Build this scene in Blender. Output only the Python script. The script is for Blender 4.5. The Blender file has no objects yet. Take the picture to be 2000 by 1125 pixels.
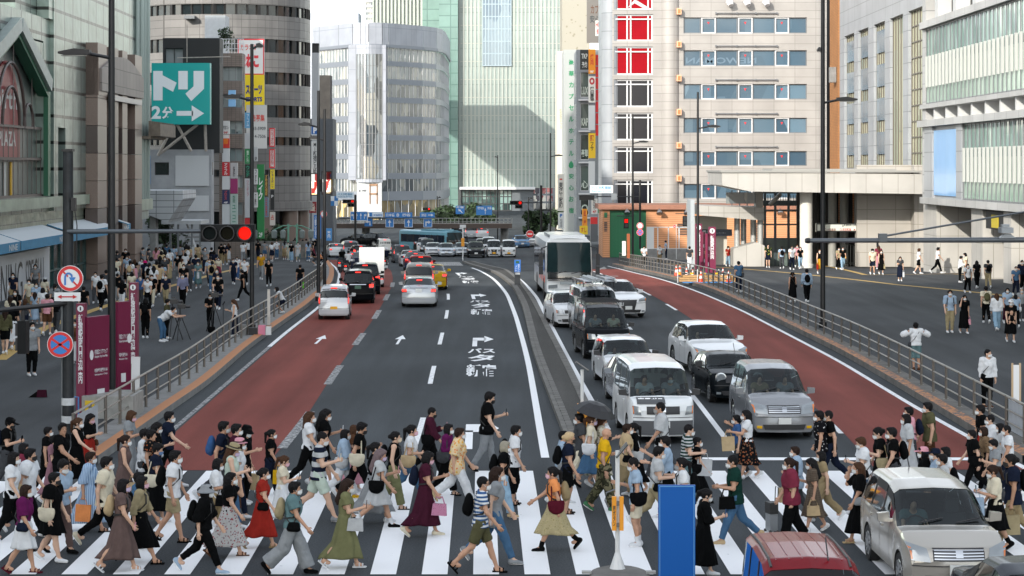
import bpy,math,random
import numpy as np
from mathutils import Vector,Matrix
PI=math.pi
C=bpy.context.scene.collection
sc=bpy.context.scene
random.seed(7)
# ---------------- camera, sky, sun, exposure ----------------
CAMH,FPX,HOR=7.1,4130.0,325.0
cd=bpy.data.cameras.new('camera');cam=bpy.data.objects.new('camera',cd);C.objects.link(cam)
cam.location=(0,0,CAMH);cam.rotation_euler=(PI/2,0,0)
cd.sensor_width=36;cd.lens=FPX/2000*36;cd.shift_y=-(562.5-HOR)/2000
cd.clip_start=.5;cd.clip_end=6000
sc.camera=cam
SUN_AZ,SUN_EL=math.radians(32),math.radians(23)
w=bpy.data.worlds.new('World');sc.world=w;w.use_nodes=True
nt=w.node_tree;sky=nt.nodes.new('ShaderNodeTexSky');sky.sky_type='NISHITA';sky.sun_disc=False
sky.sun_elevation=SUN_EL;sky.sun_rotation=SUN_AZ+PI;sky.air_density=1.2;sky.dust_density=1.0;sky.ozone_density=1.0
hs=nt.nodes.new('ShaderNodeHueSaturation');hs.inputs['Saturation'].default_value=.35;nt.links.new(sky.outputs[0],hs.inputs['Color']);nt.links.new(hs.outputs[0],nt.nodes['Background'].inputs[0]);nt.nodes['Background'].inputs[1].default_value=.15
sd=bpy.data.lights.new('sun','SUN');sun=bpy.data.objects.new('sun',sd);C.objects.link(sun)
sd.energy=2.0;sd.angle=math.radians(.6);sd.color=(1,.93,.83)
dv=Vector((math.sin(SUN_AZ)*math.cos(SUN_EL),math.cos(SUN_AZ)*math.cos(SUN_EL),-math.sin(SUN_EL)))
sun.rotation_euler=dv.to_track_quat('-Z','Y').to_euler()
vs=sc.view_settings;sc.display_settings.display_device='sRGB';vs.view_transform='Standard';vs.look='None';vs.gamma=1;vs.exposure=1.55
sc.cycles.max_bounces=5;sc.cycles.diffuse_bounces=3;sc.cycles.glossy_bounces=3;sc.cycles.transparent_max_bounces=6
sc.cycles.use_denoising=True;sc.cycles.use_adaptive_sampling=True
# ---------------- pixel helpers: where a ray of the photo meets the ground ----------------
def zg(d):
 t=min(1,max(0,(d-112)/123.));s=t*t*(3-2*t)
 return-2.6*s-max(0,d-235)*.0016
def g2w(px,py,zo=0):
 lo,hi=20.,600.
 for _ in range(50):
  m=(lo+hi)/2
  if HOR+FPX*(CAMH-zg(m)-zo)/m>py:lo=m
  else:hi=m
 d=(lo+hi)/2
 return((px-1000)*d/FPX,d)
def X(px,d):return(px-1000)*d/FPX
def Z(py,d):return CAMH-(py-HOR)*d/FPX
# ---------------- materials ----------------
def lin(c):
 if isinstance(c,str):
  c=c.lstrip('#');c=[int(c[i:i+2],16)/255 for i in(0,2,4)]
  c=[x/12.92 if x<=.04045 else((x+.055)/1.055)**2.4 for x in c]
 return(c[0],c[1],c[2],1)
MATS={}
def N(t,kind,**kw):
 n=t.nodes.new(kind)
 for k,v in kw.items():
  if k in n.inputs:n.inputs[k].default_value=v
  else:setattr(n,k,v)
 return n
def mat(name,col,rough=.6,metal=0.,var=.0,scale=3.,bump=0.,bscale=40.,spec=.5,coat=0.,emit=0.,stretch=None):
 key=name
 if key in MATS:return MATS[key]
 m=bpy.data.materials.new(name);m.use_nodes=True;t=m.node_tree;p=t.nodes['Principled BSDF']
 c=lin(col);p.inputs['Base Color'].default_value=c;p.inputs['Roughness'].default_value=rough;p.inputs['Metallic'].default_value=metal
 p.inputs['Specular IOR Level'].default_value=spec;p.inputs['Coat Weight'].default_value=coat
 if emit:
  p.inputs['Emission Color'].default_value=c;p.inputs['Emission Strength'].default_value=emit
 if var or bump:
  tc=N(t,'ShaderNodeTexCoord');src=tc.outputs['Object']
  if stretch:
   mp=N(t,'ShaderNodeMapping');mp.inputs['Scale'].default_value=stretch;t.links.new(src,mp.inputs[0]);src=mp.outputs[0]
 if var:
  n=N(t,'ShaderNodeTexNoise',Scale=scale,Detail=6.0,Roughness=.6);t.links.new(src,n.inputs['Vector'])
  mr=N(t,'ShaderNodeMapRange');mr.inputs[1].default_value=.25;mr.inputs[2].default_value=.75;mr.inputs[3].default_value=1-var;mr.inputs[4].default_value=1+var
  t.links.new(n.outputs[0],mr.inputs[0])
  mx=N(t,'ShaderNodeMix',data_type='RGBA',blend_type='MULTIPLY');mx.inputs[0].default_value=1;mx.inputs[6].default_value=c
  t.links.new(mr.outputs[0],mx.inputs[7]);t.links.new(mx.outputs[2],p.inputs['Base Color'])
 if bump:
  n2=N(t,'ShaderNodeTexNoise',Scale=bscale,Detail=4.0);t.links.new(src,n2.inputs['Vector'])
  b=N(t,'ShaderNodeBump',Strength=bump,Distance=.02);t.links.new(n2.outputs[0],b.inputs['Height']);t.links.new(b.outputs[0],p.inputs['Normal'])
 MATS[key]=m;return m
def tlm(name,col,joint,bw,bh,mortar=.02,rough=.5,metal=0,var=.08,off=0.,bump=0.,bscale=1.5,rot=(PI/2,0,0),spec=.5):
 """panels or tiles laid in the x-z plane of the object (rot turns it)"""
 if name in MATS:return MATS[name]
 m=bpy.data.materials.new(name);m.use_nodes=True;t=m.node_tree;p=t.nodes['Principled BSDF']
 tc=N(t,'ShaderNodeTexCoord');sx=N(t,'ShaderNodeSeparateXYZ');t.links.new(tc.outputs['Object'],sx.inputs[0])
 ad=N(t,'ShaderNodeMath',operation='ADD');t.links.new(sx.outputs[0],ad.inputs[0]);t.links.new(sx.outputs[1],ad.inputs[1])
 cb=N(t,'ShaderNodeCombineXYZ');t.links.new(ad.outputs[0],cb.inputs[0]);t.links.new(sx.outputs[2],cb.inputs[1])
 br=N(t,'ShaderNodeTexBrick',offset=off,squash=1.0,Scale=1.0)
 br.inputs['Brick Width'].default_value=bw;br.inputs['Row Height'].default_value=bh;br.inputs['Mortar Size'].default_value=mortar
 c=lin(col);br.inputs['Color1'].default_value=[x*(1-var)for x in c[:3]]+[1];br.inputs['Color2'].default_value=[min(1,x*(1+var))for x in c[:3]]+[1]
 br.inputs['Mortar'].default_value=lin(joint);t.links.new(cb.outputs[0],br.inputs['Vector'])
 n=N(t,'ShaderNodeTexNoise',Scale=.35,Detail=5.0);t.links.new(tc.outputs['Object'],n.inputs['Vector'])
 mr=N(t,'ShaderNodeMapRange');mr.inputs[1].default_value=.3;mr.inputs[2].default_value=.7;mr.inputs[3].default_value=.86;mr.inputs[4].default_value=1.08;t.links.new(n.outputs[0],mr.inputs[0])
 mx=N(t,'ShaderNodeMix',data_type='RGBA',blend_type='MULTIPLY');mx.inputs[0].default_value=1;t.links.new(br.outputs[0],mx.inputs[6]);t.links.new(mr.outputs[0],mx.inputs[7])
 t.links.new(mx.outputs[2],p.inputs['Base Color']);p.inputs['Roughness'].default_value=rough;p.inputs['Metallic'].default_value=metal;p.inputs['Specular IOR Level'].default_value=spec
 if bump:
  n2=N(t,'ShaderNodeTexNoise',Scale=bscale,Detail=2.0);t.links.new(tc.outputs['Object'],n2.inputs['Vector'])
  b=N(t,'ShaderNodeBump',Strength=bump,Distance=.1);t.links.new(n2.outputs[0],b.inputs['Height']);t.links.new(b.outputs[0],p.inputs['Normal'])
 MATS[name]=m;return m
def patmat(name,kind,cols,scale=1.0,rough=.85):
 """printed fabrics: stripe / vstripe / plaid / floral / dots / camo"""
 if name in MATS:return MATS[name]
 m=bpy.data.materials.new(name);m.use_nodes=True;t=m.node_tree;p=t.nodes['Principled BSDF'];p.inputs['Roughness'].default_value=rough;p.inputs['Specular IOR Level'].default_value=.05
 tc=N(t,'ShaderNodeTexCoord');c=[lin(x)for x in cols]
 if kind in('stripe','vstripe','plaid'):
  sx=N(t,'ShaderNodeSeparateXYZ');t.links.new(tc.outputs['Object'],sx.inputs[0])
  def saw(o):
   a=N(t,'ShaderNodeMath',operation='MULTIPLY');t.links.new(o,a.inputs[0]);a.inputs[1].default_value=scale
   f=N(t,'ShaderNodeMath',operation='FRACT');t.links.new(a.outputs[0],f.inputs[0])
   g=N(t,'ShaderNodeMath',operation='GREATER_THAN');t.links.new(f.outputs[0],g.inputs[0]);g.inputs[1].default_value=.5;return g.outputs[0]
  f=saw(sx.outputs[2]if kind!='vstripe' else sx.outputs[0])
  if kind=='plaid':
   f2=saw(sx.outputs[1]);a=N(t,'ShaderNodeMath',operation='ADD');t.links.new(f,a.inputs[0]);t.links.new(f2,a.inputs[1])
   h=N(t,'ShaderNodeMath',operation='MULTIPLY');t.links.new(a.outputs[0],h.inputs[0]);h.inputs[1].default_value=.5;f=h.outputs[0]
  mx=N(t,'ShaderNodeMix',data_type='RGBA');mx.inputs[6].default_value=c[0];mx.inputs[7].default_value=c[1];t.links.new(f,mx.inputs[0]);out=mx.outputs[2]
 elif kind=='camo':
  n=N(t,'ShaderNodeTexNoise',Scale=scale,Detail=3.0);t.links.new(tc.outputs['Object'],n.inputs['Vector'])
  r=N(t,'ShaderNodeValToRGB');r.color_ramp.interpolation='CONSTANT';t.links.new(n.outputs[0],r.inputs[0]);e=r.color_ramp.elements
  e[0].color=c[0];e[1].position=.46;e[1].color=c[1];x=e.new(.56);x.color=c[2];out=r.outputs[0]
 else:
  v=N(t,'ShaderNodeTexVoronoi',Scale=scale);t.links.new(tc.outputs['Object'],v.inputs['Vector'])
  g=N(t,'ShaderNodeMath',operation='LESS_THAN');t.links.new(v.outputs['Distance'],g.inputs[0]);g.inputs[1].default_value=.36 if kind=='floral' else .2
  mx=N(t,'ShaderNodeMix',data_type='RGBA');mx.inputs[6].default_value=c[0];mx.inputs[7].default_value=c[1];t.links.new(g.outputs[0],mx.inputs[0]);out=mx.outputs[2]
  if kind=='floral' and len(c)>2:
   r=N(t,'ShaderNodeMix',data_type='RGBA');r.inputs[6].default_value=c[1];r.inputs[7].default_value=c[2];s=N(t,'ShaderNodeSeparateColor');t.links.new(v.outputs['Color'],s.inputs[0]);t.links.new(s.outputs[0],r.inputs[0]);t.links.new(r.outputs[2],mx.inputs[7])
 t.links.new(out,p.inputs['Base Color']);MATS[name]=m;return m
def cloth(col):
 if isinstance(col,tuple):return patmat('fabric_'+'_'.join(str(x)for x in col).replace('#',''),col[0],col[1:-1],col[-1])
 return mat('fabric_'+col.lstrip('#'),col,.9,var=.14,scale=9,bump=.3,bscale=22,spec=.05)
def paint(col,metal=.0):
 return mat('car_paint_'+col.lstrip('#'),col,.16,metal*.6,spec=.4 if lin(col)[1]>.25 else .04,coat=.0)
def glassmat(name,tint,opac=.55,rough=.03):
 if name in MATS:return MATS[name]
 m=bpy.data.materials.new(name);m.use_nodes=True;t=m.node_tree;t.nodes.remove(t.nodes['Principled BSDF'])
 o=t.nodes['Material Output'];tr=N(t,'ShaderNodeBsdfTransparent',Color=lin(tint));gl=N(t,'ShaderNodeBsdfGlossy',Roughness=rough);gl.inputs['Color'].default_value=(.9,.95,.95,1)
 fr=N(t,'ShaderNodeFresnel',IOR=1.5);mx=N(t,'ShaderNodeMixShader');t.links.new(fr.outputs[0],mx.inputs[0]);t.links.new(tr.outputs[0],mx.inputs[1]);t.links.new(gl.outputs[0],mx.inputs[2]);t.links.new(mx.outputs[0],o.inputs[0])
 MATS[name]=m;return m
def bld(name,cols,scale=1.,rough=.12,bump=.15,bs=.4,metal=0.):
 """window glass with the mottled tones of rooms, blinds and neighbours behind it"""
 if name in MATS:return MATS[name]
 m=bpy.data.materials.new(name);m.use_nodes=True;t=m.node_tree;p=t.nodes['Principled BSDF'];p.inputs['Roughness'].default_value=rough;p.inputs['Specular IOR Level'].default_value=.8;p.inputs['Metallic'].default_value=metal
 tc=N(t,'ShaderNodeTexCoord');mp=N(t,'ShaderNodeMapping');mp.inputs['Scale'].default_value=(scale,scale,scale*.45);t.links.new(tc.outputs['Object'],mp.inputs[0])
 v=N(t,'ShaderNodeTexVoronoi',Scale=1.0,distance='CHEBYCHEV');t.links.new(mp.outputs[0],v.inputs['Vector'])
 s=N(t,'ShaderNodeSeparateColor');t.links.new(v.outputs['Color'],s.inputs[0]);r=N(t,'ShaderNodeValToRGB');t.links.new(s.outputs[0],r.inputs[0])
 e=r.color_ramp.elements;e[0].color=lin(cols[0]);e[1].color=lin(cols[-1])
 for i,c in enumerate(cols[1:-1]):x=e.new((i+1)/(len(cols)-1));x.color=lin(c)
 t.links.new(r.outputs[0],p.inputs['Base Color'])
 n2=N(t,'ShaderNodeTexNoise',Scale=bs,Detail=1.0);t.links.new(tc.outputs['Object'],n2.inputs['Vector']);b=N(t,'ShaderNodeBump',Strength=bump,Distance=.3);t.links.new(n2.outputs[0],b.inputs['Height']);t.links.new(b.outputs[0],p.inputs['Normal'])
 MATS[name]=m;return m
 # ---------------- mesh builder ----------------
class MB:
 def __init__(s):s.v=[];s.f=[];s.m=[]
 def add(s,vs,fs,mi=0):
  o=len(s.v);s.v+=[tuple(p)for p in vs];s.f+=[tuple(i+o for i in f)for f in fs];s.m+=[mi]*len(fs);return s
 def box(s,x0,x1,y0,y1,z0,z1,mi=0,M=None):
  vs=[Vector(p)for p in((x0,y0,z0),(x1,y0,z0),(x1,y1,z0),(x0,y1,z0),(x0,y0,z1),(x1,y0,z1),(x1,y1,z1),(x0,y1,z1))]
  if M is not None:vs=[M@p for p in vs]
  return s.add(vs,[(0,3,2,1),(4,5,6,7),(0,1,5,4),(1,2,6,5),(2,3,7,6),(3,0,4,7)],mi)
 def tube(s,pts,r,n=8,mi=0,cap=True):
  pts=[Vector(p)for p in pts];rs=r if isinstance(r,(list,tuple))else[r]*len(pts);vs=[]
  for i,p in enumerate(pts):
   d=(pts[min(i+1,len(pts)-1)]-pts[max(i-1,0)]).normalized();a=Vector((0,0,1))if abs(d.z)<.9 else Vector((1,0,0))
   u=d.cross(a).normalized();v=d.cross(u)
   vs+=[p+u*rs[i]*math.cos(2*PI*k/n)+v*rs[i]*math.sin(2*PI*k/n)for k in range(n)]
  fs=[(i*n+k,i*n+(k+1)%n,(i+1)*n+(k+1)%n,(i+1)*n+k)for i in range(len(pts)-1)for k in range(n)]
  if cap:fs+=[tuple(range(n)),tuple((len(pts)-1)*n+k for k in reversed(range(n)))]
  return s.add(vs,fs,mi)
 def lathe(s,prof,c=(0,0,0),n=16,mi=0,axis='z',cap=True):
  vs=[]
  for r,z in prof:
   for k in range(n):
    a=2*PI*k/n;q=(r*math.cos(a),r*math.sin(a),z)
    if axis=='x':q=(q[2],q[0],q[1])
    if axis=='y':q=(q[0],q[2],q[1])
    vs.append((q[0]+c[0],q[1]+c[1],q[2]+c[2]))
  fs=[(i*n+k,i*n+(k+1)%n,(i+1)*n+(k+1)%n,(i+1)*n+k)for i in range(len(prof)-1)for k in range(n)]
  if cap:fs+=[tuple(range(n)),tuple((len(prof)-1)*n+k for k in reversed(range(n)))]
  return s.add(vs,fs,mi)
 def prism(s,poly,y0,y1,mi=0,M=None):
  """outline in x-z pushed from y0 to y1"""
  n=len(poly);vs=[Vector((x,y0,z))for x,z in poly]+[Vector((x,y1,z))for x,z in poly]
  if M is not None:vs=[M@p for p in vs]
  return s.add(vs,[tuple(range(n)),tuple(range(2*n-1,n-1,-1))]+[(i,n+i,n+(i+1)%n,(i+1)%n)for i in range(n)],mi)
 def bd(s,name,mats,parent=None,smooth=False,loc=None):
  me=bpy.data.meshes.new(name);me.from_pydata(s.v,[],s.f)
  mats=mats if isinstance(mats,(list,tuple))else[mats]
  for m in mats:me.materials.append(m)
  if len(mats)>1:me.polygons.foreach_set('material_index',s.m)
  if smooth:me.polygons.foreach_set('use_smooth',[True]*len(s.f));
  me.update()
  if smooth and smooth!=2:me.set_sharp_from_angle(angle=math.radians(40))
  o=bpy.data.objects.new(name,me);C.objects.link(o)
  if parent is not None:o.parent=parent
  if loc is not None:o.location=loc
  return o
def tag(o,label,cat,group=None):
 o['label']=label;o['category']=cat
 if group:o['group']=group
 return o
def stc(o,kind='structure'):o['kind']=kind;return o
def thing(name,label,cat,loc=(0,0,0),rz=0,group=None):
 o=bpy.data.objects.new(name,None);o.empty_display_size=.3;C.objects.link(o);o.location=loc;o.rotation_euler=(0,0,rz);return tag(o,label,cat,group)
def dup(o,parent=None):
 c=o.copy();C.objects.link(c)
 if parent is not None:c.parent=parent
 for ch in list(o.children):dup(ch,c)
 return c
 # ---------------- writing ----------------
TXT={}
def text_raw(s,bold=.0):
 k=(s,bold)
 if k in TXT:return TXT[k]
 cu=bpy.data.curves.new('writing','FONT');cu.body=s;cu.align_x='CENTER';cu.size=1;cu.offset=bold;cu.resolution_u=3;cu.space_line=.85
 o=bpy.data.objects.new('writing',cu);C.objects.link(o);dg=bpy.context.evaluated_depsgraph_get();me=o.evaluated_get(dg).to_mesh()
 v=[tuple(p.co)for p in me.vertices];f=[tuple(p.vertices)for p in me.polygons]
 o.evaluated_get(dg).to_mesh_clear();bpy.data.objects.remove(o);bpy.data.curves.remove(cu);TXT[k]=(v,f);return TXT[k]
def write(mb,s,x0,x1,z0,z1,y,mi=0,vert=False,bold=.02,M=None,flat=False):
 """letters filling the box x0..x1, z0..z1 in front of plane y (facing -y)"""
 v,f=text_raw('\n'.join(s)if vert else s,bold)
 if not v:return
 a=np.array(v);lo,hi=a.min(0),a.max(0);sp=np.maximum(hi-lo,1e-4)
 P=[Vector((x0+(p[0]-lo[0])/sp[0]*(x1-x0),y,z0+(p[1]-lo[1])/sp[1]*(z1-z0)))for p in v]
 if M is not None:P=[M@p for p in P]
 mb.add(P,f,mi)
WHITE=mat('white_print',(.8,.8,.8),.5);BLACK=mat('black_print',(.015,.015,.017),.5)
def sign(name,label,x0,x1,z0,z1,y,col,texts=(),depth=.15,border=None,cat='sign',rough=.4,rz=0,group=None,face=None):
 """flat signboard facing -y; texts: (string, fx0, fx1, fz0, fz1, colour, vertical); arrows etc come as ('@up'...)"""
 r=thing(name,label,cat,((x0+x1)/2,y,z0),rz,group);w_=(x1-x0)/2;h=z1-z0
 m=MB().box(-w_,w_,0,depth,0,h);m.bd('panel',face or mat('sign_'+col.lstrip('#'),col,rough),r)
 if border:
  b=MB();bw=border[1];zf=-.012
  for q in((-w_,w_,0,bw),(-w_,w_,h-bw,h),(-w_,-w_+bw,bw,h-bw),(w_-bw,w_,bw,h-bw)):b.box(q[0],q[1],zf,-.001,q[2],q[3])
  b.bd('border',mat('sign_'+border[0].lstrip('#'),border[0],.4),r)
 cols={}
 for t in texts:
  s,a,b_,c,d,co=t[:6];v=t[6]if len(t)>6 else False;mb=cols.setdefault(co,MB())
  xa,xb,za,zb=-w_+a*2*w_,-w_+b_*2*w_,c*h,d*h
  if s=='#':mb.box(xa,xb,-.008,-.001,za,zb)
  elif s.startswith('@'):arrow(mb,s[1:],xa,xb,za,zb,-.014)
  else:write(mb,s,xa,xb,za,zb,-.016,vert=v,bold=t[7]if len(t)>7 else .02)
 for co,mb in cols.items():mb.bd('lettering',mat('sign_'+co.lstrip('#'),co,.45),r)
 return r
def arrow(mb,k,x0,x1,z0,z1,y):
 def P(pts):n=len(pts);mb.add([(x0+a*(x1-x0),y,z0+b*(z1-z0))for a,b in pts],[tuple(range(n))])
 if k=='up':P([(.4,0),(.6,0),(.6,.55),(.4,.55)]);P([(.1,.55),(.9,.55),(.5,1)])
 elif k=='right':P([(0,.35),(.6,.35),(.6,.65),(0,.65)]);P([(.55,0),(1,.5),(.55,1)])
 elif k=='upright':P([(.1,0),(.3,0),(.3,.55),(.1,.55)]);P([(.1,.5),(.65,.5),(.65,.75),(.1,.75)]);P([(.6,.35),(1,.62),(.6,.92)])
 elif k=='upleft':P([(.7,0),(.9,0),(.9,.55),(.7,.55)]);P([(.35,.5),(.9,.5),(.9,.75),(.35,.75)]);P([(.4,.35),(0,.62),(.4,.92)])
 elif k=='both':P([(.2,.38),(.8,.38),(.8,.62),(.2,.62)]);P([(.22,.1),(.22,.9),(0,.5)]);P([(.78,.1),(.78,.9),(1,.5)])
 elif k=='diag':P([(.9,.0),(1,.12),(.5,.75),(.3,.6)]);P([(.0,1),(.15,.4),(.6,.85)])
def psign(px0,py0,px1,py1,d,col,texts=(),label='',name='shop_sign',**kw):
 return sign(name,label,X(px0,d),X(px1,d),Z(py1,d),Z(py0,d),d,col,texts,**kw)
CARMESH={}
# ---------------- ground, road, kerbs, markings ----------------
def curve(pxs,zo=0,extra_lo=None,extra_hi=None):
 """x as a function of distance from a traced ground line; list of photo points or (x, d) world pairs"""
 pts=sorted([g2w(*p,zo)if p[1]>300 else p for p in pxs],key=lambda q:q[1])
 xs=np.array([p[0]for p in pts]);ds=np.array([p[1]for p in pts])
 dd=np.linspace(ds[0],ds[-1],200);xx=np.interp(dd,ds,xs)
 for _ in range(30):xx[1:-1]=(xx[:-2]+2*xx[1:-1]+xx[2:])/4
 s0=(xx[8]-xx[0])/(dd[8]-dd[0]);s1=(xx[-1]-xx[-9])/(dd[-1]-dd[-9])
 def f(d):
  if d<dd[0]:return xx[0]+(d-dd[0])*s0
  if d>dd[-1]:return xx[-1]+(d-dd[-1])*s1
  return float(np.interp(d,dd,xx))
 return f
def strip(name,fa,fb,d0,d1,zo,m,zo2=None,step=1.5,mb=None,mi=0,seg=1):
 own=mb is None;mb=mb or MB();n=max(1,int((d1-d0)/step));vs=[]
 for i in range(n+1):
  d=d0+(d1-d0)*i/n
  for k in range(seg+1):
   t=k/seg;vs.append((fa(d)*(1-t)+fb(d)*t,d,zg(d)+zo*(1-t)+(zo if zo2 is None else zo2)*t))
 q=seg+1
 mb.add(vs,[(i*q+k,i*q+k+1,(i+1)*q+k+1,(i+1)*q+k)for i in range(n)for k in range(seg)],mi)
 return mb.bd(name,m)if own else mb
def asphalt(name,col,grain=.35):
 m=bpy.data.materials.new(name);m.use_nodes=True;t=m.node_tree;p=t.nodes['Principled BSDF'];p.inputs['Roughness'].default_value=.8;p.inputs['Specular IOR Level'].default_value=.08
 tc=N(t,'ShaderNodeTexCoord');mp=N(t,'ShaderNodeMapping');mp.inputs['Scale'].default_value=(1.1,.06,1);t.links.new(tc.outputs['Object'],mp.inputs[0])
 a=N(t,'ShaderNodeTexNoise',Scale=1.0,Detail=4.0);t.links.new(mp.outputs[0],a.inputs['Vector'])
 b=N(t,'ShaderNodeTexNoise',Scale=30.0,Detail=3.0);t.links.new(tc.outputs['Object'],b.inputs['Vector'])
 c=N(t,'ShaderNodeTexNoise',Scale=.12,Detail=5.0);t.links.new(tc.outputs['Object'],c.inputs['Vector'])
 def rng(n,lo,hi):r=N(t,'ShaderNodeMapRange');r.inputs[1].default_value=.3;r.inputs[2].default_value=.7;r.inputs[3].default_value=lo;r.inputs[4].default_value=hi;t.links.new(n.outputs[0],r.inputs[0]);return r.outputs[0]
 def mul(x,y):q=N(t,'ShaderNodeMath',operation='MULTIPLY');t.links.new(x,q.inputs[0]);t.links.new(y,q.inputs[1]);return q.outputs[0]
 f=mul(mul(rng(a,.8,1.2),rng(b,1-grain,1+grain)),rng(c,.85,1.15))
 mx=N(t,'ShaderNodeMix',data_type='RGBA',blend_type='MULTIPLY');mx.inputs[0].default_value=1;mx.inputs[6].default_value=lin(col);t.links.new(f,mx.inputs[7]);t.links.new(mx.outputs[2],p.inputs['Base Color'])
 bp=N(t,'ShaderNodeBump',Strength=.25,Distance=.01);b2=N(t,'ShaderNodeTexNoise',Scale=60.0);t.links.new(tc.outputs['Object'],b2.inputs['Vector']);t.links.new(b2.outputs[0],bp.inputs['Height']);t.links.new(bp.outputs[0],p.inputs['Normal'])
 return m
ASPH=asphalt('asphalt',(.05,.056,.061));PLAZA=asphalt('plaza_asphalt',(.06,.064,.068));RED=asphalt('red_asphalt',(.18,.05,.04),.2)
def worn(name,col,lo):
 m=bpy.data.materials.new(name);m.use_nodes=True;t=m.node_tree;p=t.nodes['Principled BSDF'];p.inputs['Roughness'].default_value=.7
 tc=N(t,'ShaderNodeTexCoord');a=N(t,'ShaderNodeTexNoise',Scale=7.0,Detail=8.0,Roughness=.75);t.links.new(tc.outputs['Object'],a.inputs['Vector'])
 r=N(t,'ShaderNodeValToRGB');t.links.new(a.outputs[0],r.inputs[0]);e=r.color_ramp.elements;e[0].position=lo;e[0].color=(.06,.065,.07,1);e[1].position=lo+.09;e[1].color=lin(col)
 t.links.new(r.outputs[0],p.inputs['Base Color']);return m
PAINTW=worn('road_paint',(.78,.79,.8),.28);PAINTOLD=worn('worn_road_paint',(.36,.36,.36),.46);PAINTLINE=worn('line_paint',(.75,.76,.77),.36)
PAINTY=worn('tactile_yellow',(.42,.27,.07),.3);KERBO=worn('orange_kerb_paint',(.4,.16,.055),.3);KERBO2=worn('patchy_orange_paint',(.5,.2,.06),.46)
CONC=mat('concrete',(.2,.2,.195),.85,var=.25,scale=2,bump=.2)
CONCD=mat('weathered_concrete',(.13,.125,.115),.9,var=.4,scale=1.5,bump=.3)
g=MB();n=0
ys=[-150,-60,0]+[20+6*i for i in range(45)]+[320,420,600,1000,2500,6000]
for i in range(len(ys)-1):
 a,b=ys[i],ys[i+1];g.add([(-3000,a,zg(a)-.002),(3000,a,zg(a)-.002),(3000,b,zg(b)-.002),(-3000,b,zg(b)-.002)],[(0,1,2,3)])
stc(g.bd('ground',ASPH))
kL=curve([(350,792),(399,760),(488,680),(553.6,633),(599,602),(627.5,576),(647.5,559),(652.6,542),(652,528),(643,513),(630,505)])
kR=curve([(1911,853),(1726.6,740),(1640,690),(1502,622),(1395.5,572),(1317,547.5),(1245,531),(1203.5,521)])
P0=50.5
far=lambda d:-90;PH=.17
wl=MB();strip('',far,lambda d:kL(d)-.34,P0,260,PH,PLAZA,mb=wl,seg=2);wl.add([(-90,P0-2.2,.006),(kL(P0)-.34,P0-2.2,.006),(kL(P0)-.34,P0,PH),(-90,P0,PH)],[(0,1,2,3)]);wl.add([(kL(P0)-.34,P0-2.2,0),(kL(P0),P0,0),(kL(P0),P0,PH+.03),(kL(P0)-.34,P0,PH+.03)],[(0,1,2,3)]);wl.add([(-90,-20,.006),(-11.5,-20,.006),(-11.5,P0-2.2,.006),(-90,P0-2.2,.006)],[(0,1,2,3)])
stc(wl.bd('pavement',PLAZA))
kR_end=g2w(1203,519)[1]
wr=MB();strip('',lambda d:kR(d)+.34,lambda d:90,P0,kR_end,PH,PLAZA,mb=wr,seg=2)
xe=kR(kR_end)
strip('',lambda d:xe+.34+(d-kR_end)*.9,lambda d:90,kR_end,kR_end+40,PH,PLAZA,mb=wr,seg=2)
stc(wr.bd('pavement',PLAZA))
def kerb(f,sgn,d0,d1,top,side):
 m=MB();strip('',f,lambda d:f(d)+sgn*.34,d0,d1,PH+.03,top,mb=m);strip('',f,f,d0,d1,0,top,zo2=PH+.03,mb=m,mi=1);strip('',lambda d:f(d)+sgn*.34,lambda d:f(d)+sgn*.34,d0,d1,PH,top,zo2=PH+.03,mb=m,mi=1)
 return stc(m.bd('kerb',[top,side]))
kerb(kL,-1,P0,215,KERBO,CONC);kerb(kR,1,P0,kR_end,KERBO2,CONCD)
stc(strip('pavement_edge',lambda d:kL(d)-1.0,lambda d:kL(d)-.34,P0,200,PH+.006,CONC));stc(strip('pavement_edge',lambda d:kR(d)+.34,lambda d:kR(d)+.8,P0,kR_end,PH+.006,CONCD))
mL=curve([(1095,839),(1050,720),(1037.7,680),(1020.6,602),(1000.7,562),(963.8,533.5),(895.5,509)])
mR=curve([(1172,839),(1114,720),(1093,680),(1049,596),(1020.6,556),(989,529),(910,506.5)])
M0,M1=53.5,205
KST=tlm('kerb_stones',(.1,.1,.097),(.03,.03,.03),.6,.3,.02,.9,var=.25);ISL=asphalt('island_asphalt',(.062,.06,.056),.3)
mm=MB();strip('',lambda d:mL(d)+.3,lambda d:mR(d)-.24,M0+.3,M1,.15,ISL,mb=mm)
strip('',mL,lambda d:mL(d)+.12,M0,M1,.16,ISL,mb=mm,mi=1);strip('',mL,mL,M0,M1,0,ISL,zo2=.16,mb=mm,mi=1)
strip('',lambda d:mR(d)-.24,mR,M0,M1,.16,ISL,mb=mm,mi=1);strip('',mR,mR,M0,M1,.16,ISL,zo2=0,mb=mm,mi=1)
d=M0
while d<120:
 for f,o in((mL,.13),(mR,-.24)):mm.box(f(d)+o,f(d)+o+.17 if o>0 else f(d)-.02,d+.02,d+.58,zg(d)+.1,zg(d)+.168,1)
 d+=.6
strip('',lambda d:mL(d)+.12,lambda d:mL(d)+.3,M0,M1,.15,ISL,mb=mm,mi=1)
mm.box(mL(M0),mR(M0),M0-.02,M0+.3,0,.158,1)
stc(mm.bd('median_island',[ISL,CONCD]))
rLr=curve([(513,923),(550.6,875),(598.5,818.7),(639.6,750),(693,674),(731,623),(753,585),(767,559),(768,542),(764,528),(745,515),(715,507)])
wLl=curve([(232,930),(337.5,839.5),(418.6,770),(556,651.5),(619,603),(644,580),(660,556),(663,536),(655,522),(645,513)])
stc(strip('bus_lane',lambda d:wLl(d)+.14,lambda d:rLr(d)-.03,49.4,215,.004,RED))
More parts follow.
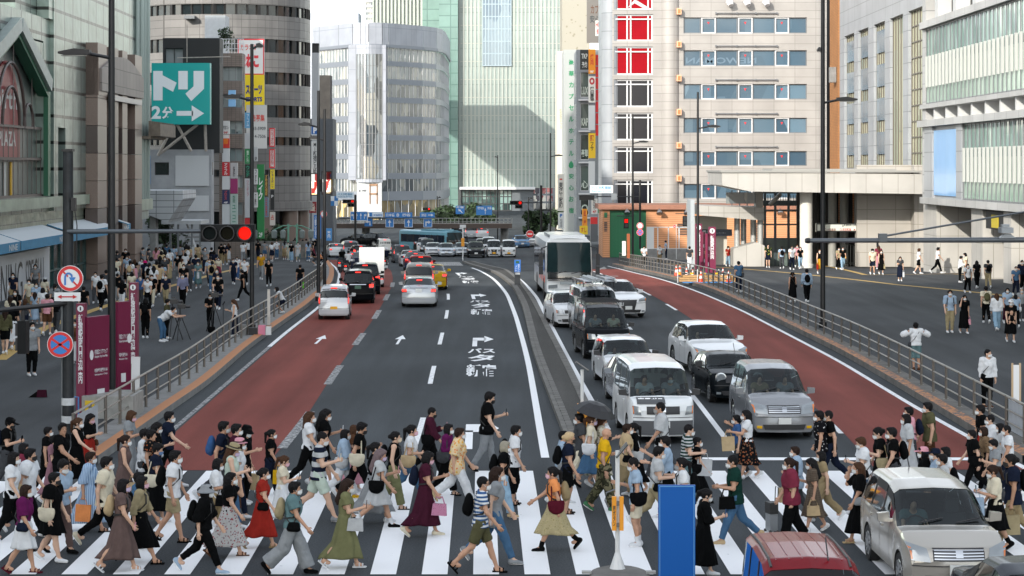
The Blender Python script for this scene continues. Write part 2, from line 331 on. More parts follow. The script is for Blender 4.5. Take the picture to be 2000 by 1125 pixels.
wRr=curve([(1891,853),(1791.6,798),(1696,740),(1640,706),(1452,608),(1360,569),(1239,533),(1200,523)])
rRl=curve([(1690,900),(1640,842),(1605,810),(1450,690),(1312,600),(1258,570.5),(1205.5,548),(1165,532)])
stc(strip('bus_lane',lambda d:rRl(d)+.08,lambda d:wRr(d)-.06,51.6,172,.004,RED));stc(strip('bus_lane',lambda d:rRl(d)+.06,lambda d:wRr(d)-.06,49.5,51.0,.004,RED))
def line(f,w_,d0,d1,m,zo=.008,name='road_marking'):return stc(strip(name,lambda d:f(d)-w_/2,lambda d:f(d)+w_/2,d0,d1,zo,m))
line(wLl,.15,50,83,PAINTOLD);line(wLl,.17,83.2,105,PAINTLINE);line(wLl,.17,105.2,205,PAINTLINE)
line(wRr,.17,49.6,kR_end-2,PAINTLINE)
mlL=curve([(1066,900),(1062,880),(1034.5,720),(1025,680),(1008,619),(991,576),(964,545),(935,528),(898,513.6)])
line(mlL,.2,51.5,178,PAINTW)
mlR=curve([(1186,839),(1120,720),(1099,680),(1049,582),(1018,548),(1005,538)])
line(mlR,.19,57,140,PAINTW)
laneR=curve([(1434.6,880),(1353,773),(1278,691),(1210,620),(1160,580),(1090,545)])
line(laneR,.16,51.4,68.5,PAINTW)
def dashes(f,w_,pxy,m,by='y'):
 for a,b in pxy:line(f,w_,g2w(1000,a)[1],g2w(1000,b)[1],m)
laneL=curve([(809,873),(828,816),(841,743),(861.3,661.5),(873,614),(876.4,579),(870.7,555.7),(858,540),(835,524),(815,514)])
dashes(laneL,.16,[(873,816),(750,715),(673,650),(622.5,606),(585.5,574),(560,551),(544,538),(531,526)],PAINTLINE)
dashes(rLr,.26,[(876,804),(751,714),(674,651),(623,606),(587,575),(561,552)],PAINTOLD)
dashes(rRl,.14,[(847,806),(606,594),(577,564),(553,543),(536,530)],PAINTLINE);dashes(laneR,.14,[(697,683),(644,630),(612,602),(583,576)],PAINTLINE)
def quad_px(pts,m,zo=.01,name='road_marking'):
 mb=MB();w_=[g2w(*p)for p in pts];mb.add([(x,d,zg(d)+zo)for x,d in w_],[tuple(range(len(w_)))]);return stc(mb.bd(name,m))
stc(strip('stop_line',lambda d:mR(d)+1.6,lambda d:kR(d)-.1,51.02,51.5,.012,PAINTW));quad_px([(862,519),(905,519),(897,512),(846,512)],PAINTOLD)
for k in range(-13,15):
 a=-.674+.895*k
 f=lambda d,a=a:a-.01453*(d-36.65)
 d0,d1=36.75,49.25
 if a<-9.6:d1=49.25-(-9.6-a)*.9
 if a>10.5:d1=49.25
 stc(strip('crosswalk_stripe',f,lambda d:f(d)+.45,d0+.004,d1,.011,PAINTW))
def flatwrite(s,f,w_,d0,d1,off=0,name='road_marking'):
 mb=MB();write(mb,s,0,1,0,1,0,bold=.035)
 vs=[]
 for x,y,z in mb.v:d=d0+z*(d1-d0);vs.append((f(d)+off+(x-.5)*w_,d,zg(d)+.012))
 o=MB().add(vs,mb.f);return stc(o.bd(name,PAINTW))
def flatarrow(k,f,w_,d0,d1,name='road_marking',m=None,gaps=True):
 mb=MB();arrow(mb,k,0,1,0,1,0);o=MB().add([(f(d0+z*(d1-d0))+(x-.5)*w_,d0+z*(d1-d0),zg(d0+z*(d1-d0))+.012)for x,y,z in mb.v],mb.f)
 return stc(o.bd(name,m or PAINTW))
gd=lambda y:g2w(1000,y)[1]
cx1=curve([(938,880),(940,735),(940,700),(942,655),(940,600),(935,580),(915,545),(900,534),(880,522)])
for y0,y1,y2,y3,y4,y5,y6,y7 in((736,712,706,693,690,681,677,655),(615,604,601,593,591,587,584.5,573),(553.5,548.5,547,543,542,540,538.5,531.5)):
 flatwrite('新宿',cx1,1.05,gd(y0),gd(y1));flatwrite('タ',cx1,1.0,gd(y2),gd(y3));flatwrite('バス',cx1,1.05,gd(y4),gd(y5));flatarrow('upright',cx1,.95,gd(y6),gd(y7))
flatarrow('upright',cx1,1.0,gd(878),gd(815));flatarrow('up',lambda d:X(625,gd(664)),.55,gd(672),gd(655));flatarrow('up',lambda d:X(781,gd(664)),.55,gd(673),gd(655))
def pathstrip(pts,w_,m,name,zo=PH+.006):
 w3=[Vector((*g2w(*p,PH),0))for p in pts];mb=MB()
 for a,b in zip(w3,w3[1:]):
  n_=(b-a).cross(Vector((0,0,1))).normalized()*w_/2;k=max(1,int((b-a).length/3))
  for i in range(k):
   p,q=a.lerp(b,i/k),a.lerp(b,(i+1)/k);mb.add([(v.x,v.y,zg(v.y)+zo)for v in(p-n_,p+n_,q+n_,q-n_)],[(0,1,2,3)])
 return stc(mb.bd(name,m))
pathstrip([(0,703),(86,641),(179,607),(306,566),(373,549),(460,526),(500,515)],.45,PAINTY,'tactile_path')
pathstrip([(1300,515),(1420,523),(1610,540),(1750,556),(1925,573),(2060,590)],.45,PAINTY,'tactile_path');pathstrip([(1500,516),(1610,519),(1690,537),(1860,535),(1990,545)],.4,PAINTY,'tactile_path',PH+.008)
quad_px([(1790,541),(1850,538),(1960,545),(2040,560),(2040,587)],mat('pale_paving',(.25,.245,.235),.5,var=.1),PH+.004,'pavement_apron')
quad_px([(1166,527),(1180,521),(1208,540),(1190,540)],mat('steel_plate',(.22,.22,.215),.6,var=.15),.009,'road_plate')
mb=MB();cx,cy=g2w(1204,1112);mb.lathe([(.5,0),(.52,.05),(.5,.13),(.45,.15)],(0,0,0),24)
mb.v=[(cx+x*1.02,cy+y*1.6-1.1,z)for x,y,z in mb.v];stc(mb.bd('traffic_island',CONCD))
# ---------------- buildings ----------------
def holed(mb,x0,x1,z0,z1,holes,y0,y1,mi=0):
 zs=sorted({z0,z1}|{min(max(z,z0),z1)for h in holes for z in h[2:]})
 for za,zb in zip(zs,zs[1:]):
  if zb-za<1e-4:continue
  xs=sorted((max(h[0],x0),min(h[1],x1))for h in holes if h[2]<=za+1e-5 and h[3]>=zb-1e-5);x=x0
  for a,b in xs:
   if a>x+1e-4:mb.box(x,a,y0,y1,za,zb,mi)
   x=max(x,b)
  if x<x1-1e-4:mb.box(x,x1,y0,y1,za,zb,mi)
GLD=bld('dark_window_glass',['#0c1013','#151b1f','#1f272b','#11171a','#2a3338'],.5)
GLB=bld('blue_window_glass',['#435866','#546b7a','#384e5e','#5e7685','#4a6070'],.25,.15,.06)
GLW=bld('pale_window_glass',['#667279','#858987','#92918a','#59656c','#798183','#434e55'],.8,.12,.03)
GLG=bld('green_window_glass',['#9fb5a6','#b6c8b8','#86a196','#a9bdab'],.3,.1,.12)
FRD=mat('dark_frame',(.03,.032,.035),.4);FRW=mat('white_frame',(.55,.56,.57),.4);FRG=mat('grey_frame',(.16,.17,.18),.4,.3);STEEL=mat('steel',(.3,.3,.3),.35,.8)
def window(parent,x0,x1,z0,z1,y,glass,frame,nx=1,nz=1,fw=.06,name='window',xs=None,dep=.1):
 m=MB().box(x0,x1,y,y+.04,z0,z1,0)
 for x in(xs if xs is not None else[x0+(x1-x0)*i/nx for i in range(nx+1)]):
  a=min(max(x-fw/2,x0),x1-fw);m.box(a,a+fw,y-dep,y+.02,z0,z1,1)
 for i in range(nz+1):
  a=min(max(z0+(z1-z0)*i/nz-fw/2,z0),z1-fw);m.box(x0,x1,y-dep+.012,y+.022,a,a+fw,1)
 return m.bd(name,[glass,frame],parent)
def tower(name,label,x0,x1,y0,dep,z0,z1,wall,bands=(),glass=GLD,frame=FRD,mull=1.5,rz=0,cat='building',yw=.35,sides=True,margin=(0,0),org=None,roof=None):
 """box building whose front (-y) has ribbon windows: bands of (z0, z1[, xa, xb])"""
 r=thing(name,label,cat,(org or(x0,y0,z0)),rz);W=x1-x0;H=z1-z0;m=MB()
 hs=[((b[2]-x0 if len(b)>2 else margin[0]),(b[3]-x0 if len(b)>2 else W-margin[1]),b[0]-z0,b[1]-z0)for b in bands]
 holed(m,0,W,0,H,hs,0,.4);m.box(0,.4,.4,dep,0,H);m.box(W-.4,W,.4,dep,0,H);m.box(.4,W-.4,dep-.4,dep,0,H)
 m.bd('wall',wall,r);MB().box(.4,W-.4,.42,dep-.4,H-.5,H-.2).bd('roof',roof or CONC,r)
 for h in hs:window(r,h[0],h[1],h[2],h[3],yw,glass,frame,max(1,int((h[1]-h[0])/mull)),1)
 for s in(0,1):
  if sides and bands:
   for b in bands:
    q=MB();q.box((-.02 if s==0 else W-.01),(.01 if s==0 else W+.02),1,dep-1,b[0]-z0,b[1]-z0,0)
    for i in range(int(dep/2)):q.box((-.04 if s==0 else W-.01),(.01 if s==0 else W+.04),1+i*2,1.08+i*2,b[0]-z0,b[1]-z0,1)
    q.bd('window',[glass,frame],r)
 return r
 # ---- left: department store with silver-green panels, facade running along the road ----
PAN=tlm('silver_green_panels','#7c8b85','#232927',2.6,1.55,.1,.3,.55,.06,bump=.55,bscale=.9,spec=.6)
GRAN=mat('brown_granite','#75655c',.35,var=.25,scale=30);GRAND=mat('dark_granite','#473c39',.3,var=.2,scale=30);LEDGE=mat('green_marble','#7d8c7c',.3,var=.45,scale=.8,bump=.15,bscale=2)
AX=25.19
def U(px):return AX/((1000-px)/4130-.0145)-110.7
r=thing('department_store','silver green panelled department store with gabled lattice window and brown granite portal','building',(-26.8,110.7,-.8),PI/2+.0145);ZB=.8
def zl(z):return z+ZB
m=MB()
gb=(U(0)-6,U(85));GS,GE,GP=zl(5.4),zl(11.4),zl(14.4);gc=(gb[0]+gb[1])/2+.7
holed(m,-60,U(97),zl(4.5),zl(15.65),[(gb[0],gb[1],GS,GE+2.9)],0,.5)
m.prism([(gb[0],GE),(gb[0],GP-.2),(gc,GP-.2)],0.02,.5);m.prism([(gc,GP-.2),(gb[1],GP-.2),(gb[1],GE)],0.02,.5)
p0,p1=U(160),U(250)
holed(m,U(97),p0,zl(4.5),36,[(U(108)-.4,U(120),zl(5.0),zl(9.4))],-.25,.5);m.box(p0,p1,-.25,.5,zl(14.6),36);m.box(p1,U(284),-.25,.5,zl(3.2),36)
m.box(-60,6,.5,45,0,zl(15.65));m.box(6,U(284),.52,105,0,35.9);m.box(29.3,U(284)-.4,18,104.5,35.9,52);m.box(U(97)-1.2,U(97),-.2,.5,zl(15.66),36)  # unseen depth and raised rear block, shaped to shade the round tower
m.bd('wall',PAN,r)
GRN=mat('green_trim','#1f5a41',.4);BRN=mat('brown_lattice','#4a3f3b',.5)
t=MB()
for a,b in(((gb[0],GE),(gc,GP)),((gc,GP),(gb[1],GE))):
 A,B=Vector((a[0],0,a[1])),Vector((b[0],0,b[1]));s=(B-A);nrm=Vector((-s.z,0,s.x)).normalized();nrm=nrm if nrm.z>0 else-nrm
 t.prism([(A.x,A.z),(B.x,B.z),((B+nrm*.75).x,(B+nrm*.75).z),((A+nrm*.75).x,(A+nrm*.75).z)],-.5,.2,1);t.prism([(A.x,A.z),(B.x,B.z),((B-nrm*.3).x,(B-nrm*.3).z),((A-nrm*.3).x,(A-nrm*.3).z)],-.3,.3,0)
t.box(gb[1]-.05,gb[1]+.6,-.28,-.01,GS,GE,0);t.box(gb[0]-.6,gb[0]+.05,-.28,-.01,GS,GE,0);t.bd('gable_frame',[GRN,mat('gable_stone','#8d9894',.4,var=.15,scale=2)],r)
q=MB();q.box(gb[0],gb[1],.45,.5,GS,GE,0);q.prism([(gb[0],GE),(gb[1],GE),(gc,GP)],.45,.5,0)
rd=[(gc+3.2*math.cos(a),zl(9.6)+3.2*math.sin(a))for a in[PI*i/14 for i in range(15)]];q.prism(rd,.36,.44,1);q.box(gc-3.2,gc+3.2,.36,.44,zl(7.6),zl(9.6),1)
for i in range(7):q.box(gb[0]+.9+i*1.55,gb[0]+1.25+i*1.55,.36,.42,GS,zl(7.4),2 if i%3 else 3)
for i in range(9):q.box(gc-3.9,gc-3.3,.36,.42,zl(7.6)+i*.42,zl(7.6)+i*.42+.2,2 if i%2 else 1)
q.box(gb[0],gb[1],.3,.34,zl(7.35),zl(7.55),4)
for s,q_ in(('birth',(-2.6,2.6,zl(10.2),zl(11.3))),('PLAZA',(-2.0,2.2,zl(8.2),zl(9.0)))):write(q,s,gc+q_[0],gc+q_[1],q_[2],q_[3],.35,2)
q.bd('window_display',[mat('dim_interior','#58605e',.3),mat('display_red','#7a1420',.4),mat('display_white','#b9b9b6',.5),mat('display_yellow','#c79a12',.5),FRD],r)
l=MB()
for i in range(15):
 x=gb[0]+.2+i*(gb[1]-gb[0]-.4)/14;top=GE+(GP-GE)*(1-abs(x-gc)/((gb[1]-gb[0])/2))-.5;top=min(top,zl(9.3)if i%4 else top)
 l.box(x-.05,x+.05,.1,.13,GS,top)
for z in(GS,zl(7.45),zl(9.2)):l.box(gb[0],gb[1],.08,.22,z,z+.14)
for rad,zc in((3.4,zl(9.3)),(2.1,zl(9.3))):
 for i in range(16):
  a,b=PI*i/16,PI*(i+1)/16;l.tube([(gc+rad*math.cos(a),.12,zc+rad*math.sin(a)),(gc+rad*math.cos(b),.12,zc+rad*math.sin(b))],.09,6)
for sx in(-4.4,4.4):
 for i in range(12):a,b=PI*i/12,PI*(i+1)/12;l.tube([(gc+sx+1.2*math.cos(a),.12,zl(9.2)+1.4*math.sin(a)),(gc+sx+1.2*math.cos(b),.12,zl(9.2)+1.4*math.sin(b))],.08,6)
l.bd('lattice',BRN,r)
window(r,U(108)-.4,U(120),zl(5),zl(9.4),.3,GLD,FRG,2)
m=MB();m.box(-60,p0-.3,-.55,0,zl(4.75),zl(5.35));m.box(p1,U(284)-.2,-.6,-.26,zl(3.9),zl(4.7));m.bd('ledge',LEDGE,r)
m=MB();m.box(-60,p0,-.1,.5,zl(2.95),zl(4.5));m.bd('fascia',tlm('fascia_panels','#7f8878','#4a4f48',3.1,.8,.03,.3,.4,.12,bump=.4),r)
m=MB();cols=[(p0,p0+3.2),(p0+5.0,p0+7.6),(p1-8.2,p1-6.2),(p1-3.0,p1)]
for a,b in cols:
 for i in range(9):m.box(a,b,-1.0,-.2,i*1.75,(i+1)*1.75-.03,1 if i in(2,5)else 0)
m.box(p0,p0+3.2,-1.05,.4,zl(11.6),zl(14.2),0);arc=[(p0+.4+(p1-p0-.8)*i/12,zl(13.3)+1.1*math.sin(PI*i/12))for i in range(13)]
m.prism([(p0+.4,zl(11.9)),(p1-.4,zl(11.9))]+arc[::-1],-1.2,-.25,2);m.box(p0+3.2,p1-1.5,-1.25,-1.1,zl(11.4),zl(11.75),3);m.bd('portal',[GRAN,GRAND,tlm('portal_stone','#7d7671','#4d4744',1.3,1.1,.03),mat('pale_stone','#c3beb6',.5)],r)
window(r,p0+3.2,p1-3,0,zl(11.4),-.35,bld('portal_glass',['#14181a','#2a2f30','#b9b7ae','#1a1f22','#6d7372'],.9),FRD,9,5,.1)
h0,h1=-3,U(80)
m=MB().box(-30,h1,-.5,-.3,-.1,zl(2.5));m.bd('hoarding',mat('hoarding_white','#b9bcc0',.5,var=.05,scale=.4),r)
m=MB()
write(m,'SPECIAL',h1-6.4,h1-1.3,zl(-.1),zl(2.0),-.52,bold=-.005);write(m,'OPENING',-6,h1-7.2,zl(-.1),zl(2.0),-.52,bold=-.005)
m.bd('hoarding_lettering',BLACK,r)
window(r,U(80)+.2,p0-.2,0,zl(2.9),-.2,bld('shop_glass',['#0b1012','#1d2b2b','#35504c','#10181a','#7a8a86'],1.2),mat('teal_frame','#20484a',.4),6,2,.1,name='shop_window')
AWN=mat('awning_blue','#33779a',.7,var=.15,scale=4)
for a,b in((-12,-2.5),(-2.2,h1-.1),(h1+1.2,p0+2.5),(p0+7.8,p1-8.5)):
 m=MB();z=zl(3.05);pr=[(0,z+.75),(-1.6,z+.22),(-1.6,z-.28),(-1.57,z-.28),(-1.55,z+.18),(0,z+.68)]
 m.add([(a,y,zz)for y,zz in pr]+[(b,y,zz)for y,zz in pr],[(i,i+1,i+7,i+6)for i in range(5)]+[tuple(range(6)),tuple(range(11,5,-1))])
 for f in(0,):m.m[f]=1
 write(m,'NINE',b-2.6,b-.7,z-.2,z+.12,-1.615,1);m.bd('awning',[AWN,mat('awning_white','#b9c0c4',.7)],r)
for px in(258,266,272,279):MB().tube([(U(px),-.35,zl(4)),(U(px),-.35,35.5)],.2,8).bd('pipe',mat('silver_pipe','#8b9895',.3,.5),r)
m=MB();m.box(U(262),U(290)+1,-1.2,-.3,zl(9.1),zl(9.3));m.box(U(262),U(290)+1,-1.2,-1.9,zl(9.3),zl(10.2));[m.box(U(262)+i*1.0,U(262)+i*1.0+.08,-1.25,-1.05,zl(9.3),zl(10.4))for i in range(12)];m.bd('maintenance_balcony',mat('rusty_steel','#6d6458',.7,var=.3,scale=3),r)
dd=168
r=thing('stair_canopy','white panelled sloping stair canopy on a round pier beside the department store','canopy',(X(305,dd),dd,zg(dd)))
m=MB();a=X(253,dd)-X(305,dd);b=X(357,dd)-X(305,dd);zt=Z(372,dd)-zg(dd);zb_=Z(398,dd)-zg(dd)
m.prism([(a,zb_-.3),(b-1.2,zb_-1.5),(b,zb_+.4),(b,zt),(a,zt)],0,7);m.bd('slab',tlm('white_soffit','#aeb2b6','#6a6d70',1.4,.5,.03),r)
MB().box(X(290,dd)-X(305,dd),X(302,dd)-X(305,dd),.5,1.7,0,zb_-.3).bd('pier',CONC,r)
# ---- small grey building, rooftop billboard ----
d=192;GRYP=mat('stained_white_wall','#94979a',.8,var=.22,scale=.7,bump=.1)
r=tower('small_building','small stained grey building with blank white boards under the teal billboard',X(278,d),X(413,d),d,1.6,zg(d)-.2,Z(292,d),GRYP,[(Z(342,d),Z(317,d),X(302,d),X(330,d))],GLD,FRD,.7)
def board(px0,py0,px1,py1,y0=-.12):
 return MB().box(X(px0,d)-X(278,d),X(px1,d)-X(278,d),y0,-.002,Z(py1,d)-zg(d)+.2,Z(py0,d)-zg(d)+.2)
board(343,304,408,363).bd('blank_board',mat('blank_board','#b9bcbe',.5),r);board(343,382,408,412).bd('blank_board',mat('blank_board','#b9bcbe',.5),r);board(281,304,294,360).bd('side_poster',mat('poster_blue','#2a77b8',.5),r)
tower('rooftop_block','black clad rooftop machinery block behind the teal billboard',X(312,d),X(424,d),d+1.7,2.4,Z(292,d)-.3,Z(72,d),mat('black_cladding','#17191b',.6,var=.2,scale=1),[(Z(122,d),Z(92,d),X(316,d),X(352,d))],mat('plant_louvre','#7e8385',.6),FRD,.6)
d=190
r=psign(296,123,410,243,d,'#12a09b',[('2',.0,.16,.09,.3,'#dfe6e8',False,.04),('分',.18,.38,.09,.29,'#dfe6e8',False,.04),('@right',.43,.9,.05,.31,'#dfe6e8')],'large teal rooftop billboard with white katakana and an arrow','billboard',depth=.9,cat='billboard')
m=MB();h=Z(123,d)-Z(243,d);b_=X(410,d)-X(296,d)
for pg in([(.03,.39),(.19,.39),(.19,.62),(.37,.53),(.43,.68),(.19,.8),(.19,.87),(.03,.87)],[(.46,.57),(.62,.57),(.62,.87),(.46,.87)],[(.72,.87),(.9,.87),(.9,.58),(.68,.38),(.58,.5),(.72,.62)]):m.prism([((a-.5)*b_,c*h)for a,c in pg],-.02,-.003)
m.bd('lettering',mat('sign_dfe6e8','#dfe6e8',.45),r)
m=MB();w_=(X(410,d)-X(296,d))/2
for a,b in(((-.6,.3),(-2.2,-2.8)),((w_-1.2,0),(-2.0,-2.6)),((-.4,0),(.8,-2.4)),((w_-.5,0),(w_-.5,-2.4))):m.tube([(a[0],.5,a[1]),(b[0],1.0,b[1])],.14,6)
m.tube([(w_-3,.4,6),(w_+1.8,.2,6.1)],.05,6);m.tube([(.5,.4,5.6),(.5,.4,9)],.04,6);m.bd('support_frame',mat('rusty_white_steel','#9a948c',.7,var=.25,scale=3),r)
# ---- pale hotel behind ----
d=262;HOT=tlm('cream_tiles','#c9bda9','#a39a8a',.6,.3,.02,.6)
r=tower('hotel','cream coloured apartment hotel with balconies above the teal billboard',X(292,d),X(400,d),d,5,zg(d),30,HOT,[(Z(31,d),Z(20,d),X(357,d),X(371,d)),(Z(52,d),Z(20,d),X(305,d),X(313,d))],GLD,FRG,1.2)
m=MB();[m.box(-.2+i*0,X(388,d)-X(292,d),-1.3,-.01,Z(y,d)-zg(d)-.9,Z(y,d)-zg(d))for i,y in((0,12),(1,46),(1,-22),(0,80))];m.bd('balcony',mat('cream_paint','#cfc6b6',.7),r)
# ---- grey brown office with ribbon windows ----
d=205;BRWN=tlm('brown_grey_tiles','#6f645c','#544b45',.4,.2,.02,.6)
bands=[(Z(b_,d),Z(a_,d))for a_,b_ in((130,158),(184,210),(236,262),(289,315),(342,367),(395,420))]
r=tower('office_block','narrow grey brown office with ribbon windows and a roof garden behind the tenant signs',X(428,d),X(473,d),d,2.2,zg(d),Z(104,d),BRWN,bands,bld('office_glass',['#5d6d70','#8b9894','#3d494d','#a3aaa6'],.8),FRG,.55,margin=(.25,0))
m=MB();[m.tube([(X(430+i*5.6,d)-X(428,d),.2,Z(104,d)-zg(d)),(X(430+i*5.6,d)-X(428,d),.2,Z(76,d)-zg(d))],.03,5)for i in range(9)];[m.tube([(0,.2,Z(y,d)-zg(d)),(X(476,d)-X(428,d),.2,Z(y,d)-zg(d))],.03,5)for y in(76,85,95)];m.bd('roof_railing',FRW,r)
tower('lift_house','white rooftop lift house beyond the roof garden of the office',X(400,215),X(440,215),215,3,Z(150,215),Z(30,215),mat('lift_white','#b5b9bc',.7,var=.1))
# ---- round brown tower ----
d=236;cx=X(440,d);Rr=9.45
STN=tlm('brown_stone_panels','#6e6c6a','#484644',1.2,.85,.03,.45,var=.1)
r=thing('round_tower','round brown stone tower with dark ribbon windows and a colonnade at its base','building',(cx,d,zg(d)))
def cyl(mb,R,z0,z1,a0=0,a1=2*PI,n=48,mi=0,th=None):
 for i in range(n):
  a,b=a0+(a1-a0)*i/n,a0+(a1-a0)*(i+1)/n;r2=R-(th or .5);P=lambda q,rr,z:(rr*math.cos(q),rr*math.sin(q),z)
  mb.add([P(a,R,z0),P(b,R,z0),P(b,R,z1),P(a,R,z1),P(a,r2,z0),P(b,r2,z0),P(b,r2,z1),P(a,r2,z1)],[(0,1,2,3),(3,2,6,7),(1,0,4,5)],mi)
zz=lambda y:Z(y,d-6)-zg(d)
bl=[(12,32),(78,104),(142,166),(206,230),(268,284),(332,345)];m=MB();last=zz(395)
for a_,b_ in reversed(bl):cyl(m,Rr,last,zz(b_));last=zz(a_)
cyl(m,Rr,last,last+28);cyl(m,Rr+.25,zz(412),zz(395));m.bd('wall',STN,r,smooth=True)
for a_,b_ in bl:
 m=MB();cyl(m,Rr-.3,zz(b_),zz(a_),mi=0)
 for i in range(48):a=2*PI*i/48;m.tube([((Rr-.25)*math.cos(a),(Rr-.25)*math.sin(a),zz(b_)),((Rr-.25)*math.cos(a),(Rr-.25)*math.sin(a),zz(a_))],.12 if i%4 else .3,4,1)
 m.bd('window',[GLD,mat('bronze_frame','#1d1b1a',.4)],r)
m=MB();m.lathe([(Rr-.4,last+27),(Rr-.4,last+27.5)],n=32);m.bd('roof',CONC,r)
m=MB();[m.lathe([(.9,0),(.9,zz(408))],((Rr-1)*math.cos(a),(Rr-1)*math.sin(a),0),12)for a in[2*PI*i/14 for i in range(14)]];m.bd('colonnade',GRAN,r,smooth=True)
m=MB();cyl(m,Rr-2.6,0,zz(408));m.bd('shopfront',mat('dark_arcade','#14161a',.2),r)
m=MB();write(m,'KA',cx-cx+1.5,5.2,zz(372),zz(362),-Rr-.35);m.bd('lettering',STEEL,r)
for a_,b_ in bl:[MB().box(x,x+1.1,-Rr-.9,-Rr+1.5,zz(b_)-.55,zz(b_)-.2).bd('lamp_bracket',FRG,r)for x in(-3.0,)]
# ---- slender sign tower and dark buildings beyond the round tower ----
d=262
tower('dark_building','dark grey building with a black sign frame beyond the round tower',X(606,d),X(650,d),d,5,zg(d),Z(232,d),mat('dark_grey_wall','#4a4e53',.7,var=.15),[(Z(375,d),Z(350,d))],GLD,FRD,1)
tower('sign_tower','slender pale sign tower with dark cap beyond the round tower',X(609,258),X(622,258),258,1.5,zg(258),Z(84,258),mat('pale_grey_panel','#a3a7ab',.5),[(Z(103,258),Z(85,258))],mat('cap_dark','#2a2c2e',.5),FRD,3,cat='sign tower')
tower('black_board_building','building topped by a weathered black board beside the curved white store',X(624,275),X(645,275),275,3,zg(275),Z(147,275),mat('weathered_black','#3c3a38',.8,var=.4,scale=.8),[],GLD)
psign(607,246,623,263,255,'#1c5fa8',[('P',.3,.75,.15,.85,'#e8eaec',False,.05)],'blue parking sign with white letter high on the slender tower',border=('#e0e2e4',.06))
psign(608,276,622,362,255,'#d2d4d3',[('MI新宿ビル駐車場',.25,.75,.03,.97,'#22262a',True)],'long pale vertical sign with black parking lettering under the blue sign')
psign(607,364,621,376,255,'#1c5fa8',[('P',.3,.75,.15,.85,'#e8eaec',False,.05)],'small blue parking sign below the long pale vertical sign')
def screen(px0,py0,px1,py1,d,label):
 m=bld('screen_image',['#e8d9a8','#c23a2a','#202830','#f0f0e8','#d8b030','#3a5ab0'],2.2);p=m.node_tree.nodes['Principled BSDF']
 if not p.inputs['Emission Color'].is_linked:m.node_tree.links.new(p.inputs['Base Color'].links[0].from_socket,p.inputs['Emission Color']);p.inputs['Emission Strength'].default_value=.7
 return sign('video_screen',label,X(px0,d),X(px1,d),Z(py1,d),Z(py0,d),d,'#202020',(),face=m,cat='screen',border=('#151515',.12))
screen(606,338,625,382,254,'colourful lit video screen on the dark building beside the slender tower');screen(628,334,648,380,262,'tall bright video screen behind the street lamps by the curved white store')
psign(604,394,618,416,250,'#8a1420',[('名蔵',.15,.85,.15,.85,'#e6d9c8',True)],'dark red restaurant sign with pale brush lettering under the screens')
psign(646,383,660,402,250,'#2a78b8',[('#',0,.5,.5,1,'#e8eef2'),('#',.5,1,0,.5,'#e8eef2')],'blue and white chequered square sign by the far traffic light')
# ---- curved white department store far down the road ----
d=395
WPAN=tlm('white_metal_panels','#8c919a','#747981',2.2,4,.05,.45,.0,.03);WLOW=mat('grey_spandrel','#70767f',.4,.2)
r=thing('curved_store','curved white department store with glass corner bay at the end of the road','building',(X(735,d),d,zg(d)));zz=lambda y:Z(y,d)-zg(d);xx=lambda px:X(px,d)-X(735,d)
plan=[(xx(600),14),(xx(690),.9),(xx(705),.2),(xx(720),0),(xx(745),.6),(xx(756),1.6),(xx(820),10),(xx(845),15),(xx(854),20),(xx(858),28),(xx(858),60)]
def loft(mb,pl,z0,z1,mi=0,off=0):
 for(xa,ya),(xb,yb)in zip(pl,pl[1:]):
  l_=math.hypot(xb-xa,yb-ya);nx,ny=(yb-ya)/l_*off,-(xb-xa)/l_*off
  mb.add([(xa+nx,ya+ny,z0),(xb+nx,yb+ny,z0),(xb+nx,yb+ny,z1),(xa+nx,ya+ny,z1)],[(0,1,2,3)],mi)
 return mb
m=MB();fl=[(93,118),(128,153),(164,189),(200,226),(238,263),(274,300),(311,338)];last=zz(350)
for a_,b_ in reversed(fl):loft(m,plan,last,zz(b_),1,.15);last=zz(a_)
loft(m,plan,last,zz(44),0,.25);loft(m,plan,zz(92),zz(86),1,.5);loft(m,plan,zz(392),zz(374),1,.2)
for a_,b_ in((xx(681),xx(697)),(xx(747),xx(754))):m.box(a_,b_,-.6,2.2,zz(352),zz(88),0)
m.add([(x,y,zz(46))for x,y in plan]+[(xx(600),60,zz(46))],[tuple(range(len(plan)+1))],0);m.bd('wall',[WPAN,WLOW],r)
def gl(a_,b_,y,pl=plan,g=GLW,name='window',every=1.2):
 m=MB();loft(m,pl,zz(b_),zz(a_),0)
 for(xa,ya),(xb,yb)in zip(pl,pl[1:]):
  l_=math.hypot(xb-xa,yb-ya);k=max(1,int(l_/every))
  for i in range(k):x,y_=xa+(xb-xa)*i/k,ya+(yb-ya)*i/k;m.box(x-.05,x+.05,y_-.1,y_+.06,zz(b_),zz(a_),1)
 m.bd(name,[g,FRW],r)
CURT=bld('curtained_glass',['#4d575d','#6b7275','#85867e','#404a51','#353e45','#646b6e'],.8,.1,.02)
for a_,b_ in fl:gl(a_,b_,0,plan,CURT if a_>150 else GLW)
gl(350,375,0,plan,CURT);gl(392,436,0,plan,bld('lit_shop',['#3a4248','#8d8264','#22282c','#b09a6a','#55606a'],.8),every=2)
m=MB();bay=[(xx(697)+(xx(747)-xx(697))*i/8,-.5-.9*math.sin(PI*i/8))for i in range(9)];loft(m,bay,zz(350),zz(106),0)
for x,y in bay:m.box(x-.08,x+.08,y-.15,y+.05,zz(350),zz(106),1)
for y in range(128,350,22):loft(m,bay,zz(y+1),zz(y),1,.06)
m.bd('corner_bay',[bld('bay_glass',['#4d5960','#8e979c','#313b42','#a5a295','#6a757b'],.4),FRG],r);[loft(MB(),bay,*q).bd('bay_trim',WPAN,r)for q in((zz(106),zz(88),0,.1),(zz(356),zz(350),0,.15))]
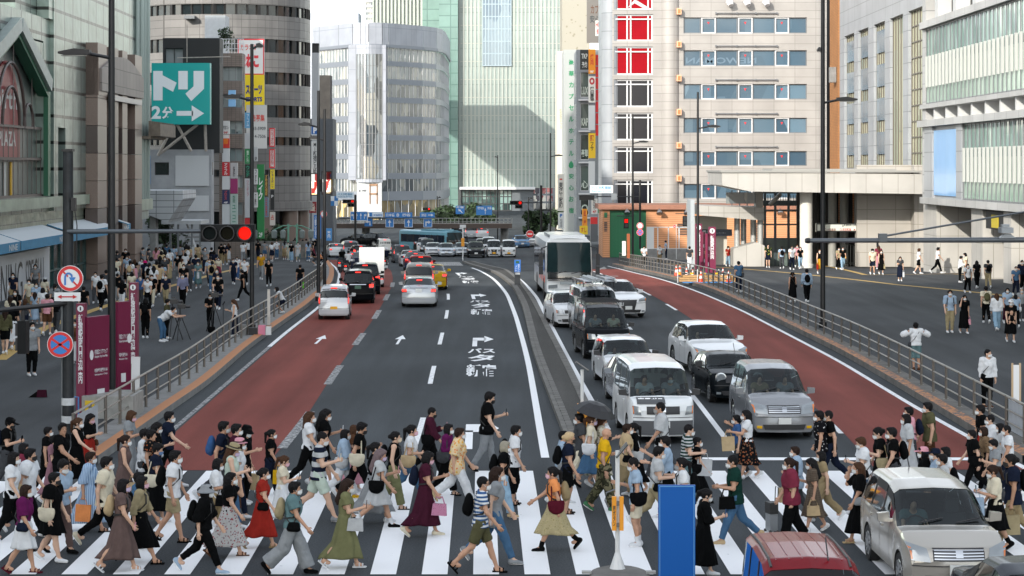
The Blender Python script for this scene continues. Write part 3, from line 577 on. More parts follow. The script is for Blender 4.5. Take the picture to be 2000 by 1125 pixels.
m=MB();m.box(xx(698),xx(746),-.75,-.6,zz(414),zz(356));m.bd('poster_wall',mat('poster_grey','#a9adb0',.5,var=.15,scale=.3),r)
m=MB();[m.box(xx(722+i),xx(724+i),-.9,-.76,zz(398),zz(362))for i in(0,14)];m.box(xx(722),xx(738),-.9,-.76,zz(363),zz(359));m.box(xx(722),xx(738),-.9,-.76,zz(380),zz(377));m.bd('poster_chair',mat('poster_wood','#8a6b50',.6),r)
m=MB();write(m,'¥1,999',xx(701),xx(716),zz(376),zz(370),-.78);m.bd('poster_price',BLACK,r)
tower('plant_room','white rooftop plant wall behind the curved store',X(560,450),X(700,450),450,10,15,Z(24,450),mat('plant_white','#a3a9b3',.6))
# ---- ribbed pale green tower block ----
d=480
RIB=mat('pale_rib','#979e97',.5,var=.05,scale=.2);RIBG=tlm('rib_glass','#879490','#788581',3,4.1,.12,.25,.0,.06);TEAL=tlm('teal_panels','#66827b','#506c65',3.2,2.6,.12,.25,.0,.05,bump=.1)
r=thing('ribbed_tower','pale green ribbed tower with teal flank and blue glass panel','building',(X(895,d),d,zg(d)));zz=lambda y:Z(y,d)-zg(d);xx=lambda px:X(px,d)-X(895,d)
m=MB();m.box(0,xx(1135),.6,60,zz(367),150);m.bd('wall',RIBG,r);m=MB();k=0;px=896
while px<1130:
 if not(941<px<999):m.box(xx(px),xx(px+3.2),.42,.58,zz(367),150)
 else:m.box(xx(px),xx(px+3.2),.42,.58,zz(367),zz(130))
 px+=7.6
m.bd('rib',RIB,r);m=MB();[m.box(0,xx(1135),.5,.62,zz(367)+i*4.1,zz(367)+i*4.1+.1)for i in range(14)];m.bd('floor_line',mat('floor_line','#a8a79c',.6),r)
window(r,xx(942),xx(999),zz(129),61,.2,bld('panel_glass',['#4d6270','#6b7d88','#42586a','#5d717e'],.35),mat('pale_mullion','#8fa0a8',.4),9,10,.18)
m=MB();m.box(xx(858),-.02,-1.5,60,0,150);m.box(xx(820),xx(858),14,60,0,150);m.bd('teal_wall',TEAL,r)
m=MB();[m.box(xx(716+i*7.6),xx(719+i*7.6),20,20.6,0,150)for i in range(14)];m.box(xx(716),xx(820),20.6,60,0,150);m.bd('rear_wall',RIB,r)
m=MB();m.box(xx(898),xx(1045),-2,.5,zz(370),zz(365));m.bd('canopy_edge',FRW,r)
window(r,xx(900),xx(1000),0,zz(370),.4,bld('lobby_glass',['#2c4443','#4a6361','#7a9490','#1b2c2c','#3d5554'],.5),FRD,12,3,.2);m=MB().box(xx(1000),xx(1050),-.5,3,0,zz(367));m.bd('annex_wall',mat('slate_wall','#555b60',.6,var=.1),r)
m=MB();[m.box(xx(1042+i*13),xx(1053+i*13),-.9,-.6,zz(378+j*15),zz(367+j*15))for i in range(3)for j in range(3)];m.bd('poster',bld('poster_mix',['#b9b9b4','#c24a4a','#39414a','#d8d4c8','#7a8088'],.8),r)
tower('distant_tower','distant white gridded apartment tower behind the curved store',X(713,620),X(735,620),620,20,0,60,mat('distant_white','#c3cacd',.7),[(Z(y+6,620),Z(y,620))for y in(4,14,24,34)],GLW,FRW,1.5)
# ---- right of the far road: narrow signs buildings ----
d=330
r=tower('cream_building','narrow cream building with vertical company lettering',X(1088,d),X(1101,d),d,14,zg(d),Z(100,d),mat('cream_wall','#c7c0b0',.6),[],GLD)
m=MB();write(m,'株式会社ナプラ',.35,.75,Z(252,d)-zg(d),Z(212,d)-zg(d),-.02,vert=True);m.bd('lettering',mat('sign_8a8f80','#8a8f80',.5),r)
d=318
r=tower('capsule_hotel','white capsule hotel wall with a tall column of green lettering',X(1101,d),X(1126,d),d,14,zg(d),Z(97,d),mat('hotel_white','#9ba09e',.6,var=.04),[],GLD)
m=MB();chs=list('豪華カプセルホテル')+['@']+list('安心お宿');q=MB()
for i,ch in enumerate(chs):
 y=116+i*22.3
 if ch=='@':m.add([((X(1115.5,d)-X(1101,d))+dx*.45,-.02,Z(y+5,d)-zg(d)+dz*.62)for dx,dz in((0,1),(.7,.3),(.85,-.3),(.45,-.85),(-.45,-.85),(-.85,-.3),(-.7,.3))],[tuple(range(7))])
 else:write(m,ch,X(1111,d)-X(1101,d),X(1120.5,d)-X(1101,d),Z(y+10.5,d)-zg(d),Z(y,d)-zg(d),-.02,bold=.03)
m.bd('lettering',mat('sign_1c7a50','#1c7a50',.5),r)
r=tower('speckled_tower','tall pale speckled hotel tower behind the capsule hotel',X(1098,345),X(1152,345),345,16,zg(345),75,patmat('speckled_tiles','dots',['#9a978c','#878273'],1.2,.7),[],GLD)
psign(1146,-20,1176,84,300,'#6d6a66',[('カプ',.25,.8,.55,.72,'#5b3a2a'),('安心',.2,.85,.38,.52,'#3a3f42')],'hotel banner with a white oval and brush lettering above the sign column',depth=.3)
sign('shop_sign','white and red hotel panel beside the hotel banner',X(1163,298),X(1180,298),Z(70,298),Z(40,298),298,'#d0cfca',[('HOTEL',.05,.95,.55,.9,'#c02828'),('安心',.1,.9,.1,.45,'#c02828')])
d=300
bb=[(Z(b_,d),Z(a_,d),X(1134,d),X(1150,d))for a_,b_ in((141,190),(202,251),(263,312),(324,373),(386,420))]
r=tower('tenant_building','slim tenant building with curved glass bays and stacked signs',X(1126,d),X(1184,d),d,12,zg(d),Z(97,d),mat('tenant_grey','#7f8487',.6,var=.1),bb,bld('bay_dark',['#24332e','#3a4a44','#1b2523','#52625c'],.7),FRW,.6)
for(za,zb2,xa,xb),s in zip(bb,('LUX','KAP','豪華','心','O')):
 q=MB();write(q,s,xa-X(1126,d)+.1,xb-X(1126,d)-.1,za-zg(d)+.4,za-zg(d)+1.5,.2);q.bd('window_lettering',mat('sign_b8c4b8','#b8c4b8',.5),r);MB().box(xa-X(1126,d)-.3,xb-X(1126,d)+.2,-.7,.0,za-zg(d)-.5,za-zg(d)-.3).bd('bay_sill',FRW,r)
d=297
psign(1133,97,1150,136,d,'#1d2222',[('TKP',.15,.85,.55,.8,'#c8ccc8'),('予約',.2,.8,.1,.4,'#c8ccc8')],'black bay sign at the top of the slim tenant building')
psign(1149.5,96,1163,144,d-1,'#e08a14',[('焼肉',.25,.75,.35,.8,'#c8301c',True),('9F',.2,.8,.03,.13,'#f0e8d8')],'orange vertical sign with red lettering beside the black bay sign',group=None)
psign(1149.5,149,1163,200,d-1,'#d8d5cc',[('塚田農場',.2,.8,.04,.6,'#26241f',True),('◎',.12,.88,.68,.95,'#b8202a')],'white brush lettered sign with a round red crest under the orange sign')
psign(1149.5,206,1162,254,d-1,'#c9cccb',[],'blank white vertical sign panel between two printed signs');psign(1149.5,260,1163,309,d-1,'#e2b81e',[('豚',.2,.8,.68,.92,'#b8302a'),('フサ',.25,.75,.3,.65,'#3a2a18',True)],'yellow vertical sign with a red character on the tenant building')
psign(1149.5,315,1162,362,d-1,'#c6c9c8',[],'lowest blank white sign panel above the blue junction nameplate')
for i in range(7):psign(1163.2,107+i*22.8,1177,128+i*22.8,d-.5,'#cf2026',[],['red square panel at the top of the red column','second red square panel from the top of the red column','third red square panel from the top of the red column','middle red square panel of the red column','fifth red square panel down the red column','sixth red square panel down the red column','lowest red square panel of the red column'][i],group='red panels of the sign column',rough=.35)
psign(1137,408,1147,444,250,'#e0901c',[('居酒屋',.25,.75,.1,.9,'#b8301c',True)],'narrow orange sign standing above the yellow shopfront');psign(1132,441,1148,458,249,'#e2c01e',[('すし',.15,.85,.25,.8,'#c0301c')],'yellow shopfront panel at street level behind the coach')
psign(1155,388,1167,418,249,'#d4d2cb',[('かばら',.25,.75,.3,.95,'#26241f',True),('4F',.2,.8,.05,.25,'#b8202a')],'white brush lettered sign beside a green square above the pillar');psign(1168,408,1175,416,249,'#1d8a50',[('田',.2,.8,.2,.8,'#e0e8e0')],'tiny green square sign next to the white brush lettered sign')
psign(1153,424,1167,472,247,'#c9cccb',[('#',.0,1,0,.72,'#5b5f63'),('#',0,1,.72,1,'#d02a2a')],'grey pillar sign with a red top by the green gate',depth=.8)
psign(1089,340,1102,412,310,'#c8c6be',[('東洋管財㈱',.2,.8,.08,.78,'#26292c',True),('#',.3,.7,.84,.88,'#b8302a')],'tall white vertical sign with black company lettering');psign(1090,415,1102,447,309,'#c9cccb',[('P',.3,.7,.7,.92,'#1c5fa8',False,.05),('駐車場',.3,.7,.08,.62,'#8a8f92',True)],'white parking sign with blue letter below the company sign')
psign(1152,362,1197,377,225,'#cfe0ea',[('バスタ新宿前',.08,.92,.48,.9,'#2a78a8'),('Shinjuku Expwy. Bus Terminal',.08,.92,.12,.36,'#2a78a8')],'pale blue junction nameplate over the pillar signal','nameplate',depth=.06)
# ---- white tiled building with red and dark windows ----
d=242
WT=tlm('white_tiles','#989591','#7d7a76',2.4,.95,.03,.4,0,.04);REDG=mat('red_window','#8a0816',.3,spec=.08,var=.12,scale=.6)
x0=X(1184,d)
r=thing('tiled_office','white tiled office with red glass column and blue ribbon windows','building',(x0,d,zg(d)));zz=lambda y:Z(y,d)-zg(d);xx=lambda px:X(px,d)-x0
m=MB();rows=[(28,80),(91,146),(155,209),(220,274),(286,338),(351,400)];bnd=[(34,65),(98,129),(164,194),(230,260),(295,324),(359,388)]
holes=[(xx(1199),xx(1275),zz(b_),zz(a_))for a_,b_ in rows+[(-40,19)]]+[(xx(1335),xx(1576),zz(b_),zz(a_))for a_,b_ in bnd]
holed(m,xx(1196),xx(1596),0,zz(-330),holes,0,.5);m.box(xx(1196),xx(1616),.52,22,0,zz(-330)-.1)
cl=lambda c,R,a0,a1,mi=0:[m.add([(c[0]+R*math.cos(a0+(a1-a0)*i/10),c[1]+R*math.sin(a0+(a1-a0)*i/10),z)for z in(0,zz(-330))for i in range(11)],[(i,i+1,i+12,i+11)for i in range(10)],mi)]
cl((xx(1596),1.2),1.2,-PI/2,0);m.bd('wall',WT,r)
m=MB();m.lathe([(1.15,0),(1.15,zz(-330))],(xx(1309),0.55,0),20);m.bd('pilaster',WT,r,smooth=True);m=MB();m.lathe([(1.1,0),(1.1,zz(-330))],(xx(1194),1.1,0),20);m.box(xx(1184),xx(1195),1.1,22,0,zz(-330));m.bd('corner_turret',tlm('grey_turret','#8f9499','#6d7276',1.4,2.1,.04,.4),r,smooth=True)
for i,(a_,b_)in enumerate(rows+[(-40,19)]):
 red=i in(0,1,6);window(r,xx(1199),xx(1275),zz(b_),zz(a_),.3,REDG if red else mat('black_glass','#15171f',.12,spec=.25),FRW,1,1,.16,xs=[xx(1199),xx(1225),xx(1232),xx(1266),xx(1275)]);m=MB().box(xx(1199),xx(1275),.12,.3,zz(a_+(b_-a_)*.2),zz(a_+(b_-a_)*.2)+.14);m.bd('transom',FRW,r)
for a_,b_ in bnd:
 window(r,xx(1335),xx(1576),zz(b_),zz(a_),.3,GLB,FRG,1,1,.1,xs=[xx(p)for p in(1335,1368,1399,1440,1471,1513,1542,1576)])
 for p,q_ in((1370,1398),(1442,1470),(1514,1541)):
  m=MB();za,zb2=zz(b_),zz(a_);xa,xb=xx(p),xx(q_)
  for e in((xa,xa+.12,za,zb2),(xb-.12,xb,za,zb2),(xa+.12,xb-.12,za,za+.12),(xa+.12,xb-.12,zb2-.12,zb2)):m.box(e[0],e[1],.1,.28,e[2],e[3])
  m.bd('casement',FRW,r);c=(xa+xb)/2;MB().add([(c-.14,.27,zb2-.5),(c+.14,.27,zb2-.5),(c,.27,zb2-.78)],[(0,1,2)]).bd('rescue_mark',mat('sign_c8202a','#c8202a',.5),r)
 m=MB();m.tube([(xx(1397),-.25,zz(a_-8)),(xx(1517),-.25,zz(a_-8))],.06,6);[m.box(xx(p),xx(p)+.12,-.3,0,zz(a_-6),zz(a_-10))for p in(1397,1438,1475,1516)];m.bd('lamp_rail',FRG,r)
 m=MB().box(xx(1321),xx(1330),-.75,.2,zz(a_-5),zz(a_-17));m.box(xx(1323),xx(1328),-.78,-.74,zz(a_-7),zz(a_-15),1);m.bd('box_lamp',[mat('peach_box','#d9a987',.6),mat('peach_face','#c07040',.6)],r)
q=MB();write(q,'NEWOMAN',xx(1340),xx(1478),zz(124),zz(112),.285);q.v=[(2*xx(1409)-x,y,z)for x,y,z in q.v];q.bd('mirrored_lettering',mat('mirrored_letters','#5b7080',.3),r)  # mirror image of the NEWOMAN sign drawn as letters on the glass
m=MB();[m.tube([(xx(p),-.2,zz(2)),(xx(p),-.7,zz(5)),(xx(p)+.1,-1.0,zz(12))],[.2,.45,.3],8)for p in(1424,1458,1495)];m.bd('floodlight',mat('lamp_white','#c8c8c8',.4),r)
q=MB();q.prism([(xx(1225),zz(16)),(xx(1240),zz(-2)),(xx(1275),zz(19)),(xx(1262),zz(19)),(xx(1240),zz(6))],.27,.29);q.bd('logo',mat('logo_grey','#a9adad',.4),r)
tower('dark_slot','narrow black slot between the white tiled office and the orange brick building',X(1608,246),X(1622,246),246,10,zg(246),30,mat('slot_black','#15161a',.5),[])  # plain black box standing in the slot between the two buildings
r=tower('brick_building','narrow orange brick building between the tiled office and the grey station block',X(1637,228),X(1662,228),228,6,zg(228),30,tlm('orange_bricks','#9a6a3e','#7a5532',.5,.17,.02,.8,off=.5),[],GLD)
MB().box(-.7,-.05,1,2,Z(160,228)-zg(228),Z(130,228)-zg(228)).bd('wall_unit',CONC,r)
# ---- peach base building with green gate ----
d=224;PEACH=tlm('peach_siding','#c88f66','#a8744f',40,.2,.035,.7,0,.03)
x0=X(1177,d);zz=lambda y:Z(y,d)-zg(d);xx=lambda px:X(px,d)-x0
r=thing('peach_building','low peach sided building with a big green gate and brown parapet','building',(x0,d,zg(d)))
m=MB();holed(m,0,xx(1620),0,zz(408),[(xx(1191),xx(1262),-.1,zz(411)+0.001)],0,.4);m.box(0,xx(1620),.41,10,0,zz(408)-.05);m.bd('wall',PEACH,r);m=MB().box(-.4,xx(1620),-.5,10.4,zz(409),zz(400));m.bd('parapet',mat('brown_parapet','#8f6350',.7,var=.15),r)
m=MB().box(xx(1191),xx(1262),.25,.35,0,zz(411));[m.box(xx(1191)+i*.35,xx(1191)+i*.35+.05,.2,.25,0,zz(411))for i in range(11)];m.bd('gate',mat('gate_green','#12643f',.5),r)
for p,q_,a_,b_ in((1323,1345,434,459),(1180,1186,432,452),(1466,1490,432,470)):
 m=MB();[m.box(xx(p),xx(q_),-.05,-.005,zz(b_)+i*.18,zz(b_)+i*.18+.1)for i in range(int((zz(a_)-zz(b_))/.18))];m.bd('louvre',FRD,r)
for p in(1224,1287,1340,1522):m=MB().tube([(xx(p),-.6,zz(408)),(xx(p),-.9,zz(414)),(xx(p),-1.0,zz(417))],[.1,.3,.35],8);m.bd('floodlight',STEEL,r)
q=MB();q.box(xx(1180),xx(1186),-.06,-.01,zz(425),zz(415));q.bd('green_plate',mat('gate_green','#12643f',.5),r)
r=thing('site_fence','white framed mesh fence on a low concrete wall before the peach building','fence',(X(1264,214),214,zg(214)));z0=zg(214);L=X(1347,214)-X(1264,214);hh=lambda y:Z(y,214)-z0
MB().box(0,L,-.2,.2,0,hh(486)).bd('base_wall',CONC,r)
m=MB();[m.box(L*i/4-.05,L*i/4+.05,-.05,.05,hh(486),hh(443))for i in range(5)];m.box(0,L,-.05,.05,hh(444.5),hh(443));m.box(0,L,-.04,.04,hh(487),hh(485));m.box(0,L*.16,-.03,.0,hh(486),hh(444));m.bd('frame',mat('fence_white','#c6c8c8',.5),r)
# ---------------- station side on the right ----------------
SPAN=tlm('grey_cladding','#9b9fa3','#6b6f73',3.4,1.35,.03,.4,.15,.03);STW=tlm('station_white_panels','#acaaa5','#8a8880',1.25,2.2,.025,.5,0,.02);STONE=tlm('station_stone','#a29e97','#7b766d',2.3,1.15,.02,.6,0,.05)
r=thing('station_block','grey panelled station block with five tall window strips','building',(33,214,zg(190)),-PI/2);zz=lambda z:z-zg(190)
uu=lambda px:214-33*4130/(px-1000)
m=MB();hs=[(uu(a),uu(b),zz(6.9),zz(20))for a,b in((1649,1668),(1676,1695.5),(1706.5,1728),(1738,1763.5),(1774,1801.5))]
holed(m,uu(1640),uu(1822),zz(6.2),zz(27),hs,0,.5);m.box(uu(1640),uu(1822),.51,30,0,zz(27)-.1);m.bd('wall',SPAN,r)
STG=bld('station_glass',['#a9ac94','#c3c4aa','#b4b79c','#8fa39a','#cfcdb4','#6f8c86'],.35,.1,.1)
for i,h in enumerate(hs):
 window(r,*h,.35,STG,mat('bronze_mullion','#5b564c',.4),5,10 if i==4 else 1,.09)
 q=MB();[q.box(h[0]+.5,h[1]-.5,.2,.3,zz(8.2+j*3.05),zz(10.2+j*3.05))for j in range(4)];i<3 and q.bd('inner_window',GLB,r)
X5=29.6
r=thing('glass_mall','glass fronted station mall with white fins and a blue poster panel','building',(X5,152,0),-PI/2);uu=lambda px:152-X5*4130/(px-1000)
L=152-60
FRIT=bld('frit_glass',['#8aa696','#9cb3a4','#7f9b8c','#93aa9b'],.5,.12,.1);CLR=bld('clear_green_glass',['#6f8f85','#86a59a','#57756d','#93aea4'],.3,.05,.12);WALM=mat('white_beam','#b4b6b6',.5)
m=MB();m.box(0,L,.9,24,4.6,30);m.box(0,L,-.35,.9,16.9,17.4);m.box(0,L,-.5,.9,9.9,10.35);m.box(0,L,-.3,.9,4.45,4.9);m.box(0,L,-.3,.9,11.2,11.5);m.box(0,1.2,-.1,.9,4.9,30);m.box(0,L,-.9,.9,20.6,21.6);m.box(0,L,0,.9,22.5,30)
m.bd('wall',[tlm('mall_panels','#a8a9a8','#77787a',3,1.3,.03,.45)],r)
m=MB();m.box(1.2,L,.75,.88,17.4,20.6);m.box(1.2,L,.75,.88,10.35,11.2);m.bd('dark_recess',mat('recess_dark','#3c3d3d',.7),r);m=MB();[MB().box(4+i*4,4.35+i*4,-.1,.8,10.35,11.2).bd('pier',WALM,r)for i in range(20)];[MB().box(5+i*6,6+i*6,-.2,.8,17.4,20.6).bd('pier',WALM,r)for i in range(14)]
def curtain(u0,u1,z0,z1,zf,nm):
 m=MB();m.box(u0,u1,0,.05,z0,z1,0);n_=int((u1-u0)/1.15);m.box(u0,u1,-.06,0,z1-.12,z1,2);m.box(u0,u1,-.06,0,z0,z0+.12,2);m.box(u0,u1,-.02,-.001,z0+.12,zf-.6,1)
 for i in range(n_+1):m.box(u0+i*(u1-u0)/n_-.03,u0+i*(u1-u0)/n_+.03,-.08,-.021,z0,z1,2)
 m.bd('glass_wall',[CLR,FRIT,FRG],r)
 m=MB()
 for i in range(n_):u=u0+(i+.5)*(u1-u0)/n_;m.box(u-.1,u+.1,-.26,-.1,z0+1.2,zf)
 m.bd('fin',mat('white_fin','#a9aca9',.5),r)
curtain(1.25,L,11.5,16.9,14.9,'upper');curtain(uu(1884),L,4.9,9.9,8.3,'lower')
m=MB().box(1.2,uu(1826),-.2,.9,4.9,9.9);m.box(uu(1873),uu(1884),-.2,.9,4.9,9.9);m.box(uu(1826),uu(1873),0,.9,4.9,9.9);m.bd('panel_wall',SPAN,r)
blue=bld('poster_sky',['#7fb0e0','#8ab8e4','#78a9da'],.2);MB().box(uu(1827),uu(1872),-.12,-.01,5.1,9.6).bd('poster',blue,r)
m=MB()
for a,b in((1822,1862),(1896,1946)):
 pass
[MB().box(a_,b_,.27,3.2,-.8,4.45).bd('pillar',STW,r)for a_,b_ in[(-1.5,3.2),(uu(1889),uu(1889)+3.3)]+[(uu(1889)+9+i*9,uu(1889)+11+i*9)for i in range(4)]]
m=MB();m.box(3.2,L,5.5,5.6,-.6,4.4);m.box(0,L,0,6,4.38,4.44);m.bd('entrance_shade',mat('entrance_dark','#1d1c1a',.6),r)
m=MB();m.box(uu(1893)+3.5,uu(1893)+9,.3,.42,3.2,4.3);m.bd('event_banner',mat('banner_dark','#17181a',.6),r);m=MB();m.box(uu(1893)+5.2,uu(1893)+7,.25,.29,3.3,4.1);m.bd('banner_patch',mat('banner_yellow','#b3a22a',.6),r)
m=MB();m.box(4.5,L,4.6,4.7,2.6,3.6);m.bd('hanging_sign',mat('hanging_dark','#30332f',.4),r)
def fpanel(px0,py0,px1,py1,d,col,texts,label,name='poster',**k):return psign(px0,py0,px1,py1,d,col,texts,label,name,depth=.05,**k)
dpl=152-(uu(1889)+3.3)-.08
r2=thing('notice_pillar','white panelled entrance pillar carrying a red crest notice','pillar',(X(1871,149),149,zg(149)+PH));a=X(1946,149)-X(1871,149);h=Z(398,149)-zg(149)-PH
MB().box(0,a,0,1.6,0,h).bd('shaft',STW,r2);MB().box(-.03,a+.03,-.03,1.63,0,.12).bd('base',CONC,r2)
sign('poster','white notice with a red round crest and red arrow strip on the entrance pillar',X(1912,148.9),X(1936,148.9),Z(508,148.9),Z(474,148.9),148.9,'#d4d4d0',[('#',.05,.95,.02,.2,'#c41f2e'),('髙',.36,.64,.62,.9,'#c41f2e',False,.05),('Takashimaya',.1,.9,.42,.53,'#c41f2e'),('@upright',.1,.25,.05,.17,'#e8e8e8'),('◯',.26,.74,.56,.96,'#c41f2e')],depth=.06,cat='notice')
dw=168
r2=thing('stone_pier','pale stone clad pier of the station entrance in sunlight','pillar',(X(1680,dw),dw,zg(dw)+PH));a=X(1862,dw)-X(1680,dw);h=Z(322,dw)-zg(dw)-PH
m=MB();m.box(0,X(1798,dw)-X(1680,dw)-.5,1.5,2.5,0,h);m.box(X(1798,dw)-X(1680,dw)-.5,a,0,3,0,h);m.bd('wall',STONE,r2)
sign('poster','wide white wall poster with small red and black lettering on the stone pier',X(1812,dw-.2),X(1860,dw-.2),Z(502,dw-.2),Z(453,dw-.2),dw-.12,'#d2d0cb',[('INFORMATION',.03,.2,.2,.28,'#c83028'),('#',.42,.88,.5,.63,'#2a2a2a')],depth=.06,cat='notice')
r2=thing('white_canopy','broad white panelled station canopy on round columns','canopy',(X(1410,165),165,0))
xx=lambda px:X(px,165)-X(1410,165)
m=MB();m.prism([(xx(1410),Z(337,165)),(xx(1466),Z(337,165)),(xx(1804),Z(340,165)),(xx(1804),Z(379,165)),(xx(1466),Z(374,165)),(xx(1410),Z(362,165))],0,12);m.bd('fascia',STW,r2)
m=MB();m.box(xx(1410)-.1,xx(1806),-.12,12.2,Z(337,165),Z(333,165));m.box(xx(1515),xx(1760),2,9,Z(333,165),Z(330,165));m.bd('roof_edge',mat('roof_grey','#8e8e8a',.5),r2)
for px,rr,dy in((1582,.5,2.2),):
 m=MB();z0=zg(167)+PH;m.lathe([(rr+.06,z0),(rr+.06,z0+.3),(rr,z0+.32),(rr,Z(372,165))],(xx(px),dy,0),24);[m.lathe([(rr+.008,z0+1.9*i),(rr+.008,z0+1.9*i+.03)],(xx(px),dy,0),24)for i in(1,2)];m.bd('column',mat('column_white','#c9c6be',.5,var=.06),r2,smooth=True)
for i,px in enumerate((1660,1688,1722,1752)):
 m=MB();z0=zg(176)+PH;m.lathe([(.36,z0),(.36,Z(372,165))],(xx(px),9+i,0),16);m.bd('column',mat('column_grey','#8f8f8a',.5,var=.06),r2,smooth=True)
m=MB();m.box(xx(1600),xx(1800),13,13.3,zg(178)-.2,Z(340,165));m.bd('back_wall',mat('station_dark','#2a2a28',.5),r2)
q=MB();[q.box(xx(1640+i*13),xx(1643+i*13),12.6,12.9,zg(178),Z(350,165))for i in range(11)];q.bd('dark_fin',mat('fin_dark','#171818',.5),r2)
q=MB();[q.box(xx(a),xx(a)+.35,12.5,12.59,Z(440,178),Z(375,178))for a in(1686,1716,1758)];q.bd('lit_slot',PEACH,r2)
sign('station_sign','long white station direction sign hanging under the canopy',X(1594,170),X(1730,170),Z(453,170),Z(436,170),170,'#c9cdc4',[('新宿駅南口 JR線',.4,.58,.62,.9,'#26292a'),('〇 小田急線',.12,.28,.12,.42,'#7a4a3a'),('〇 京王新線',.34,.5,.12,.42,'#b8302a'),('M 丸ノ内線',.54,.68,.12,.42,'#b8302a'),('S 大江戸線',.74,.9,.12,.42,'#4a8a30'),('↓',.37,.4,.55,.95,'#26292a')],depth=.3,border=('#1b1c1c',.1))
r2=thing('stair_glass','blue grey framed glass screen between the canopies','glass screen',(X(1490,178),178,zg(178)+PH));zz=lambda y:Z(y,178)-zg(178)-PH;xx=lambda px:X(px,178)-X(1490,178)
m=MB();[m.box(xx(p),xx(p)+.2,0,.2,0,zz(378))for p in(1492,1512,1538,1563,1600,1640)];[m.box(0,xx(1640),.02,.18,zz(y),zz(y)+h_)for y,h_ in((378,.25),(402,.45),(412,.12),(440,.12),(467,.1))];[m.tube([(xx(1495+i*5),.1,zz(402)),(xx(1495+i*5),.1,zz(381))],.03,5)for i in range(28)];m.bd('frame',mat('slate_frame','#3f4a4f',.4,.2),r2)
m=MB().box(0,xx(1640),.05,.1,0,zz(467));m.bd('lower_panel',mat('frosted_panel','#5f6c68',.25,var=.15,scale=.8),r2)
m=MB().tube([(xx(1500),-1,zz(400)),(xx(1522),-1,zz(378))],.18,8);m.bd('brace',STW,r2)
d=172
r2=thing('lower_canopy','lower white panelled canopy with a lift behind it','canopy',(X(1354,d),d,zg(d)+PH));zz=lambda y:Z(y,d)-zg(d)-PH;xx=lambda px:X(px,d)-X(1354,d)
m=MB();m.prism([(0,zz(417)),(xx(1372),zz(421)),(xx(1492),zz(431)),(xx(1492),zz(405)),(xx(1372),zz(402)),(0,zz(398))],0,7);m.bd('fascia',STW,r2)
m=MB();m.box(xx(1348),xx(1356),-.3,3,0,zz(390));m.bd('end_pillar',mat('pillar_grey','#a2a9ad',.5),r2)
m=MB();m.box(xx(1356),xx(1430),4.2,4.6,0,zz(424));m.bd('lift_wall',mat('lift_cream','#bdb9ae',.5,var=.05),r2);m=MB();m.box(xx(1380),xx(1403),4.05,4.2,0,zz(462));m.box(xx(1391),xx(1392),4.0,4.06,0,zz(462),1);m.bd('lift_door',[mat('lift_grey','#6d7072',.3,.5),FRD],r2)
sign('lift_sign','dark blue lift sign with white pictogram above the lift door',X(1362,175.5),X(1430,175.5),Z(461,175.5),Z(448,175.5),175.6,'#16273f',[('#',.16,.24,.15,.85,'#c4cad0'),('@both',.05,.13,.2,.8,'#c4cad0'),('↑↓',.27,.35,.25,.8,'#c4cad0'),('エレベーター',.5,.82,.3,.6,'#8b97a5')],depth=.06)
for p,dy in((1446,2.5),(1480,3.2),(1464,4.5),(1488,1.0)):
 m=MB().lathe([(.24,0),(.24,zz(424))],(xx(p),dy,0),14);m.bd('column',mat('column_pale','#a8aaa8',.4,.3),r2,smooth=True)
m=MB();m.prism([(xx(1434),0),(xx(1495),0),(xx(1495),zz(480)),(xx(1480),zz(474)),(xx(1434),zz(486))],.6,3);m.bd('stair_wall',STW,r2)
for p in(1432,1447,1462):m=MB().tube([(xx(p),1,zz(402)),(xx(p),1,zz(372))],.05,6);m.bd('rail_post',STEEL,r2)
m=MB();m.box(xx(1420),xx(1490),.8,.85,zz(398),zz(376));m.bd('upper_glass',GLW,r2);m=MB().box(xx(1478),xx(1492),.5,2,zz(405),zz(372));m.bd('upper_pillar',STW,r2)
r2=thing('ramp_railing','dark metal ramp railing under the broad canopy','railing',(X(1650,172),172,zg(172)+PH));m=MB();L2=X(1735,172)-X(1650,172)
[m.tube([(L2*i/14,i*.12,0),(L2*i/14,i*.12,1.9-i*.05)],.03,5)for i in range(15)];m.tube([(0,0,1.9),(L2,1.7,1.2)],.05,6);m.tube([(0,0,.3),(L2,1.7,.3)],.05,6);m.bd('bars',mat('rail_dark','#3b3d3c',.4,.5),r2)
# ---- unseen tower added behind the viewer, sized to shade the crossing ----
tower('unseen_shade_tower','tall unseen grey tower added behind the crossing to cast shade',-165,-42,-70,30,0,84,mat('shade_tower_grey','#8c8f92',.6,var=.1),[(4+i*4,6.4+i*4)for i in range(17)],GLD,FRD,4,sides=False)
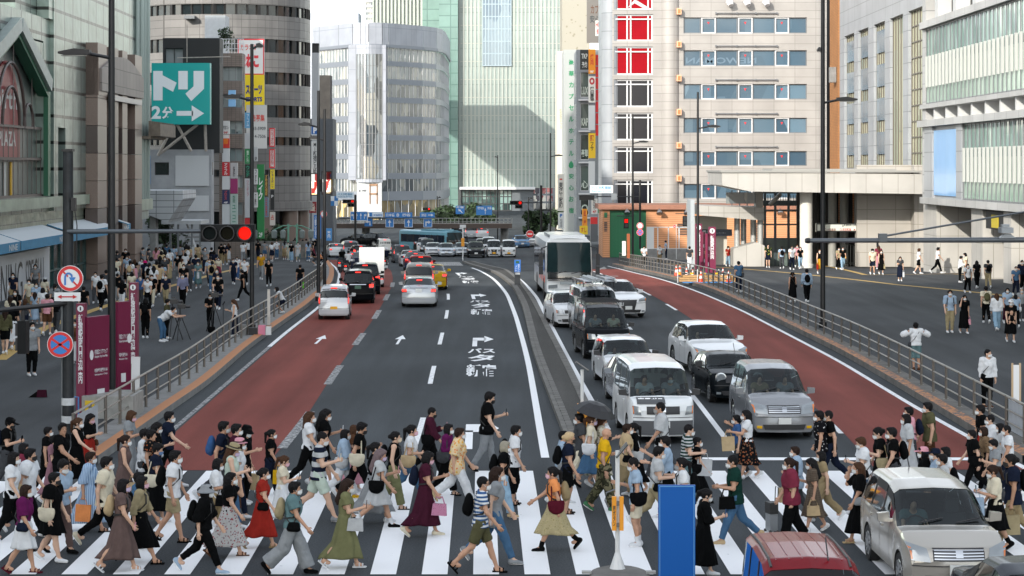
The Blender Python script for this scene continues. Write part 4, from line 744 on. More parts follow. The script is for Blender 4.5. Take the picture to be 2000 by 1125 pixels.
# ---------------- street furniture ----------------
POLE=mat('pole_black',(.012,.0125,.014),.45,.2,var=.3,scale=2);POLEG=mat('pole_grey','#6b6f72',.5,.4)
def lampost(px,py,top,arms,label,r0=.11,zo=PH,tops=()):
 x,d=g2w(px,py,zo);z0=zg(d)+zo;r=thing('street_lamp',label,'street lamp',(x,d,z0));H=Z(top,d)-z0
 MB().tube([(0,0,0),(0,0,.25),(0,0,.26),(0,0,H)],[r0*1.6,r0*1.6,r0,r0*.72],12).bd('pole',POLE,r,smooth=True)
 for ax,ay in arms:
  L=X(ax,d)-X(px,d);z=Z(ay,d)-z0;s=1 if L>0 else-1
  m=MB();m.tube([(0,0,z-.18),(L*.55,0,z-.02)],.05,8);m.bd('arm',POLE,r)
  m=MB();hl=min(.9,abs(L)*.6);m.prism([(L,z-.06),(L-s*hl*.2,z-.1),(L-s*hl,z-.09),(L-s*hl,z+.05),(L-s*hl*.5,z+.09),(L,z)],-.16,.16);h=m.bd('lamp_head',POLE,r);MB().box(min(L-s*.08,L-s*hl*.85),max(L-s*.08,L-s*hl*.85),-.12,.12,z-.125,z-.1).bd('lamp_lens',mat('lamp_lens','#9a9c98',.3),h)
 return r
lampost(218,802,-30,[(115,101)],'tall black street lamp rising out of sight beside the purple information boards',.12)
lampost(492,645,86,[(514,88),(438,188)],'tall black street lamp with two arms by the left railing'.replace('left ','curved '),.1)
lampost(622,588,177,[(583,242)],'black street lamp with one long arm before the grey dark building',.1);lampost(634,566,213,[(604,268)],'shorter black street lamp close behind another at the railing bend',.1)
lampost(1607,640,-40,[(1674,193),(1596,96)],'tall black street lamp on the plaza in front of the station canopy',.11);lampost(1363,535,180,[(1407,246)],'black street lamp standing among traffic cones',.1);lampost(1236,519,224,[(1266,276)],'black street lamp with short arm by the green gate',.1)
lampost(1075,498,260,[(1099,303)],'thin dark street lamp rising behind the white coach',.1,0);lampost(972,470,303,[(966,306)],'thin dark street lamp before the ribbed tower',.09,0);lampost(1032,482,385,[(1040,387)],'low dark lamp post behind the far signal',.08,0);lampost(854,470,383,[(861,385)],'small distant street lamp in front of the teal flank',.08,0)
def lens(p,x,z,col,on=False,rr=.15,y=-.16,gl=None):
 m=MB();m.lathe([(rr*1.12,-.02),(rr*1.12,.14),(rr,.14),(rr,-.02),(rr*1.12,-.02)],(x,y-.12,z),16,axis='y',cap=False);m.bd('hood',BLACK,p)
 m=MB();m.lathe([(rr*.9,-.03),(rr*.98,0),(rr*.9,.02)],(x,y,z),16,axis='y');return m.bd('lens',mat('lit_'+col.lstrip('#')if on else 'lens_'+col.lstrip('#'),col,.7,spec=.1,emit=.32 if on else 0),p)
def signal(px,py,d,label,lit=True,ext=False,scale=1.0,facing=True):
 r=thing('traffic_signal',label,'traffic light',(X(px,d),d,Z(py,d)));s=scale
 MB().box(-.62*s,.62*s,-.16,.08,-.2*s,.2*s).bd('housing',mat('signal_housing','#0f1113',.6,spec=.2),r)
 if facing:
  for i,c in enumerate(('#0d1414','#131208','#e8180e' if lit else '#1c0a0a')):lens(r,(-.4+.4*i)*s,0,c,lit and i==2,.155*s)
  if ext:
   MB().box(-.1*s,.62*s,-.16,.08,-.56*s,-.21*s).bd('housing',mat('signal_housing','#0f1113',.6,spec=.2),r);[lens(r,q*s,-.38*s,'#0d1414',False,.13*s)for q in(.08,.42)]
 return r
x,d=g2w(133,850,PH);z0=zg(d)+PH;S=lambda px:X(px,d)-x;H=lambda py:Z(py,d)-z0
r=thing('signal_pole','thick black signal pole wrapped with white bands and carrying two arms','signal pole',(x,d,z0))
MB().tube([(0,0,0),(0,0,H(295))],[.15,.13],14).bd('pole',mat('pole_dark_stained','#1c2024',.5,.2,var=.6,scale=5),r,smooth=True);MB().box(-.14,.14,-.14,.14,H(296),H(291)).bd('cap',POLE,r)
m=MB().tube([(0,-.1,H(452)),(S(396),-.1,H(451))],[.065,.05],10);m.bd('signal_arm',mat('arm_grey','#4a5055',.4,.4),r);m=MB().tube([(0,-.1,H(592)),(S(-40),-.6,H(608))],.06,8);m.bd('signal_arm',POLE,r)
for y in(783,818):m=MB().lathe([(.17,H(y+8)),(.17,H(y-6))],n=14);m.bd('wrap_band',mat('white_tape','#b5b8ba',.6,var=.2,scale=6),r)
m=MB().tube([(S(122),-.02,0),(S(122),-.02,H(540)),(S(126),-.02,H(528)),(S(137),-.02,H(524))],.035,8);m.bd('conduit',POLEG,r);m=MB().box(S(141),S(150),-.18,.0,H(412),H(386));m.bd('junction_box',POLE,r)
m=MB().tube([(S(146),0,H(410)),(S(152),-.1,H(440)),(S(150),-.05,H(520))],.015,5);m.bd('cable',BLACK,r);m=MB().tube([(S(154),-.05,0),(S(154),-.05,H(775)),(S(146),-.05,H(775))],.02,6);m.bd('blue_hook',mat('hook_blue','#2c6fa8',.5),r)
signal(446,455,d-.1,'large black traffic signal showing red on the long arm of the near pole',scale=1.12)
def disc(px,py,d,rr,label,kind):
 r=thing('road_sign',label,'road sign',(X(px,d),d,Z(py,d)));A=mat('sign_c41f24','#c41f24',.4);Wt=mat('sign_d4d6d8','#d4d6d8',.4);B=mat('sign_2a72b8','#2a72b8',.4)
 def ring(m,r0,r1,y,n=36,mi=0):
  vs=[(q*math.cos(2*PI*i/n),y,q*math.sin(2*PI*i/n))for i in range(n)for q in(r0,r1)];m.add(vs,[(2*i,2*i+1,(2*i+3)%(2*n),(2*i+2)%(2*n))for i in range(n)],mi)
 m=MB().lathe([(rr,0),(rr,.03)],axis='y',n=36);m.bd('disc',Wt,r);m=MB()
 if kind=='uturn':
  ring(m,rr*.72,rr*.96,-.006);c=math.cos(PI/4);m.add([(-.6*rr,-.008,.5*rr),(-.5*rr,-.008,.6*rr),(-.12*rr,-.008,.2*rr),(-.2*rr,-.008,.1*rr)],[(0,1,2,3)]);m.add([(.12*rr,-.008,-.2*rr),(.2*rr,-.008,-.1*rr),(.6*rr,-.008,-.5*rr),(.5*rr,-.008,-.6*rr)],[(0,1,2,3)]);m.bd('red_ring',A,r)
  q=MB();pts=[(-.38,-.5),(-.38,.1)]+[(-.12+.26*math.cos(a),.12+.28*math.sin(a))for a in[PI-PI*i/8 for i in range(9)]];
  for a,b in zip(pts,pts[1:]):
   v=Vector((b[0]-a[0],0,b[1]-a[1])).normalized();n_=Vector((-v.z,0,v.x))*.075;q.add([(rr*(p[0]+s*n_.x),-.012,rr*(p[1]+s*n_.z))for p,s in((a,1),(a,-1),(b,-1),(b,1))],[(0,1,2,3)])
  q.add([(rr*.14-.24*rr,-.012,.1*rr),(rr*.14+.3*rr,-.012,.1*rr),(rr*.17,-.012,-.36*rr)],[(0,1,2)]);q.bd('blue_arrow',B,r)
 elif kind=='nostop':
  ring(m,rr*.74,rr*.96,-.006);m.bd('red_ring',A,r);q=MB();q.lathe([(rr*.745,0),(rr*.745,.004)],(0,-.006,0),30,axis='y');q.bd('blue_field',B,r)
  q=MB();[q.box(-.75*rr,.75*rr,-.012,-.008,-.09*rr,.09*rr,0,Matrix.Rotation(a,4,'Y'))for a in(PI/5.2,-PI/5.2)];q.bd('red_cross',A,r)
 elif kind=='noentry':ring(m,0,rr*.93,-.006);m.bd('red_field',A,r);MB().box(-.6*rr,.6*rr,-.012,-.008,-.14*rr,.14*rr).bd('white_bar',Wt,r)
 elif kind=='ring':ring(m,rr*.74,rr*.96,-.006);m.bd('red_ring',A,r)
 return r
disc(137,544,d-.25,.335,'round red bordered no U-turn sign on the near signal pole','uturn');disc(117.5,673,d-.25,.335,'round blue no stopping sign with red cross on the near signal pole','nostop')
sign('road_plate','white plate with a red double arrow below the no U-turn sign',X(110,d),X(161,d),Z(587,d),Z(570,d),d-.25,'#cfd2d4',[('@both',.12,.88,.2,.8,'#b81f24')],depth=.02,cat='road sign')
r=thing('pedestrian_signal','black pedestrian signal seen edge-on on the lower arm of the near pole','traffic light',(X(45,d-.3),d-.3,Z(690,d-.3)));MB().box(-.1,.12,-.2,.2,0,.84).bd('housing',mat('signal_housing','#0f1113',.6,spec=.2),r);MB().box(-.16,-.1,-.18,.18,.08,.4).bd('hood',BLACK,r);MB().box(-.16,-.1,-.18,.18,.46,.78).bd('hood',BLACK,r);MB().tube([(0,0,.84),(0,0,1.15)],.05,8).bd('bracket',BLACK,r)
d=53;xq=X(2110,d)
r=thing('signal_pole','grey overhead signal arm with camera reaching in over the station plaza','signal pole',(xq,d,zg(d)+PH));H=lambda py:Z(py,d)-zg(d)-PH;S=lambda px:X(px,d)-xq
MB().tube([(0,0,0),(0,0,H(380))],.15,12).bd('pole',POLE,r,smooth=True);AG=mat('arm_slate','#4d5257',.4,.3);MB().tube([(0,0,H(468)),(S(1572),0,H(470))],[.075,.055],12).bd('signal_arm',AG,r,smooth=True);MB().lathe([(.06,0),(.07,.03),(.07,.09),(.05,.11)],(S(1574),0,H(470)),12,axis='x').bd('end_cap',POLE,r)
MB().tube([(S(1722),0,H(462)),(0,0,H(395))],.025,8).bd('stay_rod',AG,r);MB().box(S(1716),S(1732),-.09,.09,H(472),H(456)).bd('clamp',AG,r)
m=MB();m.box(S(1953),S(1976),-.2,.2,H(455),H(444));m.box(S(1956),S(1970),-.1,.1,H(443),H(438));m.prism([(S(1950),H(465)),(S(1983),H(465)),(S(1972),H(456)),(S(1962),H(456))],-.1,.1);m.bd('sensor_camera',mat('sensor_grey','#7d8388',.4,.3),r)
m=MB().tube([(S(1714),0,H(470)),(S(1714),0,H(482))],.03,6);m.bd('stub',BLACK,r)
signal(1146,386,140,'dark edge of a traffic signal under the pale blue nameplate',lit=False,facing=False,scale=.8)
r=thing('signal_pole','black signal pole with a long arm under the pale blue nameplate','signal pole',(*g2w(1250,514,PH),zg(150)+PH));dd=g2w(1250,514,PH)[1];z0=zg(150)+PH;MB().tube([(0,0,0),(0,0,Z(352,dd)-z0)],.1,10).bd('pole',POLE,r);MB().tube([(0,0,Z(384,dd)-z0),(X(1165,dd)-X(1250,dd),0,Z(384,dd)-z0)],.05,8).bd('signal_arm',POLE,r);MB().box(X(1194,dd)-X(1250,dd),X(1205,dd)-X(1250,dd),-.05,.05,Z(390,dd)-z0,Z(378,dd)-z0).bd('bracket_plate',mat('plate_pale','#b9bcbc',.5),r)
def vsignal(px,py,d,label,lit=True):
 r=thing('pedestrian_signal',label,'traffic light',(X(px,d),d,Z(py,d)));MB().box(-.2,.2,-.15,.12,0,.85).bd('housing',mat('signal_housing','#0f1113',.6,spec=.2),r)
 MB().box(-.14,.14,-.17,-.151,.47,.78).bd('lens',mat('lit_e8180e','#e8180e',.7,emit=.32)if lit else BLACK,r);MB().box(-.14,.14,-.17,-.151,.08,.4).bd('lens',BLACK,r);MB().tube([(-.8,0,1.05),(.5,0,1.05)],.04,6).bd('bracket',BLACK,r);MB().tube([(0,0,.85),(0,0,1.05)],.03,6).bd('bracket',BLACK,r)
vsignal(1223,446,178,'small pedestrian signal showing red before the green gate');vsignal(1338,442,176,'dark pedestrian signal before the peach wall',False)
disc(1250,441,150,.24,'small round red ringed sign on the black signal pole','ring');disc(1250,454,150,.24,'small round blue no stopping sign on the black signal pole','nostop')
xn,dn=g2w(1322,506,PH);r=disc(1317.5,442,dn-.1,.16,'small red no entry disc on a thin white post','noentry');m=MB().tube([(X(1321,dn)-X(1317.5,dn),.06,.2),(X(1321,dn)-X(1317.5,dn),.06,-(Z(442,dn)-zg(dn)-PH))],.03,6);m.bd('post',mat('post_white','#c6c8c8',.5),r)
x,d=g2w(1206,1110,.15);z0=.15;H=lambda py:Z(py,d)-z0
r=thing('button_post','white push-button post with yellow boxes on the traffic island','post',(x,d,z0));PW=mat('post_white','#c6c8c8',.5);YB=mat('signal_yellow','#d98f16',.5)
MB().tube([(0,0,0),(0,0,.02),(0,0,.28),(0,0,H(880))],[.14,.13,.042,.038],10).bd('pole',PW,r);m=MB().box(-.1,-.025,-.13,-.05,H(1034),H(968));m.box(.03,.1,-.13,-.05,H(1034),H(968));m.box(-.1,.1,-.1,.05,H(1028),H(1020),1);m.box(-.1,.1,-.1,.05,H(986),H(978),1);q=m.bd('button_box',[YB,POLEG],r);t=MB();write(t,'押ボタン',-.085,-.04,H(1025),H(985),-.135,vert=True);t.bd('lettering',BLACK,q)
MB().box(-.13,.17,-.02,.0,-.2,.2,0,Matrix.Translation((.05,0,H(880)))@Matrix.Rotation(math.radians(-50),4,'Y')@Matrix.Rotation(PI/2,4,'X')).bd('solar_panel',mat('solar_dark','#3b4246',.2),r);m=MB();[m.box(sx-.08,sx+.08,-.5,-.38,0,.04)for sx in(-.55,.55)];m.bd('reflector',mat('reflector_grey','#8a8c8a',.4),r);m=MB().tube([(-.16,-.12,H(990)),(-.22,-.14,H(975)),(-.2,-.12,H(960)),(-.05,-.05,H(955))],.015,5);m.bd('cable',POLEG,r)
x,d=g2w(1137,842,.15);r=thing('median_signal','yellow boxed warning signal on a white post with solar panel at the median tip','post',(x,d,.15));H=lambda py:Z(py,d)-.15
MB().tube([(0,0,0),(0,0,H(722))],.045,8).bd('pole',PW,r);MB().box(-.13,.13,-.16,.05,H(840),H(788)).bd('signal_box',YB,r);[lens(r,0,H(y),'#1a1b1a',False,.09,-.17)for y in(799,826)];MB().box(-.2,.2,-.02,.02,-.16,.16,0,Matrix.Translation((0,0,H(716)))@Matrix.Rotation(.6,4,'Y')@Matrix.Rotation(PI/2,4,'X')).bd('solar_panel',mat('solar_dark','#3b4246',.2),r)
x,d=g2w(904,509,.15);r=thing('median_post','slim white marker post with orange box at the far median tip','post',(x,d,zg(d)+.15));MB().tube([(0,0,0),(0,0,3.2)],.06,8).bd('pole',PW,r);MB().box(-.15,.15,-.15,.05,1.4,2.2).bd('box',YB,r);MB().box(-.3,.3,-.02,.02,3.2,3.5).bd('plate',PW,r)
x,d=g2w(1010.5,556,.15);z0=zg(d)+.15;r=sign('pool_sign','grey post with blue taxi pool sign on the median island',X(1005,d),X(1016.5,d),z0,Z(507,d),d,'#3c3f42',[],depth=.25,cat='sign post')
h=Z(507,d)-z0;MB().box(-.185,.185,-.02,-.001,h*.5,h-.02).bd('blue_panel',mat('sign_1d64b4','#1d64b4',.4),r);q=MB();write(q,'タクシー',-.0,.14,h*.53,h*.82,-.025,vert=True);write(q,'プール',-.16,-.03,h*.53,h*.76,-.025,vert=True);q.bd('lettering',mat('sign_d4d6d8','#d4d6d8',.4),r);MB().box(-.1,.1,-.03,-.021,h*.85,h*.95).bd('display',mat('display_green','#1d4a30',.3),r);MB().box(-.14,.14,-.02,-.001,h*.4,h*.48).bd('plate',PW,r)
d=33.5;z0=zg(d);r=sign('blue_board','plain blue board with thin pale outline standing at the crossing edge',X(1286,d),X(1358,d),.05,Z(948,d),d,'#0f5da3',[],depth=.08,face=mat('board_blue','#07509a',.5,spec=.2),cat='board')
h=Z(948,d)-.05;m=MB();[m.box(a,b,-.008,-.001,c,e)for a,b,c,e in((-.275,.275,h-.022,h-.013),(-.275,-.266,0,h-.022),(.266,.275,0,h-.022))];m.bd('outline',mat('outline_pale','#5f9bc8',.5),r);m=MB().box(-.32,.32,-.15,.2,-.05,.0);m.bd('base',CONC,r)
RAIL=mat('rail_steel','#78746e',.35,.7)
def railing(f,d0,d1,label,sp=2.0):
 r=thing('railing',label,'railing',(f(d0),d0,zg(d0)+PH));n=int((d1-d0)/sp);base=Vector((f(d0),d0,zg(d0)+PH));P=lambda d,z:Vector((f(d),d,zg(d)+PH+z))-base
 ds=[d0+i*(d1-d0)/n for i in range(n+1)]
 for z,rr in((.98,.032),(.64,.022),(.33,.022)):MB().tube([P(d,z)for d in ds],rr,6).bd('rail',RAIL,r,smooth=True)
 p=MB().tube([(0,0,0),(0,0,1.0)],.042,8);p.box(-.07,.07,-.07,.07,0,.02);po=p.bd('post',RAIL,r)
 for i,d in enumerate(ds):
  o=po if i==0 else po.copy()
  if i:C.objects.link(o);o.parent=r
  o.location=P(d,0)
 return r
railing(lambda d:kL(d)-.66,50.8,168,'long three bar steel railing along the orange painted kerb beside the bus lane');railing(lambda d:kR(d)+.58,50.8,kR_end-1,'long three bar steel railing on the weathered kerb of the station plaza')
for px0,py0,px1,py1,lab,tx in((192,822,226,866,'white cloth banner with faint blue lettering tied to the railing','タバコ'),(1962,800,2010,850,'white banner with blue lettering on the station side railing','喫煙禁止')):
 d=g2w((px0+px1)/2,py1+5,PH)[1];sg=-1 if px0<1000 else 1;f=kL if sg<0 else kR;r=thing('banner',lab,'banner',(f(d)+sg*.6,d,zg(d)+PH+.12),PI/2-.02);m=MB().box(-1.1,1.1,-.05 if sg>0 else .02,-.02 if sg>0 else .05,0,.78);m.bd('cloth',mat('banner_white','#9fa6ac',.8,var=.15),r)
 q=MB();write(q,tx,-.9,.9,.38,.68,-.055);write(q,'愛煙条例',-.8,.8,.1,.3,-.055);
 if sg<0:q.v=[(-a,-b,c)for a,b,c in q.v]
 q.bd('lettering',mat('sign_4a7aa8','#4a7aa8',.5),r)
PUR=mat('totem_purple','#6a1238',.45,var=.05);TW=mat('sign_d4d6d8','#d4d6d8',.4)
def totem(px0,px1,pyt,pyb,pxw,pyw,label,side,lab2='新宿駅南口周辺案内'):
 x,d=g2w((px0+px1)/2,pyb,PH);z0=zg(d)+PH;r=thing('information_totem',label,'information sign',(x,d,z0));w_=(X(px1,d)-X(px0,d))/2;h=Z(pyt,d)-z0
 MB().box(-w_,w_,-.02,.3,0,h).bd('post',PUR,r);q=MB();k=.1 if h<4 else .15;rr=w_*.72;c=h-rr*1.6
 q.add([(rr*math.cos(a),-.03,c+rr*math.sin(a))for a in[2*PI*i/20 for i in range(20)]],[tuple(range(20))]);write(q,lab2,-w_*.55,w_*.55,h*.3,c-rr*1.8,-.03,vert=True,bold=.03);q.bd('lettering',TW,r);q=MB();write(q,'i',-.25*rr,.25*rr,c-rr*.6,c+rr*.6,-.036,bold=.06);q.bd('info_mark',BLACK,r)
 hw=Z(pyw,d)-z0;xw=X(pxw,d)-x;L=abs(xw)-w_;s=1 if xw>0 else-1;dp=L*2.4
 A=(s*w_,.02);B=(xw,dp)if side>0 else(xw,-dp*.6)
 M=Matrix.Translation((A[0],A[1],0))@Matrix.Rotation(math.atan2(B[1]-A[1],B[0]-A[0]),4,'Z');l_=math.hypot(B[0]-A[0],B[1]-A[1])
 MB().box(.02,l_,-.09,.09,.02,hw,0,M).bd('board',PUR,r);q=MB()
 for y in((-.1,)if s>0 else(.1,)):
  a,b=(.3*l_,.9*l_)
  for s_,za,zb_ in(('新宿区エリアマップ',.62,.67),('Shinjuku City Area Map',.58,.61),('新宿歩行者案内 18-1',.44,.48),('Shinjuku City',.405,.425)):
   mm_=MB();write(mm_,s_,a,b,za*hw,zb_*hw,y);
   if s<0:mm_.v=[(a+b-v[0],v[1],v[2])for v in mm_.v]
   q.add([M@Vector(v)for v in mm_.v],mm_.f)
  q.box(.42*l_,.75*l_,min(y,y-.01),max(y,y-.01),.18*hw,.27*hw,0,M);q.add([M@Vector((.16*l_+.07*math.cos(t_)*1.3,y,.62*hw+.14*math.sin(t_)))for t_ in[2*PI*i/16 for i in range(16)]],[tuple(range(16))])
 q.bd('board_lettering',TW,r);return r
totem(149,166,593,816,195,620,'purple information totem with white vertical lettering close to the near signal pole',1)
totem(252,268,552,778,231,588,'purple information totem on a concrete plinth behind the tall street lamp',-1)
totem(1358,1371,437,526,1376,453,'purple information totem partly behind the street lamp among traffic cones',1);totem(1384,1398,443,533,1379,456,'purple information totem with clear vertical lettering beside the traffic cones',-1)
x,d=g2w(245,818,PH);r=thing('plinth','rough concrete plinth under the second information totem'.replace('second ','rear '),'plinth',(x,d,PH+zg(d)));m=MB().box(-1.2,.2,0,1.7,0,.62);m.box(-1.1,-.85,-.06,0,.05,.5,1);m.bd('block',[mat('plinth_concrete','#8f8f8b',.85,var=.3,scale=3),mat('tape_yellow','#c8a81e',.6)],r)
r=thing('folded_sign','white folded sign board leaning by the concrete plinth','sign',(*g2w(262,800,PH),PH+zg(60)));MB().box(-.1,.14,-.03,.03,0,1.5,0,Matrix.Rotation(-.12,4,'X')).bd('board',mat('post_white','#c6c8c8',.5),r)
x,d=g2w(525,637,PH);r=thing('marker_post','white rusty marker post standing beside the railing','post',(x,d,PH));MB().box(-.06,.06,-.04,.04,0,Z(565,d)-PH).bd('post',mat('rusty_white','#b9b5ae',.6,var=.25,scale=4),r);MB().box(-.12,.12,-.1,.1,0,.06).bd('foot',CONC,r)
r=thing('notice_post','white wooden notice post at the station side railing','post',(*g2w(1985,820,PH),PH));m=MB();[m.box(a,a+.05,0,.04,0,1.55)for a in(-.13,.08)];m.bd('frame',mat('pale_wood','#b29a7c',.6),r);m=MB().box(-.08,.08,.005,.03,.5,1.5);m.bd('notice',TW,r)
CO=mat('cone_orange','#d8421c',.5);CW=mat('cone_white','#d0d0cc',.5)
def cone(px,py,label,group='traffic cones by the information totems'):
 x,d=g2w(px,py,PH)
 global cone0
 if cone0 is None:
  r=thing('traffic_cone',label,'traffic cone',(x,d,zg(d)+PH),0,group);R_=lambda z:.15-.125*z/.72
  m=MB().lathe([(R_(0),.03),(R_(.25),.25)],n=14);m.lathe([(R_(.42),.42),(R_(.55),.55)],n=14);m.lathe([(R_(.66),.66),(R_(.72),.72)],n=14);m.bd('body',CO,r,smooth=True);m=MB().lathe([(R_(.25),.25),(R_(.42),.42)],n=14);m.lathe([(R_(.55),.55),(R_(.66),.66)],n=14);m.bd('reflective_band',CW,r,smooth=True);MB().box(-.19,.19,-.19,.19,0,.035).bd('base',BLACK,r);cone0=r;return r
 c=dup(cone0);c.location=(x,d,zg(d)+PH);c['label']=label;return c
cone0=None
for px,py,l in((1423,552,'orange traffic cone standing apart beside the stacked timber'),(1353,549,'orange traffic cone third along the railing from the wooden post'),(1369,552,'orange traffic cone touching the railing nearest the street lamp base'),(1341,544,'orange cone half hidden behind a railing post'),(1321,539,'orange cone beside the red fire bollard'),(1328,538,'orange cone pressed against a second cone by the railing'),(1330,505,'orange cone by the concrete wall under the site fence'),(1412,546,'orange cone tucked behind the timber barrier')):cone(px,py,l)
x,d=g2w(1385,552,PH);r=thing('timber_barrier','low stack of timber boards with yellow black bars around the totems','barrier',(x,d,zg(d)+PH));m=MB()
rr_=random.Random(3)
for i in range(9):a=-1.9+rr_.random()*.4;m.box(a,a+3.2+rr_.random()*.5,.2+(i%3)*.3,.42+(i%3)*.3,.05+.13*(i//3),.16+.13*(i//3))
m.bd('timber',mat('raw_timber','#b08a5c',.8,var=.2),r);m=MB();[m.box(-1.9+i*.38,-1.72+i*.38,.1,.16,.5,.6,i%2)for i in range(11)];m.bd('bar',[mat('tape_yellow2','#d0a516',.5),BLACK],r);MB().box(-1.6,1.5,-.2,.9,.0,.04).bd('blue_sheet',mat('sheet_blue','#3f86c8',.6,bump=.6),r)
m=MB();[m.tube([(a,.1,0),(a,.1,.8)],.03,6)for a in(-1.9,-.7,.6,1.9)];m.bd('stake',mat('post_white','#c6c8c8',.5),r)
r=thing('wooden_sign','brown wooden sign post beside the black street lamp at the plaza corner','sign post',(*g2w(1227,521,PH),zg(150)+PH));MB().box(-.12,.14,-.05,.05,0,2.0).bd('board',mat('brown_wood','#8a4a26',.7,var=.2),r);MB().box(-.5,-.2,0,.04,.2,1.4).bd('white_panel',PW,r)
d=270;r=thing('pedestrian_deck','brown steel pedestrian deck crossing the far end of the road','footbridge',(X(640,d),d,zg(d)));S=lambda px:X(px,d)-X(640,d);H=lambda py:Z(py,d)-zg(d)
MB().box(0,S(1000),0,5,H(446),H(437)).bd('beam',mat('deck_brown','#4b3f38',.6),r);m=MB();[m.tube([(S(640+i*8),0,H(437)),(S(640+i*8),0,H(426))],.05,5)for i in range(46)];m.box(0,S(1000),-.05,.05,H(427),H(425.6));m.box(0,S(1000),-.05,.05,H(433),H(432));m.bd('railing',mat('deck_rail','#8a8c88',.5),r)
for p in(712,800,888,985):MB().lathe([(.5,0),(.5,H(446))],(S(p),2.5,0),12).bd('pier',CONC,r)
d=262;r=thing('sign_gantry','grey steel gantry arm carrying blue direction signs','gantry',(X(655,d),d,zg(d)));S=lambda px:X(px,d)-X(655,d);H=lambda py:Z(py,d)-zg(d);MB().tube([(0,0,0),(0,0,H(432)),(S(662),0,H(426)),(S(850),0,H(424))],.14,8).bd('arm',POLEG,r)
BL='#2374bb';WL='#d4d9de'
psign(684,413,718,431,261,BL,[('@upleft',.06,.22,.2,.85,WL),('@up',.3,.44,.15,.85,WL),('@up',.54,.68,.15,.85,WL),('@upright',.78,.94,.2,.85,WL)],'blue overhead sign with four white lane arrows',border=(WL,.06),cat='road sign');psign(684,431.5,718,435,261,'#d4d4d0',[('新宿三丁目',.1,.9,.15,.85,'#2a2d30')],'thin white name strip under the four lane arrows',cat='road sign')
psign(720,414,748,424,261,'#cfdbe6',[('新宿御苑',.35,.95,.2,.8,'#2374bb'),('#',.05,.25,.1,.9,BL)],'pale sign with blue lettering right of the lane arrows'.replace('right of','beside'),cat='road sign')
psign(712,427,727,442,261.5,BL,[('@upleft',.15,.85,.15,.85,WL)],'blue square sign with a white arrow bending west',cat='road sign');psign(752,415,805,425,261,BL,[('日本橋',.05,.35,.2,.8,WL),('⑳',.42,.52,.15,.85,WL),('四谷',.65,.95,.2,.8,WL)],'wide blue direction sign with white place names',cat='road sign')
for px,l in((753,'first'),(790,'second')):psign(px,427,px+16,444,261.5,BL,[('@up',.25,.75,.1,.9,WL)],{'first':'blue square sign with straight white arrow under the wide place name sign','second':'blue square sign with straight white arrow next to the turning arrow'}[l],cat='road sign',border=(WL,.05))
psign(820,415,849,425,261,BL,[('渋谷',.1,.45,.2,.8,WL),('@right',.55,.92,.25,.75,WL)],'short blue direction sign with place name and arrow',cat='road sign');psign(827,427,844,444,261.5,BL,[('@upright',.15,.85,.15,.85,WL)],'blue square sign with white arrow bending toward the deck end',cat='road sign',border=(WL,.05))
psign(890,402,907,418,285,BL,[('@diag',.3,.8,.1,.6,WL),('新宿',.1,.9,.7,.95,WL)],'far blue sign with slanting arrow before the lobby glass',cat='road sign');psign(930,402,961,420,285,BL,[('四谷',.1,.5,.6,.9,WL),('@up',.5,.65,.1,.8,WL),('渋谷',.7,.95,.6,.9,WL)],'far blue sign with upright arrow and place names',cat='road sign')
psign(657,376,691,387,240,'#cfe0ea',[('バスタ新宿前',.08,.92,.48,.9,'#2a78a8'),('Shinjuku Sta. Bus Term.',.08,.92,.12,.36,'#2a78a8')],'pale blue junction nameplate above the far red signal','nameplate',depth=.06)
signal(681,393.5,239,'far traffic signal showing red under the pale nameplate beside the store poster',ext=True,scale=1.1);signal(1008,396,230,'far traffic signal showing red on the arm behind the coach',ext=True,scale=1.1);signal(833,408,300,'tiny traffic signal showing red beside the teal flank',scale=.9)
for px,t,l in((1057,362,'plain dark pole with the signal arm behind the coach'),(694,380,'thin dark signal pole before the curved store')):
 x,d=X(px,232),232;r=thing('signal_pole',l,'signal pole',(x,d,zg(d)));MB().tube([(0,0,0),(0,0,Z(t,d)-zg(d))],.13,8).bd('pole',POLE,r);MB().tube([(0,0,Z(396,d)-zg(d)),(X(1010,d)-x if px>1000 else X(668,d)-x,0,Z(396,d)-zg(d))],.06,6).bd('signal_arm',POLE,r)
psign(613,420,627,466,170,'#1f6cb4',[('一般車・自転車は',.55,.85,.05,.95,WL,True),('バス乗降場へは入れません',.1,.4,.05,.95,WL,True)],'tall blue notice with white vertical lettering on the lamp at the railing bend',cat='road sign');psign(637,446,648,470,205,'#3a86c4',[('案内',.2,.8,.2,.8,WL,True)],'smaller blue notice beyond the tall blue notice',cat='road sign')
disc(632,418,205,.35,'red ringed round sign beside the tall blue notice','ring');disc(1035,457,232,.42,'glowing red and white no entry disc on the junction island','noentry')
